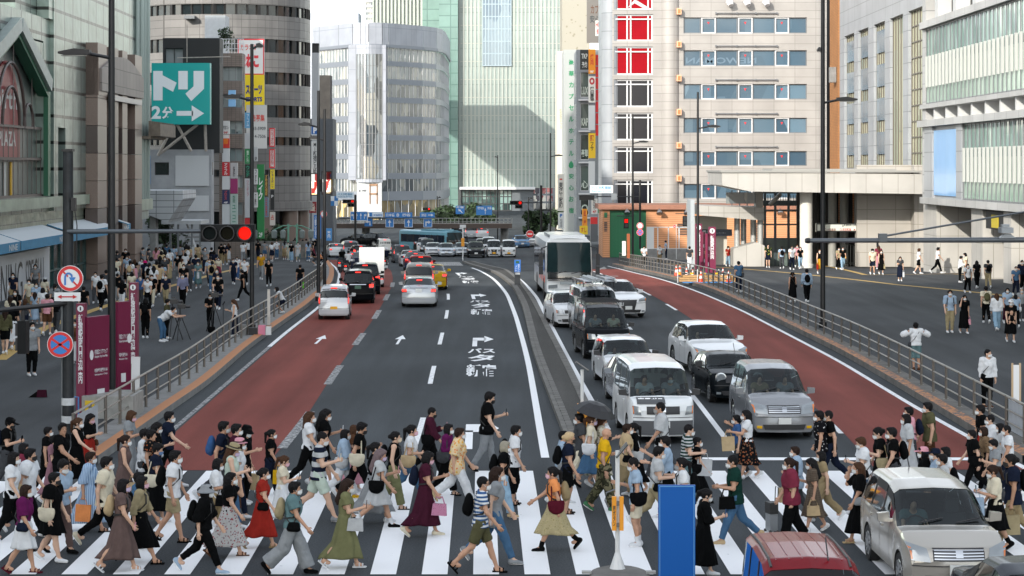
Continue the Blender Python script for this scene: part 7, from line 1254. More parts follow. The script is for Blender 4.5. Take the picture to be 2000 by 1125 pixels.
HAIRM={'k':mat('hair_black',(.008,.0075,.008),.62,spec=.1,bump=.4,bscale=55,stretch=(1,1,.15)),'b':mat('hair_brown',(.05,.024,.013),.62,spec=.1,bump=.4,bscale=55,stretch=(1,1,.15)),'d':mat('hair_dark_brown',(.02,.011,.008),.62,spec=.1,bump=.4,bscale=55,stretch=(1,1,.15)),'y':mat('hair_blond',(.42,.3,.16),.5,bump=.5,bscale=55,stretch=(1,1,.15)),'g':mat('hair_grey',(.2,.19,.17),.5,bump=.5,bscale=55),'s':mat('hair_ash',(.22,.2,.15),.5,bump=.5,bscale=55),'p':mat('hair_mauve',(.1,.065,.07),.5,bump=.5,bscale=55,stretch=(1,1,.15))}
def tmpl(key,f):
 if key not in CARMESH:CARMESH[key]=f()
 return CARMESH[key]
def noise(x,y,z,s):return np.sin(x*s+1.3*np.sin(y*s*.7+z*s*.4))*np.sin(y*s*1.1+.9*np.sin(z*s*.6))*np.sin(z*s*.8+x*s*.5)
def hair_mesh(st,h):
 def mk_():
  P=[el((-.016,0,.036),(.106,.088,.1))]
  if st=='short':P+=[el((-.05,0,-.005),(.066,.078,.075)),el((.045,0,.088),(.055,.07,.042)),rc((0,.072,.0),(-.03,.07,.05),.022,.03),rc((0,-.072,.0),(-.03,-.07,.05),.022,.03)]
  elif st=='crop':P=[el((-.014,0,.036),(.1,.082,.096)),el((-.045,0,0),(.058,.07,.065))]
  elif st=='bob':P+=[el((-.03,0,-.03),(.095,.1,.115)),rc((.03,.085,.02),(.03,.083,-.09),.028,.03),rc((.03,-.085,.02),(.03,-.083,-.09),.028,.03),el((.05,0,.075),(.052,.078,.045))]
  elif st=='long':P+=[rc((-.06,0,0),(-.1,0,-.3),.095,.07),rc((-.03,.075,0),(-.03,.085,-.26),.045,.03),rc((-.03,-.075,0),(-.03,-.085,-.26),.045,.03),rc((-.08,.045,-.05),(-.1,.05,-.36),.05,.025),rc((-.08,-.045,-.05),(-.1,-.05,-.36),.05,.025),el((.045,0,.08),(.05,.075,.04))]
  elif st=='pony':P+=[rc((-.1,0,.05),(-.155,0,.02),.04,.042),rc((-.155,0,.02),(-.17,0,-.2),.04,.022),el((-.045,0,.0),(.07,.08,.07)),rc((.035,.07,.05),(.03,.072,-.04),.016,.01),rc((.035,-.07,.05),(.03,-.072,-.04),.016,.01),el((.04,0,.08),(.052,.07,.038))]
  elif st=='bun':P+=[el((-.12,0,.02),(.05,.05,.05)),el((-.045,0,.0),(.07,.08,.07)),el((.04,0,.08),(.05,.068,.036))]
  face=lambda x,y,z:-(np.sqrt(((x-.105)/.085)**2+(y/.074)**2+((z+.02)/.085)**2)-1)*.06
  fn=lambda F,x,y,z:F+.006*np.sin(y*140+9*np.sin(z*22+x*15))*np.clip(.4+z*6,.4,1)+.005*noise(x,y,z,60)
  V,Q=sdf_mesh(P,h,.015,[face],fn=fn);return qmesh('hair',V,Q,[HAIRM['k']])
 return tmpl(('hair',st,h),mk_)
def mask_mesh():
 def mk_():
  m=MB();n,k=8,6
  for lay in(0,1):
   for i in range(n+1):
    for j in range(k+1):a=-1.15+2.3*i/n;v=-1+2*j/k;rr=.006*lay;x=.02+(.083+rr)*math.cos(a)+.02*math.exp(-(a*2.2)**2)*(.4+.6*(v>-.5));m.v.append((x-.012*max(0,-v)**2,(.079+rr)*math.sin(a),-.055+v*(.052-.022*abs(a))))
  o=(n+1)*(k+1);q=lambda i,j,l:l*o+i*(k+1)+j
  m.f=[(q(i,j,1),q(i+1,j,1),q(i+1,j+1,1),q(i,j+1,1))for i in range(n)for j in range(k)]+[(q(i,j,0),q(i+1,j,0),q(i+1,j,1),q(i,j,1))for i in range(n)for j in(0,k)]
  for s in(1,-1):m.tube([(.04,s*.076,-.035),(.0,s*.082,.01),(-.01,s*.08,-.02)],.003,4)
  m.m=[0]*len(m.f);ob=m.bd('face_mask',mat('mask_white','#c9cccd',.7),None,smooth=2);me=ob.data;bpy.data.objects.remove(ob);return me
 return tmpl('mask',mk_)
def eyes_mesh():
 def mk_():
  m=MB()
  for s in(1,-1):m.lathe([(.004,-.002),(.013,.001),(.004,.004)],(0,0,0),8,axis='x',mi=0);m.v[-24:]=[(x+.0865,y+s*.03,z*.45+.012)for x,y,z in m.v[-24:]];m.tube([(.087,s*.05,.034),(.094,s*.03,.04),(.094,s*.014,.036)],.0045,4)
  ob=m.bd('eyes',mat('eye_dark',(.012,.009,.008),.3),None);me=ob.data;bpy.data.objects.remove(ob);return me
 return tmpl('eyes',mk_)
def glasses_mesh():
 def mk_():
  m=MB()
  for s in(1,-1):m.tube([(.1,s*.032+.025*math.cos(a),.01+.019*math.sin(a))for a in[2*PI*i/12 for i in range(13)]],.003,4);m.tube([(.098,s*.056,.012),(.0,s*.08,.012)],.003,4)
  m.tube([(.101,.008,.014),(.101,-.008,.014)],.003,4);ob=m.bd('glasses',BLACK,None);me=ob.data;bpy.data.objects.remove(ob);return me
 return tmpl('glasses',mk_)
def hat_mesh(k):
 def mk_():
  m=MB()
  if k=='cap':m.lathe([(.108,.035),(.108,.06),(.1,.1),(.07,.13),(.0,.14)],(-.012,0,0),18);m.prism([(.05,.05),(.2,.035),(.2,.028),(.05,.04)],-.07,.07)
  elif k=='bucket':m.lathe([(.175,-.005),(.17,-.01),(.108,.06),(.1,.11),(.085,.13),(.0,.135)],(-.012,0,0),20)
  else:m.lathe([(.17,.045),(.17,.04),(.106,.055),(.105,.075),(.1,.13),(.06,.15),(.0,.148)],(-.012,0,0),22);m.lathe([(.109,.058),(.108,.082)],(-.012,0,0),22,mi=1)
  ob=m.bd('hat',[BLACK,mat('hat_band','#2a2622',.7)]if k=='straw' else BLACK,None,smooth=2);me=ob.data;bpy.data.objects.remove(ob);return me
 return tmpl(('hat',k),mk_)
def shoe_mesh(k):
 def mk_():
  if k=='sandal':
   m=MB();m.prism([(-.075,-.085),(.17,-.085),(.185,-.07),(.17,-.06),(-.075,-.058)],-.04,.04);ob=m.bd('shoe',BLACK,None);ob.data.materials.append(SKINM[0]);q=MB()
   q.tube([(.05,-.045,-.06),(.05,-.03,-.005),(.05,.03,-.005),(.05,.045,-.06)],.014,5);q.tube([(.11,-.045,-.06),(.11,-.03,-.018),(.11,.03,-.018),(.11,.045,-.06)],.013,5);q.tube([(-.03,-.04,-.06),(-.05,-.03,-.01),(-.05,.03,-.01),(-.03,.04,-.06)],.01,5);m.add(q.v,q.f);bpy.data.objects.remove(ob);ob=m.bd('shoe',[BLACK,WHITE],None);me=ob.data;bpy.data.objects.remove(ob);return me
  P=[rc((-.035,0,-.035),(.05,0,-.045),.048,.044),rc((.05,0,-.045),(.15,0,-.058),.044,.034),rc((-.02,0,.0),(.0,0,-.03),.042,.045)]
  V,Q=sdf_mesh(P,.014,.02,[lambda x,y,z:-.085-z+0*x+0*y]);me=qmesh('shoe',V,Q,[BLACK,WHITE]);co=V[Q].mean(1);me.polygons.foreach_set('material_index',(co[:,2]<-.064).astype(np.int32));return me
 return tmpl(('shoe',k),mk_)
def body_mesh(key,J,sex,fat,h,grip):
 def mk_():
  P=torso(J,0,sex,fat);J_=J
  for k in 'LR':
   P+=leg(J_,k,0,2,fat);an=J_[k][2];P+=[rc(an,an+V3(.1,0,-.045),.034,.028),rc(an+V3(-.03,0,-.035),an+V3(.08,0,-.055),.032,.028)]if h<.02 else[]
  for k in 'lr':P+=arm(J_,k,0,2,fat)+(hand(J_,k,k in grip)if h<.02 else[rc(J_[k][2],J_[k][2]+J_[k][3]*.13,.03,.022)])
  P+=head_prims(J_)if h<.02 else head_prims(J_)[:4];V,Q=sdf_mesh(P,h,.022);return qmesh('body',V,Q,[SKINM[0]])
 return tmpl(('body',)+key+(h,fat,sex,grip),mk_)
def top_mesh(key,J,sex,fat,h,sleeve,hem,loose):
 def mk_():
  g=.027+loose*.018;P=torso(J,g,sex,fat);up=J['up'];axis=J['neck']-J['root'];axis=axis/np.linalg.norm(axis)
  if hem<0:P+=[el(up(-.09),(.118*fat+g,.165*fat+g,.16+g))]
  if sleeve>0:
   for k in 'lr':P+=arm(J,k,g+.004+loose*.01,sleeve,fat)
  hb=up(hem);nk=up(.55,.03);cuts=[lambda x,y,z:(hb[0]-x)*axis[0]+(hb[2]-z)*axis[2]+0*y,lambda x,y,z:.075-np.sqrt((x-nk[0])**2*.8+(y-nk[1])**2+((z-nk[2]))**2)]
  for k in 'lr':
   sh,e,w,_=J[k];s=1 if k=='l' else-1
   if sleeve<=0:cuts.append(lambda x,y,z,s=s:s*y-(J['sw']*.84)+0*x+0*z)
   else:
    a,b=(sh,e)if sleeve<=1 else(e,w);t=sleeve if sleeve<=1 else sleeve-1;d=(b-a)/np.linalg.norm(b-a);p=a+(b-a)*t;cuts.append(lambda x,y,z,d=d,p=p,s=s:np.where((np.sqrt((x-p[0])**2+(y-p[1])**2+(z-p[2])**2)<.12),(x-p[0])*d[0]+(y-p[1])*d[1]+(z-p[2])*d[2],-1))
  fn=lambda F,x,y,z:F+.010*noise(x,y,z,26)+.005*noise(x+3,y,z,55);V,Q=sdf_mesh(P,h,.03,cuts,fn=fn);return qmesh('top',V,Q,[cloth('#888888')])
 return tmpl(('top',)+key+(h,fat,sex,sleeve,hem,loose),mk_)
def bmsh(key,J,sex,fat,h,kind,length):
 def mk_():
  up=J['up'];wz=.15;wc=up(wz)
  if kind=='trousers':
   fl={0:.0,1:.035,2:.085}[key[-1]if isinstance(key[-1],int)else 0];P=torso(J,.012,sex,fat)[:2]
   for k in 'LR':P+=leg(J,k,.02,length,fat,fl if fl else(.02 if length<1.3 else .004))
   cuts=[lambda x,y,z:z-wc[2]+0*x+0*y]
   for k in 'LR':
    h_,kn,an=J[k];a,b=(h_,kn)if length<=1 else(kn,an);t=length if length<=1 else length-1;d=(b-a)/np.linalg.norm(b-a);p=a+(b-a)*t;cuts.append(lambda x,y,z,d=d,p=p:np.where(np.sqrt((x-p[0])**2+(y-p[1])**2+(z-p[2])**2)<.17,(x-p[0])*d[0]+(y-p[1])*d[1]+(z-p[2])*d[2],-1))
   fn=lambda F,x,y,z:F+.009*noise(x,y,z,28)+.005*noise(x,y+2,z,55);V,Q=sdf_mesh(P,h,.025,cuts,fn=fn)
  else:
   zt=wc[2];zb=zt-length;n,mrow=(44,16)if h<.02 else(24,7);V=[];rs=np.random.RandomState(int(zb*1000)%997);ph=rs.rand(3)*6
   for i in range(mrow+1):
    t=i/mrow;z=zt+(zb-zt)*t
    xs=[]
    for k in 'LR':
     h_,kn,an=J[k];pts=[h_,kn,an]
     for a,b in zip(pts,pts[1:]):
      if b[2]<=z<=a[2]:u=(z-a[2])/(b[2]-a[2]);xs.append(a[0]+(b[0]-a[0])*u)
     if z<an[2]:xs.append(an[0])
    if not xs or z>J['root'][2]:x0,x1=wc[0]-.005,wc[0]+.005
    else:x0,x1=min(xs),max(xs)
    e=min(1,t*length/.13);fla=.036*t+(.05 if kind=='flare' else 0)*t;rx=(.105*fat+.032*e+fla*.8)+(x1-x0)/2*min(1,.85);ry=.135*fat+.05*e+fla*.8;cx=(x0+x1)/2*min(1,.4+t*1.5)+wc[0]*max(0,.6-t*1.5)
    for j in range(n):
     a=2*PI*j/n;f=1+(.02+.11*t)*math.sin(a*(11 if kind=='flare' else 8)+ph[0]+1.2*math.sin(a*2+ph[1])+t*.8)+.03*t*math.sin(a*3+ph[2]);V.append((cx+rx*f*math.cos(a),ry*f*math.sin(a),z+.012*t*math.sin(a*5+ph[1])))
   Q=[(i*n+j,i*n+(j+1)%n,(i+1)*n+(j+1)%n,(i+1)*n+j)for i in range(mrow)for j in range(n)];Q=[q[::-1]for q in Q];c0,c1=len(V),len(V)+1;V+=[(wc[0],0,zt),(cx,0,zb+.03)]
   for j in range(0,n,2):Q+=[(c0,j,(j+1)%n,(j+2)%n)[::1],(c1,mrow*n+(j+2)%n,mrow*n+(j+1)%n,mrow*n+j)]
   V,Q=np.array(V),np.array(Q)
  return qmesh('bottom',V,Q,[cloth('#888888')])
 return tmpl(('bottom',)+key+(h,fat,sex,kind,length),mk_)
POSES={'w1':dict(),'w2':dict(lf=-22,rf=24,lk=32,rk=4,la=18,ra=-20),'w6':dict(lf=17,rf=-15,lk=3,rk=26,la=-13,ra=14),'w3':dict(lf=12,rf=-10,lk=2,rk=22,la=-9,ra=10),'w4':dict(lf=-10,rf=14,lk=24,rk=3,la=10,ra=-9),'w5':dict(lf=8,rf=-2,lk=18,rk=2,la=-4,ra=6),'st':dict(lf=1,rf=-2,lk=1,rk=2,la=2,ra=-2,le=10,re=12),'sq':dict(lf=52,rf=48,lk=100,rk=96,la=35,ra=30,le=60,re=60,lean=28),'bend':dict(lf=22,rf=10,lk=24,rk=14,la=60,ra=55,le=30,re=35,lean=52),'sit':dict(lf=84,rf=80,lk=84,rk=80,la=45,ra=48,le=45,re=42,lean=6)}
ARMS={'':{},'ph':dict(ra=14,re=92,rin=10,head=16),'phl':dict(la=14,le=92,lin=10,head=16),'bag':dict(la=-6,le=95,lin=18),'bagr':dict(ra=-6,re=95,rin=18),'hold':dict(la=8,le=85,lin=25,ra=8,re=82,rin=25,head=8),'dn':dict(la=2,ra=-2,le=8,re=8),'face':dict(ra=50,re=135,rin=15,rab=18),'facel':dict(la=50,le=135,lin=15,lab=18),'both':dict(la=52,ra=52,le=110,re=110,lin=18,rin=18,head=-3),'up':dict(la=12,ra=12,le=168,re=168,lin=58,rin=58,lab=66,rab=66),'out':dict(ra=34,re=22,rab=14),'wave':dict(ra=40,re=80,rab=25,la=30,le=70)}
BAGC={}
def bag_mesh(kind):
 def mk_():
  if kind=='backpack':
   P=[el((-.02,0,0),(.085,.14,.2)),el((-.075,0,-.07),(.055,.11,.1))];V,Q=sdf_mesh(P,.018,.03,fn=lambda F,x,y,z:F+.004*noise(x,y,z,40));return qmesh('bag_body',V,Q,[BLACK])
  if kind=='tote':
   V,Q=sdf_mesh([el((0,0,-.02),(.16,.062,.15)),el((0,0,.06),(.165,.05,.1))],.016,.04,[lambda x,y,z:z-.1+0*x+0*y],fn=lambda F,x,y,z:F+.008*noise(x,y,z,28));return qmesh('bag_body',V,Q,[BLACK])
  if kind=='hand':m=MB();m.prism([(-.15,-.11),(.15,-.11),(.13,.11),(-.13,.11)],-.055,.055)
  elif kind=='shop':m=MB();m.prism([(-.15,-.17),(.15,-.17),(.155,.17),(-.155,.17)],-.05,.05)
  elif kind=='cross':V,Q=sdf_mesh([rc((-.07,0,-.03),(.07,0,-.03),.055,.055),rc((-.06,0,.04),(.06,0,.04),.045,.045)],.018,.03);return qmesh('bag_body',V,Q,[BLACK])
  elif kind=='phone':m=MB().box(-.005,.005,-.037,.037,-.075,.075)
  ob=m.bd('bag_body',BLACK,None);me=ob.data;bpy.data.objects.remove(ob);return me
 return tmpl(('bagm',kind),mk_)
STRAP=mat('strap_black',(.015,.015,.015),.6)
def bagobj(kind,side,col,J,M,who,scale=1.):
 """a bag or phone is a thing of its own that its carrier holds"""
 s=1 if side=='l' else-1;up=J['up'];nm={'backpack':'backpack','tote':'tote_bag','hand':'handbag','shop':'shopping_bag','cross':'crossbody_bag','phone':'phone'}[kind]
 sh,e,w,f=J[side];k0='r' if side=='l' else 'l';st=MB();hp=w+f*.09
 if kind=='backpack':loc=up(.3,-.19);[st.tube([up(.5,-.1)+V3(0,q*.1,0),up(.54,.0)+V3(0,q*.1,.01),up(.45,.125)+V3(0,q*.12,0),up(.3,.135)+V3(0,q*.13,0),up(.18,.03)+V3(0,q*.17,0),up(.15,-.12)+V3(0,q*.12,0)],.017,5)for q in(1,-1)]
 elif kind=='tote':loc=up(.06)+V3(-.02,s*.215,-.0);[st.tube([loc+V3(q,0,.1),up(.42,q*.6)+V3(0,s*.215,0),up(.535)+V3(0,s*.14,.02),up(.42,q*.6)+V3(0,s*.135,0)],.013,5)for q in(.09,-.09)]
 elif kind=='hand':loc=(e+w)/2+V3(0,0,-.27)if J['P'].get(side+'e',0)>60 else hp+V3(0,0,-.24);a=loc+V3(0,0,.11);[st.tube([a+V3(.1,q,0),a+V3(.06,q,.13),a+V3(-.06,q,.13),a+V3(-.1,q,0)],.01,5)for q in(.03,-.03)]
 elif kind=='shop':loc=hp+V3(0,0,-.3);a=loc+V3(0,0,.17);[st.tube([a+V3(.08,q,0),a+V3(.05,q,.12),a+V3(-.05,q,.12),a+V3(-.08,q,0)],.006,5)for q in(.04,-.04)]
 elif kind=='cross':loc=up(.02)+V3(.05,s*.2,0);st.tube([loc+V3(0,0,.06),up(.3,.14)+V3(0,s*.05,0),up(.53,.04)+V3(0,-s*.13,.02),up(.45,-.13)+V3(0,-s*.08,0),up(.2,-.14)+V3(0,s*.1,0),loc+V3(-.05,0,.05)],.011,5)
 else:loc=hp+V3(.0,0,.04)
 short=who;lab={'backpack':'backpack worn by the ','tote':'shoulder bag of the ','hand':'handbag carried by the ','shop':'shopping bag held by the ','cross':'crossbody bag of the ','phone':'phone in the hand of the '}[kind]+short
 words_=(CN.get(col,'')+' '+lab).strip().split()[:16];r=thing(nm,' '.join(words_),{'phone':'phone','backpack':'backpack'}.get(kind,'bag'));r.matrix_world=M@Matrix.Translation(Vector(loc))@Matrix.Rotation(J['P']['lean']*PI/180,4,'Y')
 cm=cloth(col)if not isinstance(col,tuple)else cloth(col)
 link('bag_body' if kind!='phone' else 'case',bag_mesh(kind),r,[cm])
 if st.v:
  I=Matrix.Rotation(-J['P']['lean']*PI/180,4,'Y')@Matrix.Translation(Vector(-loc));st.v=[tuple(I@Vector(v))for v in st.v];st.bd('strap',cm if kind in('tote','hand','shop')else STRAP,r,smooth=True)
 return r
CN={}
def colname(c):
 if isinstance(c,tuple):return{'stripe':'striped','vstripe':'pinstriped','plaid':'checked','floral':'flowered','dots':'dotted','camo':'camouflage'}[c[0]]
 return NAMED.get(c,'plain')
NAMED={}
def pal(s):
 for q in s.split(';'):n,c=q.split('=');NAMED[c]=n;CN[c]=n;globals()['c_'+n.replace(' ','_')]=c
pal('black=#0b0c0d;white=#c4c7ca;grey=#7d8184;light grey=#a6a9ab;dark grey=#3b3d40;navy=#161c2b;blue=#34527c;light blue=#8c9fb2;denim=#3f5d7a;pale denim=#7f9bb0;beige=#a89474;khaki=#85765a;cream=#bfb8a4;brown=#4e3526;olive=#4b4a35;green=#3e6b4c;dark green=#14302a;lime=#68694b;yellow=#c49a1c;mustard=#a87c22;orange=#cf8450;red=#84261f;wine=#4a1522;maroon=#6b2a3a;plum=#3a1826;purple=#551a47;mauve=#82606a;pink=#c08a95;teal=#566f72;mint=#aab8ac;sand=#8f8468;brown grey=#5a4b48;violet=#7d78a8')
NP=0
def person(px,py,hpx,rz,top='white',bot='black',hair='short',hc='k',sex=0,pose='w1',arms='',sleeve=.55,bk='trousers',bl=1.92,hem=-.02,loose=0,mask='white',shoes='white',sk='shoe',hat=None,glasses=False,bags=(),label='',fat=1.,H=None,zo=0.,far=False,xyz=None,skin=None,group=None,turn=0,wide=0,socks=None,who=None,seated=False):
 global NP
 NP+=1;x,d=g2w(px,py,zo)if xyz is None else xyz[:2];z0=zg(d)+zo if xyz is None else xyz[2];h=.034 if far else .0135;f_=1 if sex else 0
 pz=dict(POSES[pose]);pz.update(ARMS[arms]);pz['f']=f_;pz['turn']=turn;J=skel(pz);Ht=J['hc'][2]+.125;Hw=H or(hpx*d/FPX if hpx else 1.65);s=min(1.12,max(.86,Hw/Ht))if pose not in('sq','bend','sit')else(H or 1.68)/1.7
 r=thing('person',label,'person',(x,d,z0),math.radians(rz),group);r.scale=(s,s,s);M=Matrix.Translation((x,d,z0))@Matrix.Rotation(math.radians(rz),4,'Z')@Matrix.Scale(s,4)
 key=(pose,arms,turn,f_);C_=lambda c:globals()['c_'+c.replace(' ','_')]if isinstance(c,str)and not c.startswith('#')else c;sm=SKINM[(NP*7)%3]if skin is None else SKINM[skin];grip=''.join(b[1]for b in bags if b[0]in('phone','shop','hand'))
 link('body',body_mesh(key,J,f_,fat,h,grip),r,[sm]);tc,bc=cloth(C_(top)),cloth(C_(bot))
 link('top' if bk!='dress' else 'dress_top',top_mesh(key,J,f_,fat,h,sleeve,hem if bk in('trousers',)else max(hem,.03)if bk!='dress' else .06,loose),r,[tc])
 if bk=='trousers':link('shorts' if bl<1.3 else 'trousers',bmsh(key+(wide,),J,f_,fat,h,'trousers',bl),r,[bc])
 else:link('skirt',bmsh(key+(7,),J,f_,fat,h,'flare' if wide else 'skirt',bl),r,[bc if bk!='dress' else tc])
 HM=Matrix.Translation(Vector(J['hc']))@Matrix([list(q)for q in J['hr']]).to_4x4()
 def onhead(nm,me,mats):o=link(nm,me,r,mats);o.matrix_local=HM;return o
 if hair!='bald':onhead('hair',hair_mesh(hair,.012 if not far else .026),[HAIRM[hc]])
 if mask:onhead('face_mask',mask_mesh(),[mat('mask_'+mask,{'white':'#cdd0d2','black':'#121214','pink':'#c9a0ac','lilac':'#b3a3bd','blue':'#5a78a0','grey':'#8c8c8a','cream':'#c4b49c'}[mask],.75)])
 if not far:
  onhead('eyes',eyes_mesh(),[mat('eye_dark',(.012,.009,.008),.3)])
  if glasses:onhead('glasses',glasses_mesh(),[BLACK])
 if hat:onhead('hat',hat_mesh(hat[0]),[cloth(C_(hat[1]))]+([mat('hat_band','#2a2622',.7)]if hat[0]=='straw' else[]))
 for k in 'LR':
  kn,an=J[k][1],J[k][2];a=math.atan2(an[0]-kn[0],kn[2]-an[2]);pit=min(0,a)*-1.0 if a<-.25 else 0
  if an[2]<.12:pit=0 if abs(a)<.5 else pit*.3
  o=link('shoe',shoe_mesh(sk),r,[cloth(C_(shoes)),WHITE if sk=='shoe' and shoes!='black' else BLACK]);o.matrix_local=Matrix.Translation(Vector(an))@Matrix.Rotation(pit if an[2]>.12 else 0,4,'Y')
  if socks:q=MB().tube([Vector(an+(kn-an)*t)for t in(-.05,.3)],[.045,.052],10);q.bd('sock',cloth(C_(socks)),r,smooth=True)
 for b in bags:bagobj(b[0],b[1],C_(b[2]),J,M,who or label)
 return r
GX='pedestrians on the crossing';GL='people on the plaza beside the department store';GR='people on the station plaza'
def W(px,py,hd,rz,top,bot,hair,lab,pose='w1',**k):
 """one pedestrian: feet at (px, py), top of head at hd; 'k'/'b'... after the hair style is its colour"""
 g=GX;far=False;zo=0
 if py<760 or 'pl' in k:k.pop('pl',0);zo=PH;far=py-hd<72;g=GL if px<1000 else GR
 hs=hair.split();hat=k.get('hat')
 if isinstance(bot,tuple)and bot and bot[0]in('s','d','fl'):kind=bot[0];k['bk']='dress' if kind=='d' else 'skirt';k['bl']=bot[1]*(.8 if bot[1]>.8 else 1);bc=bot[2]if len(bot)>2 else top;k['wide']=1 if kind=='fl' else 0
 elif isinstance(bot,str)and bot.endswith('!'):k['bl']=.85;bc=bot[:-1]
 else:bc=bot
 k.setdefault('skin',None);return person(px,py,py-hd,rz,top=top,bot=bc,hair=hs[0],hc=hs[1]if len(hs)>1 else 'k',pose=pose,label=lab,zo=zo,far=far,group=g,**k)
F=dict(sex=1)
ST=lambda a,b,s:('stripe',globals()['c_'+a.replace(' ','_')],globals()['c_'+b.replace(' ','_')],s)
FLW=('floral','#a9a8a6','#8f2a34','#6f7378',22.);OFL=('floral','#c9b490','#c8603a','#c8a03a',17.);BFL=('floral','#121214','#8f4a2a','#6b5a4a',16.);BDT=('dots','#111114','#b4b4b4',14.);GFL=('floral','#9a9070','#7d7350','#aca27c',30.);CAM=('camo','#4a4a36','#2c2d22','#6b6650',7.);PST=('vstripe','#6d87a5','#9db1c6',26.);CHK=('plaid','#141416','#5b5c60',18.);TWD=('plaid','#5a5046','#4a4038',20.)
# ---- crossing, from the department store side ----
W(46,1120,947,-8,'purple',('s',.55,'white'),'bob d','woman in purple blouse and white skirt carrying a black checked bag','w3',**F,sk='sandal',shoes='wine',sleeve=.9,loose=.6,bags=[('hand','l',CHK),('cross','r','navy')])
W(101,1097,923,-10,'black',('s',.5,'black'),'short','person in black polo shirt and knee length skirt with a cream tote','w4',fat=1.1,mask='black',loose=1,bags=[('tote','r','cream')],arms='')
W(118,1081,897,-30,'light blue','brown grey','short','person in open pale blue shirt holding a blue bottle','w3',sleeve=1.4,arms='ph',shoes='black')
W(54,1046,876,-5,'white','black','short','man in loose white tee and black trousers with black mask','w2',mask='black',loose=1,hem=-.08,skin=0)
W(22,1057,883,-5,'white','black','bob','woman in plain white tee with bobbed hair at the edge','w3',**F,hem=-.06,bags=[('tote','l','beige')])
W(14,962,816,-10,'black','dark grey','short','young man in black cap looking at a phone with white bag straps','w3',hat=('cap','black'),mask='black',bags=[('backpack','r','navy'),('phone','r','black')],arms='ph')
W(42,1012,866,0,'maroon','black','bob','small woman in maroon top half hidden behind white tees','w4',**F)
W(104,983,850,-12,'mauve',('d',1.0),'bun','woman in long mauve dress swinging one arm','w3',**F,mask='lilac',loose=.4)
W(118,990,826,-15,'black','black','short','stout man in black tee pointing with a raised thumb','w5',arms='out',turn=-40,mask=None,fat=1.15,skin=3)
W(90,962,845,0,'black','black','short','person in black leaning forward behind the stout man','w3',arms='dn')
W(149,957,816,-10,'black',('s',.95,'black'),'pony b','woman with brown ponytail in sleeveless black dress reaching out','w3',**F,sleeve=0,arms='out')
W(173,935,808,-20,'black',('s',.6,'red'),'long','woman with pink mask in black top and red skirt','st',**F,mask='pink',bags=[('cross','l','brown')],arms='ph',sleeve=.8)
W(172,1038,883,0,PST,('d',1.0),'short d','woman in blue pinstriped dress carrying orange and white shopping bags','w2',**F,sk='sandal',shoes='black',sleeve=1.2,loose=.6,bags=[('shop','r','orange'),('cross','l','brown')])
W(203,1071,892,0,'cream','black','short','man in cream tee and black trousers with pale loafers','w2',hem=-.08,loose=.7,shoes='cream')
W(236,1116,936,0,'brown grey',('d',.78),'bob','woman in brown belted dress holding a pink phone','w6',**F,mask='lilac',sk='sandal',shoes='white',sleeve=.5,bags=[('backpack','r','beige'),('phone','r','pink')])
W(272,1100,930,0,'sand',('s',.85,'black'),'bob','woman in sand top and black skirt with a large black backpack','w2',**F,mask='pink',sk='sandal',shoes='black',sleeve=1.5,bags=[('backpack','r','black')])
W(266,1074,923,0,'denim','dark grey','short','man in denim shirt wearing a blue mask','w4',mask='blue',sleeve=1.2)
W(241,1000,850,0,'brown grey',('d',.85),'pony d','woman in dark brown sleeveless dress with bowed head','w3',**F,sleeve=0,bags=[('hand','r','beige')])
W(251,946,802,-5,'grey',('d',1.0),'bob b','woman in long grey dress reading her phone by the orange kerb','w5',**F,mask='pink',arms='ph',bags=[('phone','r','black')])
W(326,952,804,0,'navy','black','short','young man in navy tee swinging an open hand forward','w1',arms='out',loose=.7)
W(302,965,825,0,'black',('s',.9,'black'),'long','woman with long black hair holding a white cup','w3',**F,arms='ph',bags=[('cross','l','white')])
W(291,985,840,0,BFL,'black','short','man in black flowered shirt','w4',mask=None,loose=.7,hem=-.06)
W(278,984,838,0,'white','dark grey','short','person in long white shirt behind the flowered shirt','w3',sleeve=1.6,hem=-.15)
W(302,1022,866,0,'navy',('s',.95,'black'),'short','woman in navy top and long black skirt with a beige tote','w3',**F,mask='blue',arms='ph',bags=[('tote','r','cream'),('phone','l','black')])
W(337,1058,880,0,'white','sand!','short','man in white tee, khaki shorts and flip flops with black sling pack','w4',bl=.98,sk='sandal',shoes='black',hem=-.06,loose=.6,bags=[('backpack','r','black')],skin=1)
W(398,1120,947,0,'black','black','bob','person in black hooded jacket and grey bucket hat','w2',hat=('bucket','grey'),sleeve=1.3,loose=1,shoes='light blue',bags=[('backpack','r','black')],bl=1.8)
W(446,1088,923,0,'black',('fl',.98,FLW),'long','woman in long pale flowered skirt shielding her face with a hand','w6',**F,arms='facel',sk='sandal',shoes='brown')
W(420,1052,896,0,'white','khaki','bob','woman in white blouse with a black leather bag on her arm','w3',**F,arms='hold',sleeve=.9,bags=[('hand','r','black')])
W(450,1034,867,0,'mint','denim','long b','woman in straw hat and pale green vest with a phone','w3',**F,hat=('straw','sand'),sleeve=0,arms='ph',mask='lilac',bags=[('hand','l','brown'),('phone','r','black')])
W(464,1012,857,0,'white','navy','bob d','woman in pinkish straw hat behind the pale green vest','w4',**F,hat=('straw','pink'))
W(432,986,823,0,'navy','dark grey','short','young man in navy tee with a bright blue backpack','w2',bags=[('backpack','r','blue')])
W(457,988,828,0,'plum','black','short','man with glasses in a dark plum shirt','w3',glasses=True)
W(476,985,831,-20,'black','black','bob','woman in black bucket hat gesturing with one hand','w5',**F,hat=('bucket','black'),arms='ph',bags=[('shop','l','beige')])
W(527,968,858,0,'black','navy','pony','woman in black tee carrying a white and yellow paper bag','w3',**F,bags=[('shop','r','yellow')])
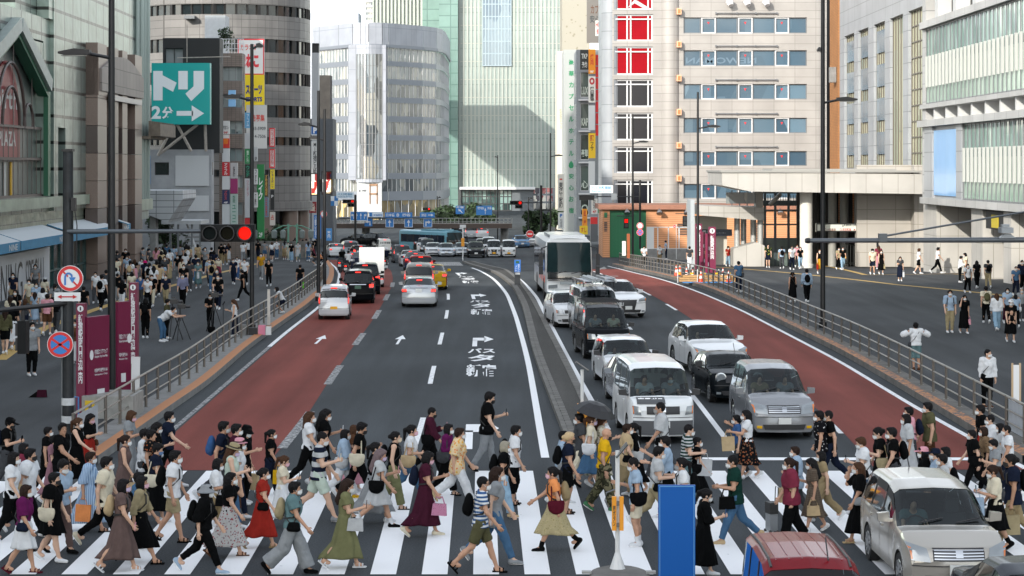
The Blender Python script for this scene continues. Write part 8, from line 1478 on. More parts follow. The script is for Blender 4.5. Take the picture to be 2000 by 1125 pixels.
W(550,1032,892,0,'cream',('s',.95,'white'),'pony b','woman in lace top and white skirt with a pink handbag','w3',**F,mask='pink',arms='ph',bags=[('hand','l','pink'),('phone','r','black')])
W(511,1071,914,0,'red',('d',.95),'bun','woman in bright red dress with black crossbody bag','w6',**F,sk='sandal',shoes='khaki',bags=[('cross','r','black')])
W(570,1122,941,0,'teal','grey','short','woman in grey wide trousers with a denim shirt over her shoulders','w1',**F,wide=2,loose=.8,shoes='black',bags=[('backpack','r','sand'),('cross','r','black')])
W(622,1018,844,0,ST('navy','light grey',5.5),'mint!','crop','man in navy striped polo and pale shorts reading his phone','w2',bl=.95,arms='ph',bags=[('phone','r','cream')],hem=-.08,shoes='grey',skin=2,fat=1.08)
W(601,953,804,0,'white','black','long b','woman in white top and black trousers kicking up a white shoe','w1',**F)
W(631,950,799,0,'black','black!','long','woman with very long black hair in black tee and shorts','w3',**F,bl=.55,arms='phl',bags=[('phone','l','white')])
W(670,975,839,0,'light blue','white','bob','woman in pale shirt and white wide trousers with yellow shoes','w1',**F,wide=1,sleeve=1.2,loose=1,hem=-.15,shoes='yellow',bags=[('tote','r','light grey')])
W(673,1110,936,0,'lime',('d',1.02),'long d','woman in long olive green dress holding phone and grey handbag','w6',**F,sk='sandal',shoes='white',arms='ph',bags=[('hand','r','light grey'),('phone','r','brown')],mask='white')
W(700,978,825,0,'black','black','short','man in black tee and black mask with a cream shoulder bag','w2',mask='black',bags=[('tote','r','cream')],arms='phl')
W(688,962,830,0,'brown',('s',.8,'pink'),'bob b','woman in pink skirt hidden behind the man with cream bag','w3',**F)
W(729,1022,864,0,'black',('fl',.95,'grey'),'pony','woman in black tee and grey pleated skirt with white pumps','w1',**F,shoes='white')
W(738,1032,877,0,'light grey',('d',.5),'long p','woman in short puff sleeved grey dress with long mauve hair','w1',**F,arms='phl',shoes='black',socks='white',mask='lilac',bags=[('phone','l','pink'),('tote','r','black')])
W(768,995,843,0,'black','lime','bun','woman in black sleeveless top and loose olive trousers','w4',**F,wide=1,sleeve=0,sk='sandal',shoes='black',mask='cream',bags=[('backpack','r','black')])
W(800,978,830,0,'white','denim','pony','woman in white tee and jeans with a tan shoulder bag','w2',**F,mask='pink',arms='bagr',bags=[('tote','r','beige')],hem=.04)
W(838,930,796,0,'plum','black','crop','man in dark plum shirt reading a phone with a black tote','w1',sleeve=1.8,mask='black',arms='phl',bags=[('tote','r','black'),('phone','l','pink')],loose=.4)
W(872,968,828,-15,'purple','black','bob','woman in purple cardigan over white with a dark shoulder bag','w3',**F,sleeve=1.6,wide=1,sk='sandal',shoes='black',bags=[('tote','r','dark grey')],arms='bagr')
W(893,985,836,0,OFL,'white','short d','woman in orange flowered blouse and white trousers','w2',**F,wide=1,loose=1,hem=-.18,sleeve=.95,shoes='beige',fat=1.08)
W(829,1048,882,0,'plum',('d',.98),'bob','woman in long plum dress carrying a pink woven bag','w6',**F,glasses=True,mask='pink',arms='phl',shoes='cream',bags=[('hand','r',('dots','#a8738c','#5e2a44',40.)),('backpack','r','navy')])
W(950,921,763,0,'black','grey','short','tall man in black tee and grey trousers stepping ahead of the crowd','w3',mask='black',arms='phl',hem=-.1,loose=.6,shoes='black',bags=[('phone','l','black'),('cross','r','black')])
W(1003,986,831,0,'white','black','short','young man in white tee and cropped black trousers with slides','w5',bl=1.6,hem=-.08,loose=.7,sk='sandal',shoes='black',bags=[('backpack','r','black')])
W(982,1010,862,0,'black','pale denim','bob s','woman with ash blonde bob in black top and loose jeans','w4',**F,wide=1,hem=.03,shoes='beige',bags=[('backpack','r','black'),('phone','r','white')])
W(966,1101,912,0,'grey','denim','long d','woman in long grey tee and jeans with pointed grey heels','w2',**F,hem=-.22,shoes='grey',bags=[('phone','r','white')])
W(938,1120,931,0,ST('white','blue',15.),'olive!','crop','man in blue striped tee and olive cargo shorts with black sling','w1',bl=.98,glasses=True,sk='sandal',shoes='black',hem=-.06,bags=[('backpack','r','black')],skin=1)
W(1084,1076,912,180,'orange',('fl',.82,GFL),'pony','woman in orange tee and patterned skirt striding against the flow','w1',**F,mask='pink',arms='out',shoes='black',socks='black',bags=[('backpack','l','khaki'),('tote','l','wine')])
W(1108,1004,844,0,'navy','black!','bun y','blonde woman in navy tee and black shorts with black mask','w5',**F,bl=.5,mask='black',sk='sandal',shoes='black',bags=[('backpack','r','black')],skin=1)
W(1096,985,842,0,'light blue','grey','short','person with dark hair just behind the blonde woman','w3')
W(1136,951,808,180,'dark grey','cream','short','man in slate shirt and cream trousers walking toward the store','w1',loose=1,hem=-.2,shoes='brown')
W(1151,953,811,0,'cream',('s',.85,'denim'),'pony b','woman in cream top and long denim skirt','w4',**F,shoes='black',mask='lilac',bags=[('tote','r','white')])
W(1172,950,812,0,('floral','#b9b4a6','#6b7a5a','#9a8f80',16.),('d',.95),'long b','woman in flowered dress under a black parasol','w3',**F,arms='ph')
W(1178,998,836,0,'yellow',CAM,'bald','bald man in yellow tee and camouflage trousers with headphones','w4',mask='black',shoes='green',arms='phl',wide=1,bags=[('cross','r',CAM),('phone','l','white')],skin=1)
W(1221,972,828,0,'beige','khaki','short d','woman in beige shirt and khaki wide trousers','w3',**F,wide=1,hem=-.15,loose=.8,bags=[('cross','r','black')])
W(1241,966,826,180,'black',('s',.9,'black'),'pony','woman in black dress facing the beige shirt','w3',**F,sleeve=1.2,bags=[('tote','l','light grey')])
W(1244,1068,894,180,'light blue','cream!','crop','man in pale blue shirt and cream shorts with black rucksack and white socks','w5',bl=.95,arms='ph',socks='white',bags=[('tote','l','black')],hem=-.1,glasses=True)
W(1281,1036,872,0,'light grey','sand','short','young man in grey tee looking down at his hands','w2',arms='hold',bags=[('cross','r','black')])
W(1304,1012,852,180,'light blue','black','short','man in light blue shirt and belt with raised fist','w3',sleeve=1.0,arms='wave')
W(1294,942,786,180,'light grey','dark grey','crop','man in pale grey shirt with strap in front of the gas van','w2',mask='grey',hem=-.12,loose=.8,sleeve=.9,bags=[('cross','l','black')])
W(1340,985,829,0,ST('dark green','light grey',15.),'teal','crop','man in dark striped tee carrying a bundle','w4',arms='hold',bags=[('shop','r','light grey')])
W(1358,984,854,0,'black',('s',.8,'black'),'bun','woman in black with heels behind the dark striped tee','w1',**F,shoes='black',bags=[('tote','r','black')])
W(1336,1066,894,180,'white','dark grey','pony','woman in white blouse with rucksack behind the blue board','w3',**F,mask='grey',bags=[('backpack','l','black')])
W(1373,1126,955,0,'black',('s',1.0,'black'),'pony','woman in long black dress with glasses beside the blue board','w3',**F,glasses=True,arms='ph',sleeve=1.4,bags=[('phone','r','blue')])
W(1437,1063,889,180,'dark green','denim','crop','man in dark green tee and jeans holding a black bag','w1',arms='hold',hem=-.1,loose=.4,shoes='beige',bags=[('hand','l','black')],skin=1)
W(1461,935,801,180,'white',('s',.85,BFL),'long','woman in white tee and dark flowered skirt spreading her hands','w3',**F,arms='wave',bags=[('shop','l','beige')])
W(1442,933,832,180,'blue','dark grey','short','small companion in blue behind the dark flowered skirt','w3',H=1.3)
W(1622,947,802,180,'black','navy','crop','man with glasses in black polo and navy trousers','w1',glasses=True,hem=-.08)
W(1604,948,849,180,BDT,'black','short','young man in black printed shirt and trousers','w5',loose=1,hem=-.12,arms='dn',H=1.66)
W(1557,1010,874,180,'light blue','dark grey','short d','woman with short brown hair in light blue shirt','w3',**F,sleeve=1.5,loose=1,hem=-.2,arms='bag',bags=[('shop','r','beige')])
W(1546,1060,920,180,'maroon','black','pony d','woman in loose maroon tee pulling a silver suitcase','w3',**F,glasses=True,loose=1,hem=-.12,sleeve=.9,wide=1,fat=1.15,H=1.6)
W(1589,1038,905,180,TWD,('d',.85),'long','woman in brown tweed dress with a beige handbag','w3',**F,arms='ph',sleeve=.7,bags=[('hand','l','beige')])
W(1608,1018,900,180,'khaki','khaki','bob','person in khaki trousers stepping behind the tweed dress','w1',wide=1)
W(1688,1003,854,180,'white','denim','short b','young man in white tee and jeans looking at a phone','w1',arms='phl',hem=-.1,loose=.6,skin=2,bags=[('phone','l','black'),('cross','l','black')])
W(1681,1062,903,180,'black',('s',1.0,'black'),'long b','woman in sheer black dress talking on a phone','w4',**F,arms='face',sleeve=.9,sk='sandal',shoes='beige',bags=[('cross','l','grey')])
W(1721,988,835,180,'black',('s',.9,'black'),'bun','woman with glasses in black dress holding a turquoise phone','w3',**F,glasses=True,arms='phl',bags=[('phone','l','teal'),('tote','l','sand')])
W(1746,992,835,180,'black','dark grey','short','man with glasses in black printed tee with rucksack','w4',glasses=True,bags=[('backpack','l','black')])
W(1774,948,809,180,'light grey',('d',1.0),'bob','woman in pale grey summer dress on the red lane','w3',**F,sleeve=.9,loose=.7)
W(1779,932,795,180,'pink','dark grey','short','person in pink shirt with a navy backpack on the red lane','w4',bags=[('backpack','l','navy')])
W(1816,928,786,180,'olive','brown','short','broad man in olive tee with a brown satchel','w3',fat=1.12,loose=.6,hem=-.1,bags=[('hand','l','brown')])
W(1808,1022,873,180,'black','dark grey','bob','woman in pink cap and black jacket behind the champagne minivan','w3',**F,hat=('cap','pink'),sleeve=1.7)
W(1831,1027,876,180,'light blue','grey','short','person in navy cap and pale shirt behind the champagne minivan','w4',hat=('cap','navy'))
W(1851,1016,873,180,'white','navy','bob','curly haired person in white behind the grey rucksack','w3')
W(1845,1042,887,180,'light grey','dark grey','short','man in grey shirt with black rucksack behind the champagne minivan','w3',bags=[('backpack','l','black')])
W(1902,968,840,180,'black','black','short','young man in black tee with black tote beside the red lane end','w1',loose=.8,bags=[('tote','l','black')])
W(1925,962,839,180,('dots','#6b5844','#1f1814',22.),'black','bob d','woman in leopard print blouse','w3',**F,sleeve=1.2)
W(1919,928,791,180,'black','dark grey','short','man in dark clothes at the kerb end','w3',bags=[('cross','l','red')])
W(1938,946,810,180,'white','black','crop','man with glasses in white shirt near the kerb end','w4',glasses=True,sleeve=.8)
W(1946,992,859,180,'grey','dark grey','short','youth in grey tee bending over a phone','w3',arms='phl',bags=[('phone','l','black')])
W(1970,966,831,180,'white','navy','crop','stout man in white shirt at the edge of the crowd','w4',fat=1.12,hem=-.1)
W(1957,955,827,180,'light grey','black','bob','woman in grey between two white shirts','w3',**F)
W(1979,1066,887,180,'navy','khaki','bun','man with topknot in navy tee carrying a large tan bag','w1',mask='black',loose=.8,hem=-.1,arms='dn',skin=3,bags=[('shop','l','sand'),('backpack','l','black')])
W(1945,1076,909,180,'cream',('s',.6,'black'),'pony d','woman in lace blouse and black pinafore with a picture bag','w3',**F,arms='phl',sleeve=.9,shoes='black',socks='black',bags=[('shop','l','light blue'),('phone','l','teal')])
# ---- plaza beside the department store ----
for a in((10,692,603,95,'olive','black!','long d','woman in olive jacket and shorts at the edge of the plaza','w3',dict(sex=1,sleeve=1.7,mask=None)),(24,683,592,85,'black',('s',.9,'white'),'bob','woman in black top and long white skirt on the plaza','w3',dict(sex=1,mask=None)),(20,655,577,90,'cream','dark grey','long d','woman in cream blouse and dark cap seen from behind','w4',dict(sex=1,hat=('cap','dark grey'),mask=None)),(49,652,583,80,'dark grey','navy','long b','long haired person in dark grey tee on the plaza','w3',dict(sex=1)),(31,640,571,90,'white','black','short','man in white tee with black strap near the hoarding','w3',{}),(68,634,573,95,'light blue',('d',.95),'long d','woman in slate blue dress near the hoarding','w4',dict(sex=1,mask=None)),(83,634,562,90,'white','dark grey!','bob','woman in white top with black bag strap near the hoarding','w3',dict(sex=1,mask=None)),(92,655,574,90,'pink','brown!','short','man in dusty pink tee and brown shorts','w4',dict(mask=None)),(110,652,570,85,'black','dark grey','short','man in black tee beside the round road sign','w3',dict(mask=None)),(62,734,629,-60,'grey','black','short','young man in grey tee and white trainers alone on the plaza','w5',dict(bags=[('cross','r','black')],hem=-.1,loose=.6)),(147,711,625,-90,'brown','white','bob','woman in white trousers between pole and purple totem','st',dict(sex=1,wide=1)),(228,716,622,-80,'grey','navy','short','person reading a phone behind the tall street lamp','st',dict(arms='ph')),(198,608,536,80,'white','black','short','man in white tee with black backpack beside the granite portal','w3',dict(mask=None,bags=[('backpack','r','black')])),(187,592,531,-90,'white','dark grey','pony','woman in white blouse by the granite portal','w4',dict(sex=1)),(207,590,527,90,'dark grey','black','short','man in dark shirt by the granite portal','w3',dict(mask=None)),(238,606,546,85,'black','white','bob','person in black tee and white trousers before the portal','w3',dict(mask=None)),(229,588,536,95,'black','grey','short','slim person in black near the granite pillar','w4',dict(mask=None)),(226,574,525,90,'light grey','dark grey','bob','person in grey tee close to the portal glass','w3',dict(mask=None)),(87,604,542,70,'cream','khaki','bob','woman in pale cap and cream blouse before the shop window','w3',dict(sex=1,hat=('cap','light grey'))),(163,628,559,90,'black','black','short','dark dressed person behind the near signal pole','w3',dict(mask=None)),(257,592,531,90,'cream',('s',.8,'sand'),'bob','woman in cream top with a pale tote seen from behind','w3',dict(sex=1,mask=None,bags=[('tote','l','cream')])),(263,552,507,95,'black',('s',.9,'pink'),'long b','woman in black top and pink skirt with long brown hair','w4',dict(sex=1,mask=None)),(277,550,505,-90,'white','grey','bob','woman in white beside the pink hat','w3',dict(sex=1)),(283,562,509,90,'navy','black','bob','person in bright pink hat with a big dark backpack','w3',dict(mask=None,hat=('bucket','#b02060'),bags=[('backpack','r','navy')])),(274,596,538,-85,'blue','dark grey','crop','man in royal blue polo walking toward the crossing','w3',dict(bags=[('cross','r','black')])),(289,603,541,-95,'white','black','long','woman in white tee with a beige bag and hand on chest','w4',dict(sex=1,bags=[('cross','l','beige')],arms='face')),(297,598,536,-90,'black','cream','short','man in black tee behind the woman with beige bag','w3',{}),(324,598,536,-90,'navy','sand','crop','man in navy polo and sand trousers carrying a grey bag','w3',dict(bags=[('shop','l','grey')])),(303,555,510,90,'black',('s',.9,'grey'),'long','woman in black with grey skirt and white tote','w3',dict(sex=1,mask=None,bags=[('tote','r','white')])),(317,567,515,90,'light blue','denim','short','man in light blue shirt with cream rucksack','w4',dict(mask=None,bags=[('backpack','r','cream')])),(330,550,505,90,'sand',('d',1.0),'long b','woman in long sand dress seen from behind','w3',dict(sex=1,mask=None)),(331,536,487,90,'white','navy','short','man in white tee near the stair pier','w3',dict(mask=None)),(339,528,478,85,'light blue','pale denim','short','tall man in pale blue shirt and jeans near the stairs','w4',dict(mask=None,bags=[('cross','r','brown')])),(355,558,505,90,'cream','dark grey','pony b','woman in cream vest with auburn ponytail','w3',dict(sex=1,sleeve=0,mask=None,bags=[('tote','r','white')])),(357,600,533,-90,('plaid','#8d8fa5','#3f4260',22.),'black','short','young man in open plaid shirt facing the crossing','w3',dict(sleeve=1.3)),(382,550,497,-90,'white','brown','short','man in white tee with brown bag in the crowd','w3',{}),(387,563,510,-90,'teal',('d',.95),'bob','woman in teal dress carrying white shopping bags','w4',dict(sex=1,arms='hold',bags=[('shop','l','white')])),(409,559,505,-90,'light blue','dark grey','crop','man in light blue shirt with a white paper bag','w3',dict(bags=[('shop','l','white')])),(397,532,485,90,'sand',('d',.95),'bun','woman in sand dress beside the pale side panel','w3',dict(sex=1,mask=None)),(413,531,483,90,'white','black','short','man in white with black rucksack at the far end','w4',dict(mask=None,bags=[('backpack','r','black')])),(325,522,477,90,'denim','black','short','man in teal blue top by the stairs','w3',dict(mask=None)),(352,522,475,90,'grey','black','short','man in grey tee by the stairs','w4',dict(mask=None)),(364,521,475,90,'black','black','long','long haired person in black by the stairs','w3',dict(sex=1,mask=None)),(305,532,483,90,'pink','grey','long b','person with long brown hair near the dark leafy tree','w3',dict(sex=1,mask=None)),(312,528,482,-90,'cream','grey','bob','masked woman near the dark leafy tree','w3',dict(sex=1)),(289,533,486,0,'dark grey','black','short','man in blue cap leaning by the stair pier','st',dict(hat=('cap','navy'))),(277,532,483,0,'grey','dark grey','short','man reading beside the stair pier','st',dict(arms='ph')),(318,525,482,90,'black','navy','bob','person in black in front of the leafy tree','w3',dict(mask=None)),(362,540,494,90,'white','black','bob','person in white with dark bag behind the cream vest','w3',dict(mask=None)),(347,545,498,-90,'black','grey','short','man in black tee facing the cream vest','w3',{}),(284,661,582,90,'black','black','bob','woman in black with a large black rucksack by the camera crew','st',dict(sex=1,mask=None,bags=[('backpack','r','black')])),(325,662,584,0,'olive','black','short','camera operator in olive tee behind a tripod','st',dict(arms='hold')),(313,668,606,0,'white','denim','crop','man in white tee bending over the camera','bend',{}),(411,645,573,-90,'black','black','short','video operator in black behind a tripod','st',dict(arms='hold')),(426,604,536,-90,'black','navy','crop','older man in black polo and jeans with shoulder bag','w3',dict(bags=[('cross','l','black')])),(459,657,585,180,'white','navy','long b','reporter in white sleeveless top and navy wide trousers','st',dict(sex=1,sleeve=0,wide=2,arms='ph',mask=None)),(475,587,527,180,'black','black','short','young man in black printed tee walking across the plaza','w1',dict(arms='ph')),(456,555,505,-90,'navy','navy','crop','man in dark polo and slacks walking toward us','w3',{}),(478,557,505,-95,'white','black','short','man in white tee with strap beside the tall lamp','w4',dict(arms='face')),(463,546,501,-90,'white','blue','bob','person in white and blue behind the dark polo','w3',{}),(510,546,494,-90,'mustard','grey','short','man in pale yellow tee and grey trousers','w3',dict(bags=[('cross','r','dark grey')])),(525,559,507,-90,'black','black','crop','man in black shirt striding alone toward us','w4',dict(mask=None)),(586,572,517,90,'black','navy','short','person in black with a lime green bag at the railing','st',dict(mask=None,bags=[('shop','r','#5fc82a')])),(427,547,507,-90,'cream',('s',.8,'maroon'),'bob','woman in cream top and patterned skirt in the crowd','w3',dict(sex=1)),(446,512,475,90,'black',('s',.95,'light grey'),'long b','woman in black top and pale skirt at the parapet','w3',dict(sex=1,mask=None)),(464,503,467,90,'white','purple','bob','woman in white top near the parapet wall','w3',dict(sex=1,mask=None)),(475,512,472,90,'white','grey','short','man in white shirt with black strap at the parapet','w4',dict(mask=None)),(486,507,468,90,'white','black','crop','man in white office shirt at the parapet','w3',dict(mask=None)),(504,507,466,90,'black','navy','short','man in black tee at the end of the plaza','w3',dict(mask=None)),(517,508,467,90,'grey','denim!','short','man in grey tee and denim shorts at the end of the plaza','w4',dict(mask=None)),(531,511,471,90,'white',('s',.5,'navy'),'bob b','schoolgirl in white blouse and navy skirt at the end of the plaza','w3',dict(sex=1,mask=None,bags=[('backpack','r','white')])),(547,503,467,90,'brown','white','long b','woman in brown top and white trousers far off','w3',dict(sex=1,mask=None)),(557,502,465,90,'white','cream','short','man in white with dark rucksack far off','w4',dict(mask=None,bags=[('backpack','r','black')])),(563,508,473,-90,'mint','cream','bob','woman in pale green far off','w3',dict(sex=1)),(569,511,474,-90,'black','pale denim','bob','woman in black cropped top and wide jeans far off','w3',dict(sex=1,wide=2)),(582,511,472,-90,'light grey',('d',.6),'bob','woman in light grey dress far off','w4',dict(sex=1,bags=[('shop','l','teal')])),(591,503,466,90,'cream','brown','short','man in cream with brown backpack far off','w3',dict(mask=None,bags=[('backpack','r','brown')])),(602,509,471,-90,'violet',('s',.9,'cream'),'long','woman in violet top and pale skirt far off','w3',dict(sex=1)),(612,504,470,180,'black','maroon','bob','person in black beside the tall blue notice','w3',{}),(496,500,464,90,'cream','grey','bob','woman in cream among the far walkers','w3',dict(sex=1,mask=None)),(540,500,463,-90,'dark grey','grey','short','man in grey shirt among the far walkers','w3',{}),(576,501,465,90,'white','black','short','man in white tee among the far walkers','w4',dict(mask=None)),(598,501,466,90,'navy','black','short','man in navy among the far walkers','w3',dict(mask=None)),(436,500,462,90,'khaki','dark grey','bob','person in khaki camouflage top at the parapet','w3',dict(mask=None)),(1855,650,566,-90,'light blue','sand','short','man in pale blue shirt and sand trousers with rucksack straps','w5',dict(bags=[('backpack','r','black')],sleeve=.9)),(1883,651,576,-85,'black',('s',1.0,'black'),'bob','woman in black pinafore shading her eyes with a pink bag','w3',dict(sex=1,arms='face',bags=[('hand','l','pink')])),(1789,724,630,95,'white','teal','short','man in white sweatshirt with both hands at his neck','w5',dict(bl=1.15,arms='up',sleeve=1.7,loose=1,wide=1,mask=None,shoes='brown',bags=[('cross','l','dark grey')])),(1928,796,682,-75,'white','black','crop','man in white office shirt with black strap and newspaper','st',dict(sleeve=1.9,turn=30,arms='dn',bags=[('cross','r','black')],shoes='brown')),(1926,631,559,90,'cream','black','short','man in cream tee with an olive backpack','w3',dict(mask=None,bags=[('backpack','r','olive')])),(1947,646,573,90,'white','pale denim','long b','woman in white blouse and pale jeans walking to the station','w4',dict(sex=1,mask=None,sleeve=1.8,loose=.8,wide=1)),(1974,668,585,-90,'black',('s',.7,'black'),'pony','woman in white cap and black dress carrying a baby in a sling','w3',dict(sex=1,hat=('cap','white'))),(1967,632,562,-90,'light blue','plum','bob','woman in slate blue tee near the station entrance','w3',dict(sex=1)),(1984,640,580,90,'light blue','black','bob','short person in pale blue with white bag','w3',dict(mask=None,bags=[('tote','r','white')])),(1995,627,563,-90,'grey','dark grey','crop g','grey haired person in grey at the picture edge'.replace('picture edge','plaza edge'),'st',{}),(1890,572,515,-85,'white','black','crop','man in white shirt and black trousers with rucksack','w3',dict(bags=[('backpack','r','black')])),(1908,563,509,90,'black','black','long','woman in black with black rucksack at the apron','w4',dict(sex=1,mask=None,bags=[('backpack','r','black')])),(1930,563,508,90,'dark grey','sand','short','man in dark grey tee with rucksack before the notice pillar','w3',dict(mask=None,bags=[('backpack','r','black')])),(1875,552,500,0,'white','black','short','man in white shirt raising a phone beside the notice pillar','st',dict(arms='ph',sleeve=1.8)),(1887,547,494,180,'cream','black','bob','woman facing the man with raised phone','st',dict(sex=1,arms='ph')),(1984,578,520,-90,'denim','navy','crop','man in denim blue shirt leaving the entrance','w3',dict(bags=[('cross','r','black')])),(1996,566,508,-90,'navy','black','short','man in navy behind the denim shirt','w4',{}),(1831,534,482,0,'white','black','short','man in white tee walking past the sunlit stone wall','w1',dict(mask=None)),(1794,535,485,0,'white','black!','bob b','woman in white tee and black shorts by the sunlit wall','w3',dict(sex=1,mask=None,bl=.5)),(1758,549,501,-90,'dark grey',('s',.95,'navy'),'long','woman in grey top and navy skirt with a white shopping bag','st',dict(sex=1,arms='ph',bags=[('shop','l','white')])),(1704,536,486,-90,'cream','navy!','short','man in dark cap, cream tee and navy shorts','w3',dict(hat=('cap','black'))),(1721,536,488,-90,'black',('s',.9,'black'),'bob','woman in black sleeveless dress with a wicker bag','w3',dict(sex=1,sleeve=0,bags=[('hand','l','sand')])),(1716,526,479,90,'maroon','pink','long b','person in dusty red shirt near the ramp railing','w3',dict(mask=None)),(1527,525,481,90,'light blue','dark grey','short','man in light blue shirt with black rucksack under the canopy','w3',dict(mask=None,bags=[('backpack','r','black')])),(1547,527,480,-90,'white','navy','crop','man in white tee left of the white column'.replace('left of','beside'),'w3',{}),(1563,525,482,-90,'black','pale denim','bob','woman in black top and jeans by the white column','w4',dict(sex=1)),(1557,522,478,-90,'pink','dark grey','long b','fair haired person behind the woman in jeans','w3',dict(sex=1)),(1601,535,487,-90,'black',('s',.85,'mustard'),'long b','woman in black vest and ochre skirt with a red bag','w3',dict(sex=1,sleeve=0,bags=[('shop','r','red')])),(1638,526,483,-80,'sand','black','bob','woman in sand tee with a patterned bag under the direction sign','w3',dict(sex=1,bags=[('cross','r','black')])),(1646,527,482,-90,'black','pale denim','long','woman in black tee with yellow bag under the direction sign','w4',dict(sex=1,bags=[('cross','l','yellow')])),(1500,523,477,-90,('floral','#1c241c','#8a8a3a','#5a6a3a',9.),'navy!','short','man in dark tropical shirt by the glass screen','st',dict(mask=None)),(1258,522,480,-90,'white','black','short','man in white tee with sling bag behind the railing','st',dict(arms='ph',bags=[('cross','l','black')])),(1288,516,479,-80,'white','khaki','pony','woman with ponytail and black bag by the site fence','w3',dict(sex=1,bags=[('cross','l','black')])),(1301,507,470,180,'light blue','navy','crop','policeman in pale blue shirt and peaked cap','st',dict(hat=('cap','navy'),mask=None)),(1347,527,481,90,'dark grey','white','short','man in slate shirt and white trousers behind the totems','st',dict(mask=None)),(1374,523,485,-90,'yellow','dark grey','short','child in yellow tee between the totems','st',dict(mask=None)),(1422,520,481,-80,'red','pale denim','long d','woman in dark red tee and jeans before the lift','w3',dict(sex=1,hat=('cap','black'),bags=[('cross','l','black')])),(1443,571,510,100,'denim','navy','short','man in denim shirt raising a hand to his brow','w5',dict(arms='face',mask=None,bags=[('tote','r','dark grey')])),(1548,591,532,90,'black',('s',.75,'black'),'pony b','woman in black sun hat and black sleeveless dress','w3',dict(sex=1,hat=('bucket','black'),sleeve=0,mask=None,bags=[('cross','r','black')])),(1576,591,525,90,'light blue','black','short','man in pale shirt with black rucksack beside the black sun hat','w4',dict(mask=None,sleeve=1.8,bags=[('backpack','r','black')]))):
 W(*a[:9],pl=1,**a[9])
rg=random.Random(11);used=set();pts=[];PL_=lambda x,y:'the hoarding' if x<130 else 'the granite portal' if x<260 else 'the stairs' if y<535 else 'the yellow path' if x<460 else 'the far railing'
while len(pts)<46:
 i=len(pts);x_,y_=(rg.uniform(225,440),rg.uniform(516,590))if i<28 else(rg.uniform(5,125),rg.uniform(575,650))if i<34 else(rg.uniform(440,640),rg.uniform(497,512))
 if any(abs(x_-a)<7 and abs(y_-b)<9 for a,b in pts)or(x_>560 and y_>515):continue
 t_,b_,h_=rg.choice(['white','black','navy','grey','cream','light blue','beige','dark grey']),rg.choice(['black','navy','dark grey','khaki','denim']),rg.choice(['short','bob','long','pony']);bg=rg.choice(['','backpack','tote']);pl_=PL_(x_,y_);k_=(t_,b_,h_,bg,pl_)
 if k_ in used:continue
 used.add(k_);pts.append((x_,y_));aw=rg.random()<.6;sx=int(h_!='short');sk_=sx and rg.random()<.4
 W(x_,y_,y_-(y_-310)*.232,90+rg.uniform(-12,12)if aw else-90+rg.uniform(-12,12),t_,('s',.9,b_)if sk_ else b_,h_,f"{t_} topped walker with {h_.replace('pony', 'ponytail')} hair, {b_} {'skirt' if sk_ else 'trousers'}{' and '+bg if bg else ''} near {pl_}",rg.choice(['w3','w4','w5']),pl=1,sex=sx,mask=None if aw else 'white',bags=[(bg,'r',rg.choice(['black','beige','navy','white']))]if bg else[])
for x_,y_,t_,b_,l in((553,612,'white','navy!','person in white sitting on the kerb step behind the railing'),(617,519,'black','dark grey!','person sitting by the railing bend with bare legs'),(628,520,'orange','black','person in orange sitting by the railing bend'),(637,521,'black','black','person in black sitting beside the railing bend')):
 person(x_,y_,0,190 if x_<560 else 180,top=t_,bot=b_.strip('!'),bl=.9 if '!' in b_ else 1.9,hair='bob',pose='sq',arms='',label=l,zo=PH,far=True,group=GL,H=1.6)
for(bx,bd),i in BIKES:
 o=person(0,0,0,90,top={1:'navy',2:'white',3:'black'}[i],bot='dark grey',hair='short',pose='sit',mask=None,arms='',xyz=(bx,bd+.55,zg(bd)+.42),far=True,H=1.7,label={1:'motorcyclist in white helmet riding the black motorcycle',2:'rider in white shirt on the dark scooter',3:'rider in black with grey helmet on the far scooter'}[i])
 if i!=2:q=MB().lathe([(.1,-.09),(.135,-.02),(.135,.06),(.09,.13),(.02,.15)],n=14);h_=q.bd('helmet',mat('helmet_white' if i==1 else 'helmet_grey','#c8cacc' if i==1 else '#54585c',.25,coat=.5),o,smooth=True);h_.location=(.05,0,1.2)
for(lab,kind,sx,top,m_)in(('silver grey minivan stopped at the line beside the red lane','minivan',-1,'khaki',None),('silver grey minivan stopped at the line beside the red lane','minivan',1,'grey',None),('white gas van with a dark lettered plate on its nose','van',-1,'light grey',None),('white gas van with a dark lettered plate on its nose','van',1,'grey','white'),('matt black van with roof bars and two people inside','van',-1,'grey',None),('matt black van with roof bars and two people inside','van',1,'cream',None),('white luxury sport utility car next to the red lane','suv',-1,'navy',None),('champagne silver minivan pushing through the crowd on the crossing','lowvan',-1,'teal',None),('white estate car behind the silver saloon and white gas van','wagon',-1,'white',None)):
 c=[o for o in C.objects if o.get('label')==lab][0];S=CARS[kind];i_c=[i for i in range(len(S['top']))if S['top'][i][1]>S['H']*.9][0]
 z_={'minivan':.22,'van':.38,'suv':.14,'lowvan':.1,'wagon':-.02}[kind];p=c.matrix_world@Vector((sx*.4*S['W']/2,S['top'][i_c][0]+.12,z_));yaw=c.matrix_world.to_euler().z
 person(0,0,0,math.degrees(yaw)-90,top=top,bot='dark grey',hair='short',pose='sit',mask=m_,xyz=tuple(p),far=True,H=1.62,arms='',label=('driver' if sx<0 else 'passenger')+' inside the '+' '.join(lab.split()[:9]),who='driver')
x,d=g2w(1166,950);zc=Z(785,d);r=thing('parasol','open black parasol held above the crowd at the median tip','parasol',(x,d,zc));m=MB();n=10;pr=[(0,0),(.2,-.03),(.36,-.11),(.5,-.25)]
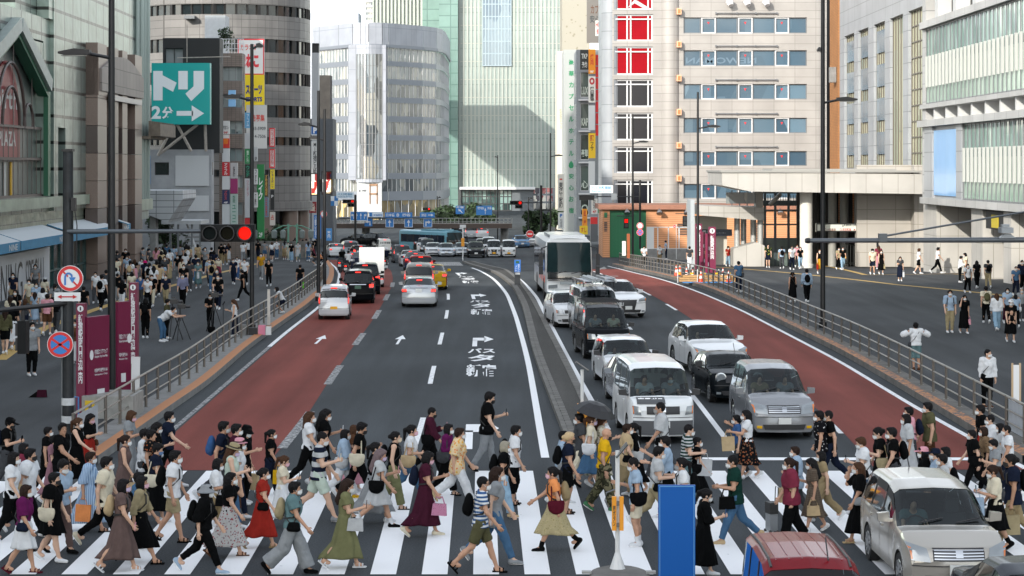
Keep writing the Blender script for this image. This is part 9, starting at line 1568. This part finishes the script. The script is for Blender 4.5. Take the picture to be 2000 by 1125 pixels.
vs=[(q*math.cos(2*PI*k/n),q*math.sin(2*PI*k/n),z)for q,z in pr[1:]for k in range(n)];m.add([(0,0,0)]+vs,[(0,1+k,1+(k+1)%n)for k in range(n)]+[(1+i*n+k,1+(i+1)*n+k,1+(i+1)*n+(k+1)%n,1+i*n+(k+1)%n)for i in range(2)for k in range(n)]);c_=m.bd('canopy',mat('parasol_black',(.012,.012,.014),.55),r);r.rotation_euler=(.12,.25,0)
m=MB().tube([(0,0,.05),(0,0,-.75)],.01,6);m.bd('shaft',POLEG,r);m=MB();[m.tube([(0,0,-.02),(.49*math.cos(2*PI*k/n),.49*math.sin(2*PI*k/n),-.25)],.006,4)for k in range(n)];m.bd('rib',POLEG,r)
def tripod(px,py,label,cam=True,h=1.45):
 x,d=g2w(px,py,PH);r=thing('camera_tripod',label,'tripod',(x,d,PH+zg(d)));l0=None
 for k in range(3):a=2*PI*k/3+.4;MB().tube([(.42*math.cos(a),.42*math.sin(a),0),(0,0,h*.85)],.022,6).bd('leg',BLACK,r)
 MB().tube([(0,0,h*.6),(0,0,h)],.03,6).bd('column',BLACK,r)
 if cam:m=MB().box(-.1,.22,-.08,.08,h,h+.18);m.tube([(.2,0,h+.09),(.4,0,h+.09)],.06,10);m.box(-.05,.12,-.03,.03,h+.22,h+.26);m.box(.1,.12,-.02,.02,h+.18,h+.24);m.bd('camera',mat('camera_black',(.02,.02,.022),.4),r)
tripod(337,664,'black camera tripod before the bending man');tripod(352,664,'smaller black tripod with a little camera',h=1.25);tripod(417,648,'black tripod of the video operator with draped cover')
x,d=g2w(436,652,PH);r=thing('microphone_stand','thin black microphone stand before the reporter','microphone stand',(x,d,PH));MB().tube([(0,0,0),(0,0,1.2)],.015,6).bd('stand',BLACK,r);MB().tube([(-.02,0,1.2),(.08,-.05,1.35)],.03,8).bd('microphone',BLACK,r);MB().lathe([(.2,0),(.2,.02),(.05,.03)],n=12).bd('base',BLACK,r)
x,d=g2w(410,649,PH);r=thing('equipment_bag','black equipment bag lying under the video tripod','bag',(x,d,PH));link('bag_body',bag_mesh('tote'),r,[cloth(c_black)]).location=(.1,-.3,.16)
x,d=g2w(82,776,PH);r=thing('equipment_bag','small dark bag left alone on the open plaza','bag',(x,d,PH));link('bag_body',bag_mesh('hand'),r,[cloth(c_plum)]).location=(0,0,.115);MB().prism([(-.4,0),(-.12,0),(-.12,.2)],-.05,.05).bd('flap',cloth(c_black),r)
x,d=g2w(505,654,PH);r=thing('stool_box','grey box with pink and white bags by the railing foot','box',(x,d,PH));MB().box(-.9,-.5,-.2,.2,0,.42).bd('box',CONC,r);MB().box(.0,.28,-.12,.1,.0,.4).bd('pink_bag',mat('bag_pink','#c87a90',.7),r);MB().box(.3,.52,-.1,.1,0,.34).bd('white_bag',PW,r);MB().box(-.4,-.05,-.15,.15,0,.3).bd('black_bag',BLACK,r)
x,d=g2w(1507,1040);r=thing('suitcase','silver suitcase with a black bag on top pulled by the maroon tee','suitcase',(x,d,0),.3);r.scale=(.8,.8,.8);MB().box(-.1,.1,-.14,.14,.05,.46).bd('shell',mat('case_silver','#8f9396',.35,.5),r);MB().box(-.11,.11,-.15,.15,.47,.74).bd('top_bag',mat('case_black',(.02,.02,.02),.6),r);m=MB().tube([(.12,-.08,.6),(.14,-.08,1.1),(.14,.08,1.1),(.12,.08,.6)],.012,6);m.bd('handle',BLACK,r);[MB().lathe([(.04,-.02),(.04,.02)],(sx,sy,.04),10,axis='x').bd('wheel',BLACK,r)for sx in(-.1,.1)for sy in(-.15,.15)]
x,d=g2w(1939,768,PH);r=thing('newspaper','folded newspaper in the hand of the white office shirt','newspaper',(x,d,PH+.62),.4);MB().box(-.12,.12,-.015,.015,0,.34).bd('pages',mat('newsprint','#b9b8a8',.8,var=.2,scale=12),r)
x,d=g2w(1974,668,PH);r=thing('person','baby carried in a black sling on the woman with white cap','person',(x,d-.16,PH+.95),-PI/2);V,Q=sdf_mesh([el((0,0,0),(.1,.1,.16)),el((.0,0,.22),(.075,.07,.085)),rc((.02,.08,.06),(.06,.12,-.04),.035,.028),rc((.02,-.08,.06),(.06,-.12,-.04),.035,.028),rc((0,.06,-.12),(.08,.1,-.2),.045,.03),rc((0,-.06,-.12),(.08,-.1,-.2),.045,.03)],.02,.03);link('body',qmesh('body',V,Q,[SKINM[0]]),r,[SKINM[0]]);V,Q=sdf_mesh([el((-.01,0,0),(.118,.118,.16))],.02);link('romper',qmesh('romper',V,Q,[cloth(c_black)]),r,[cloth(c_black)])
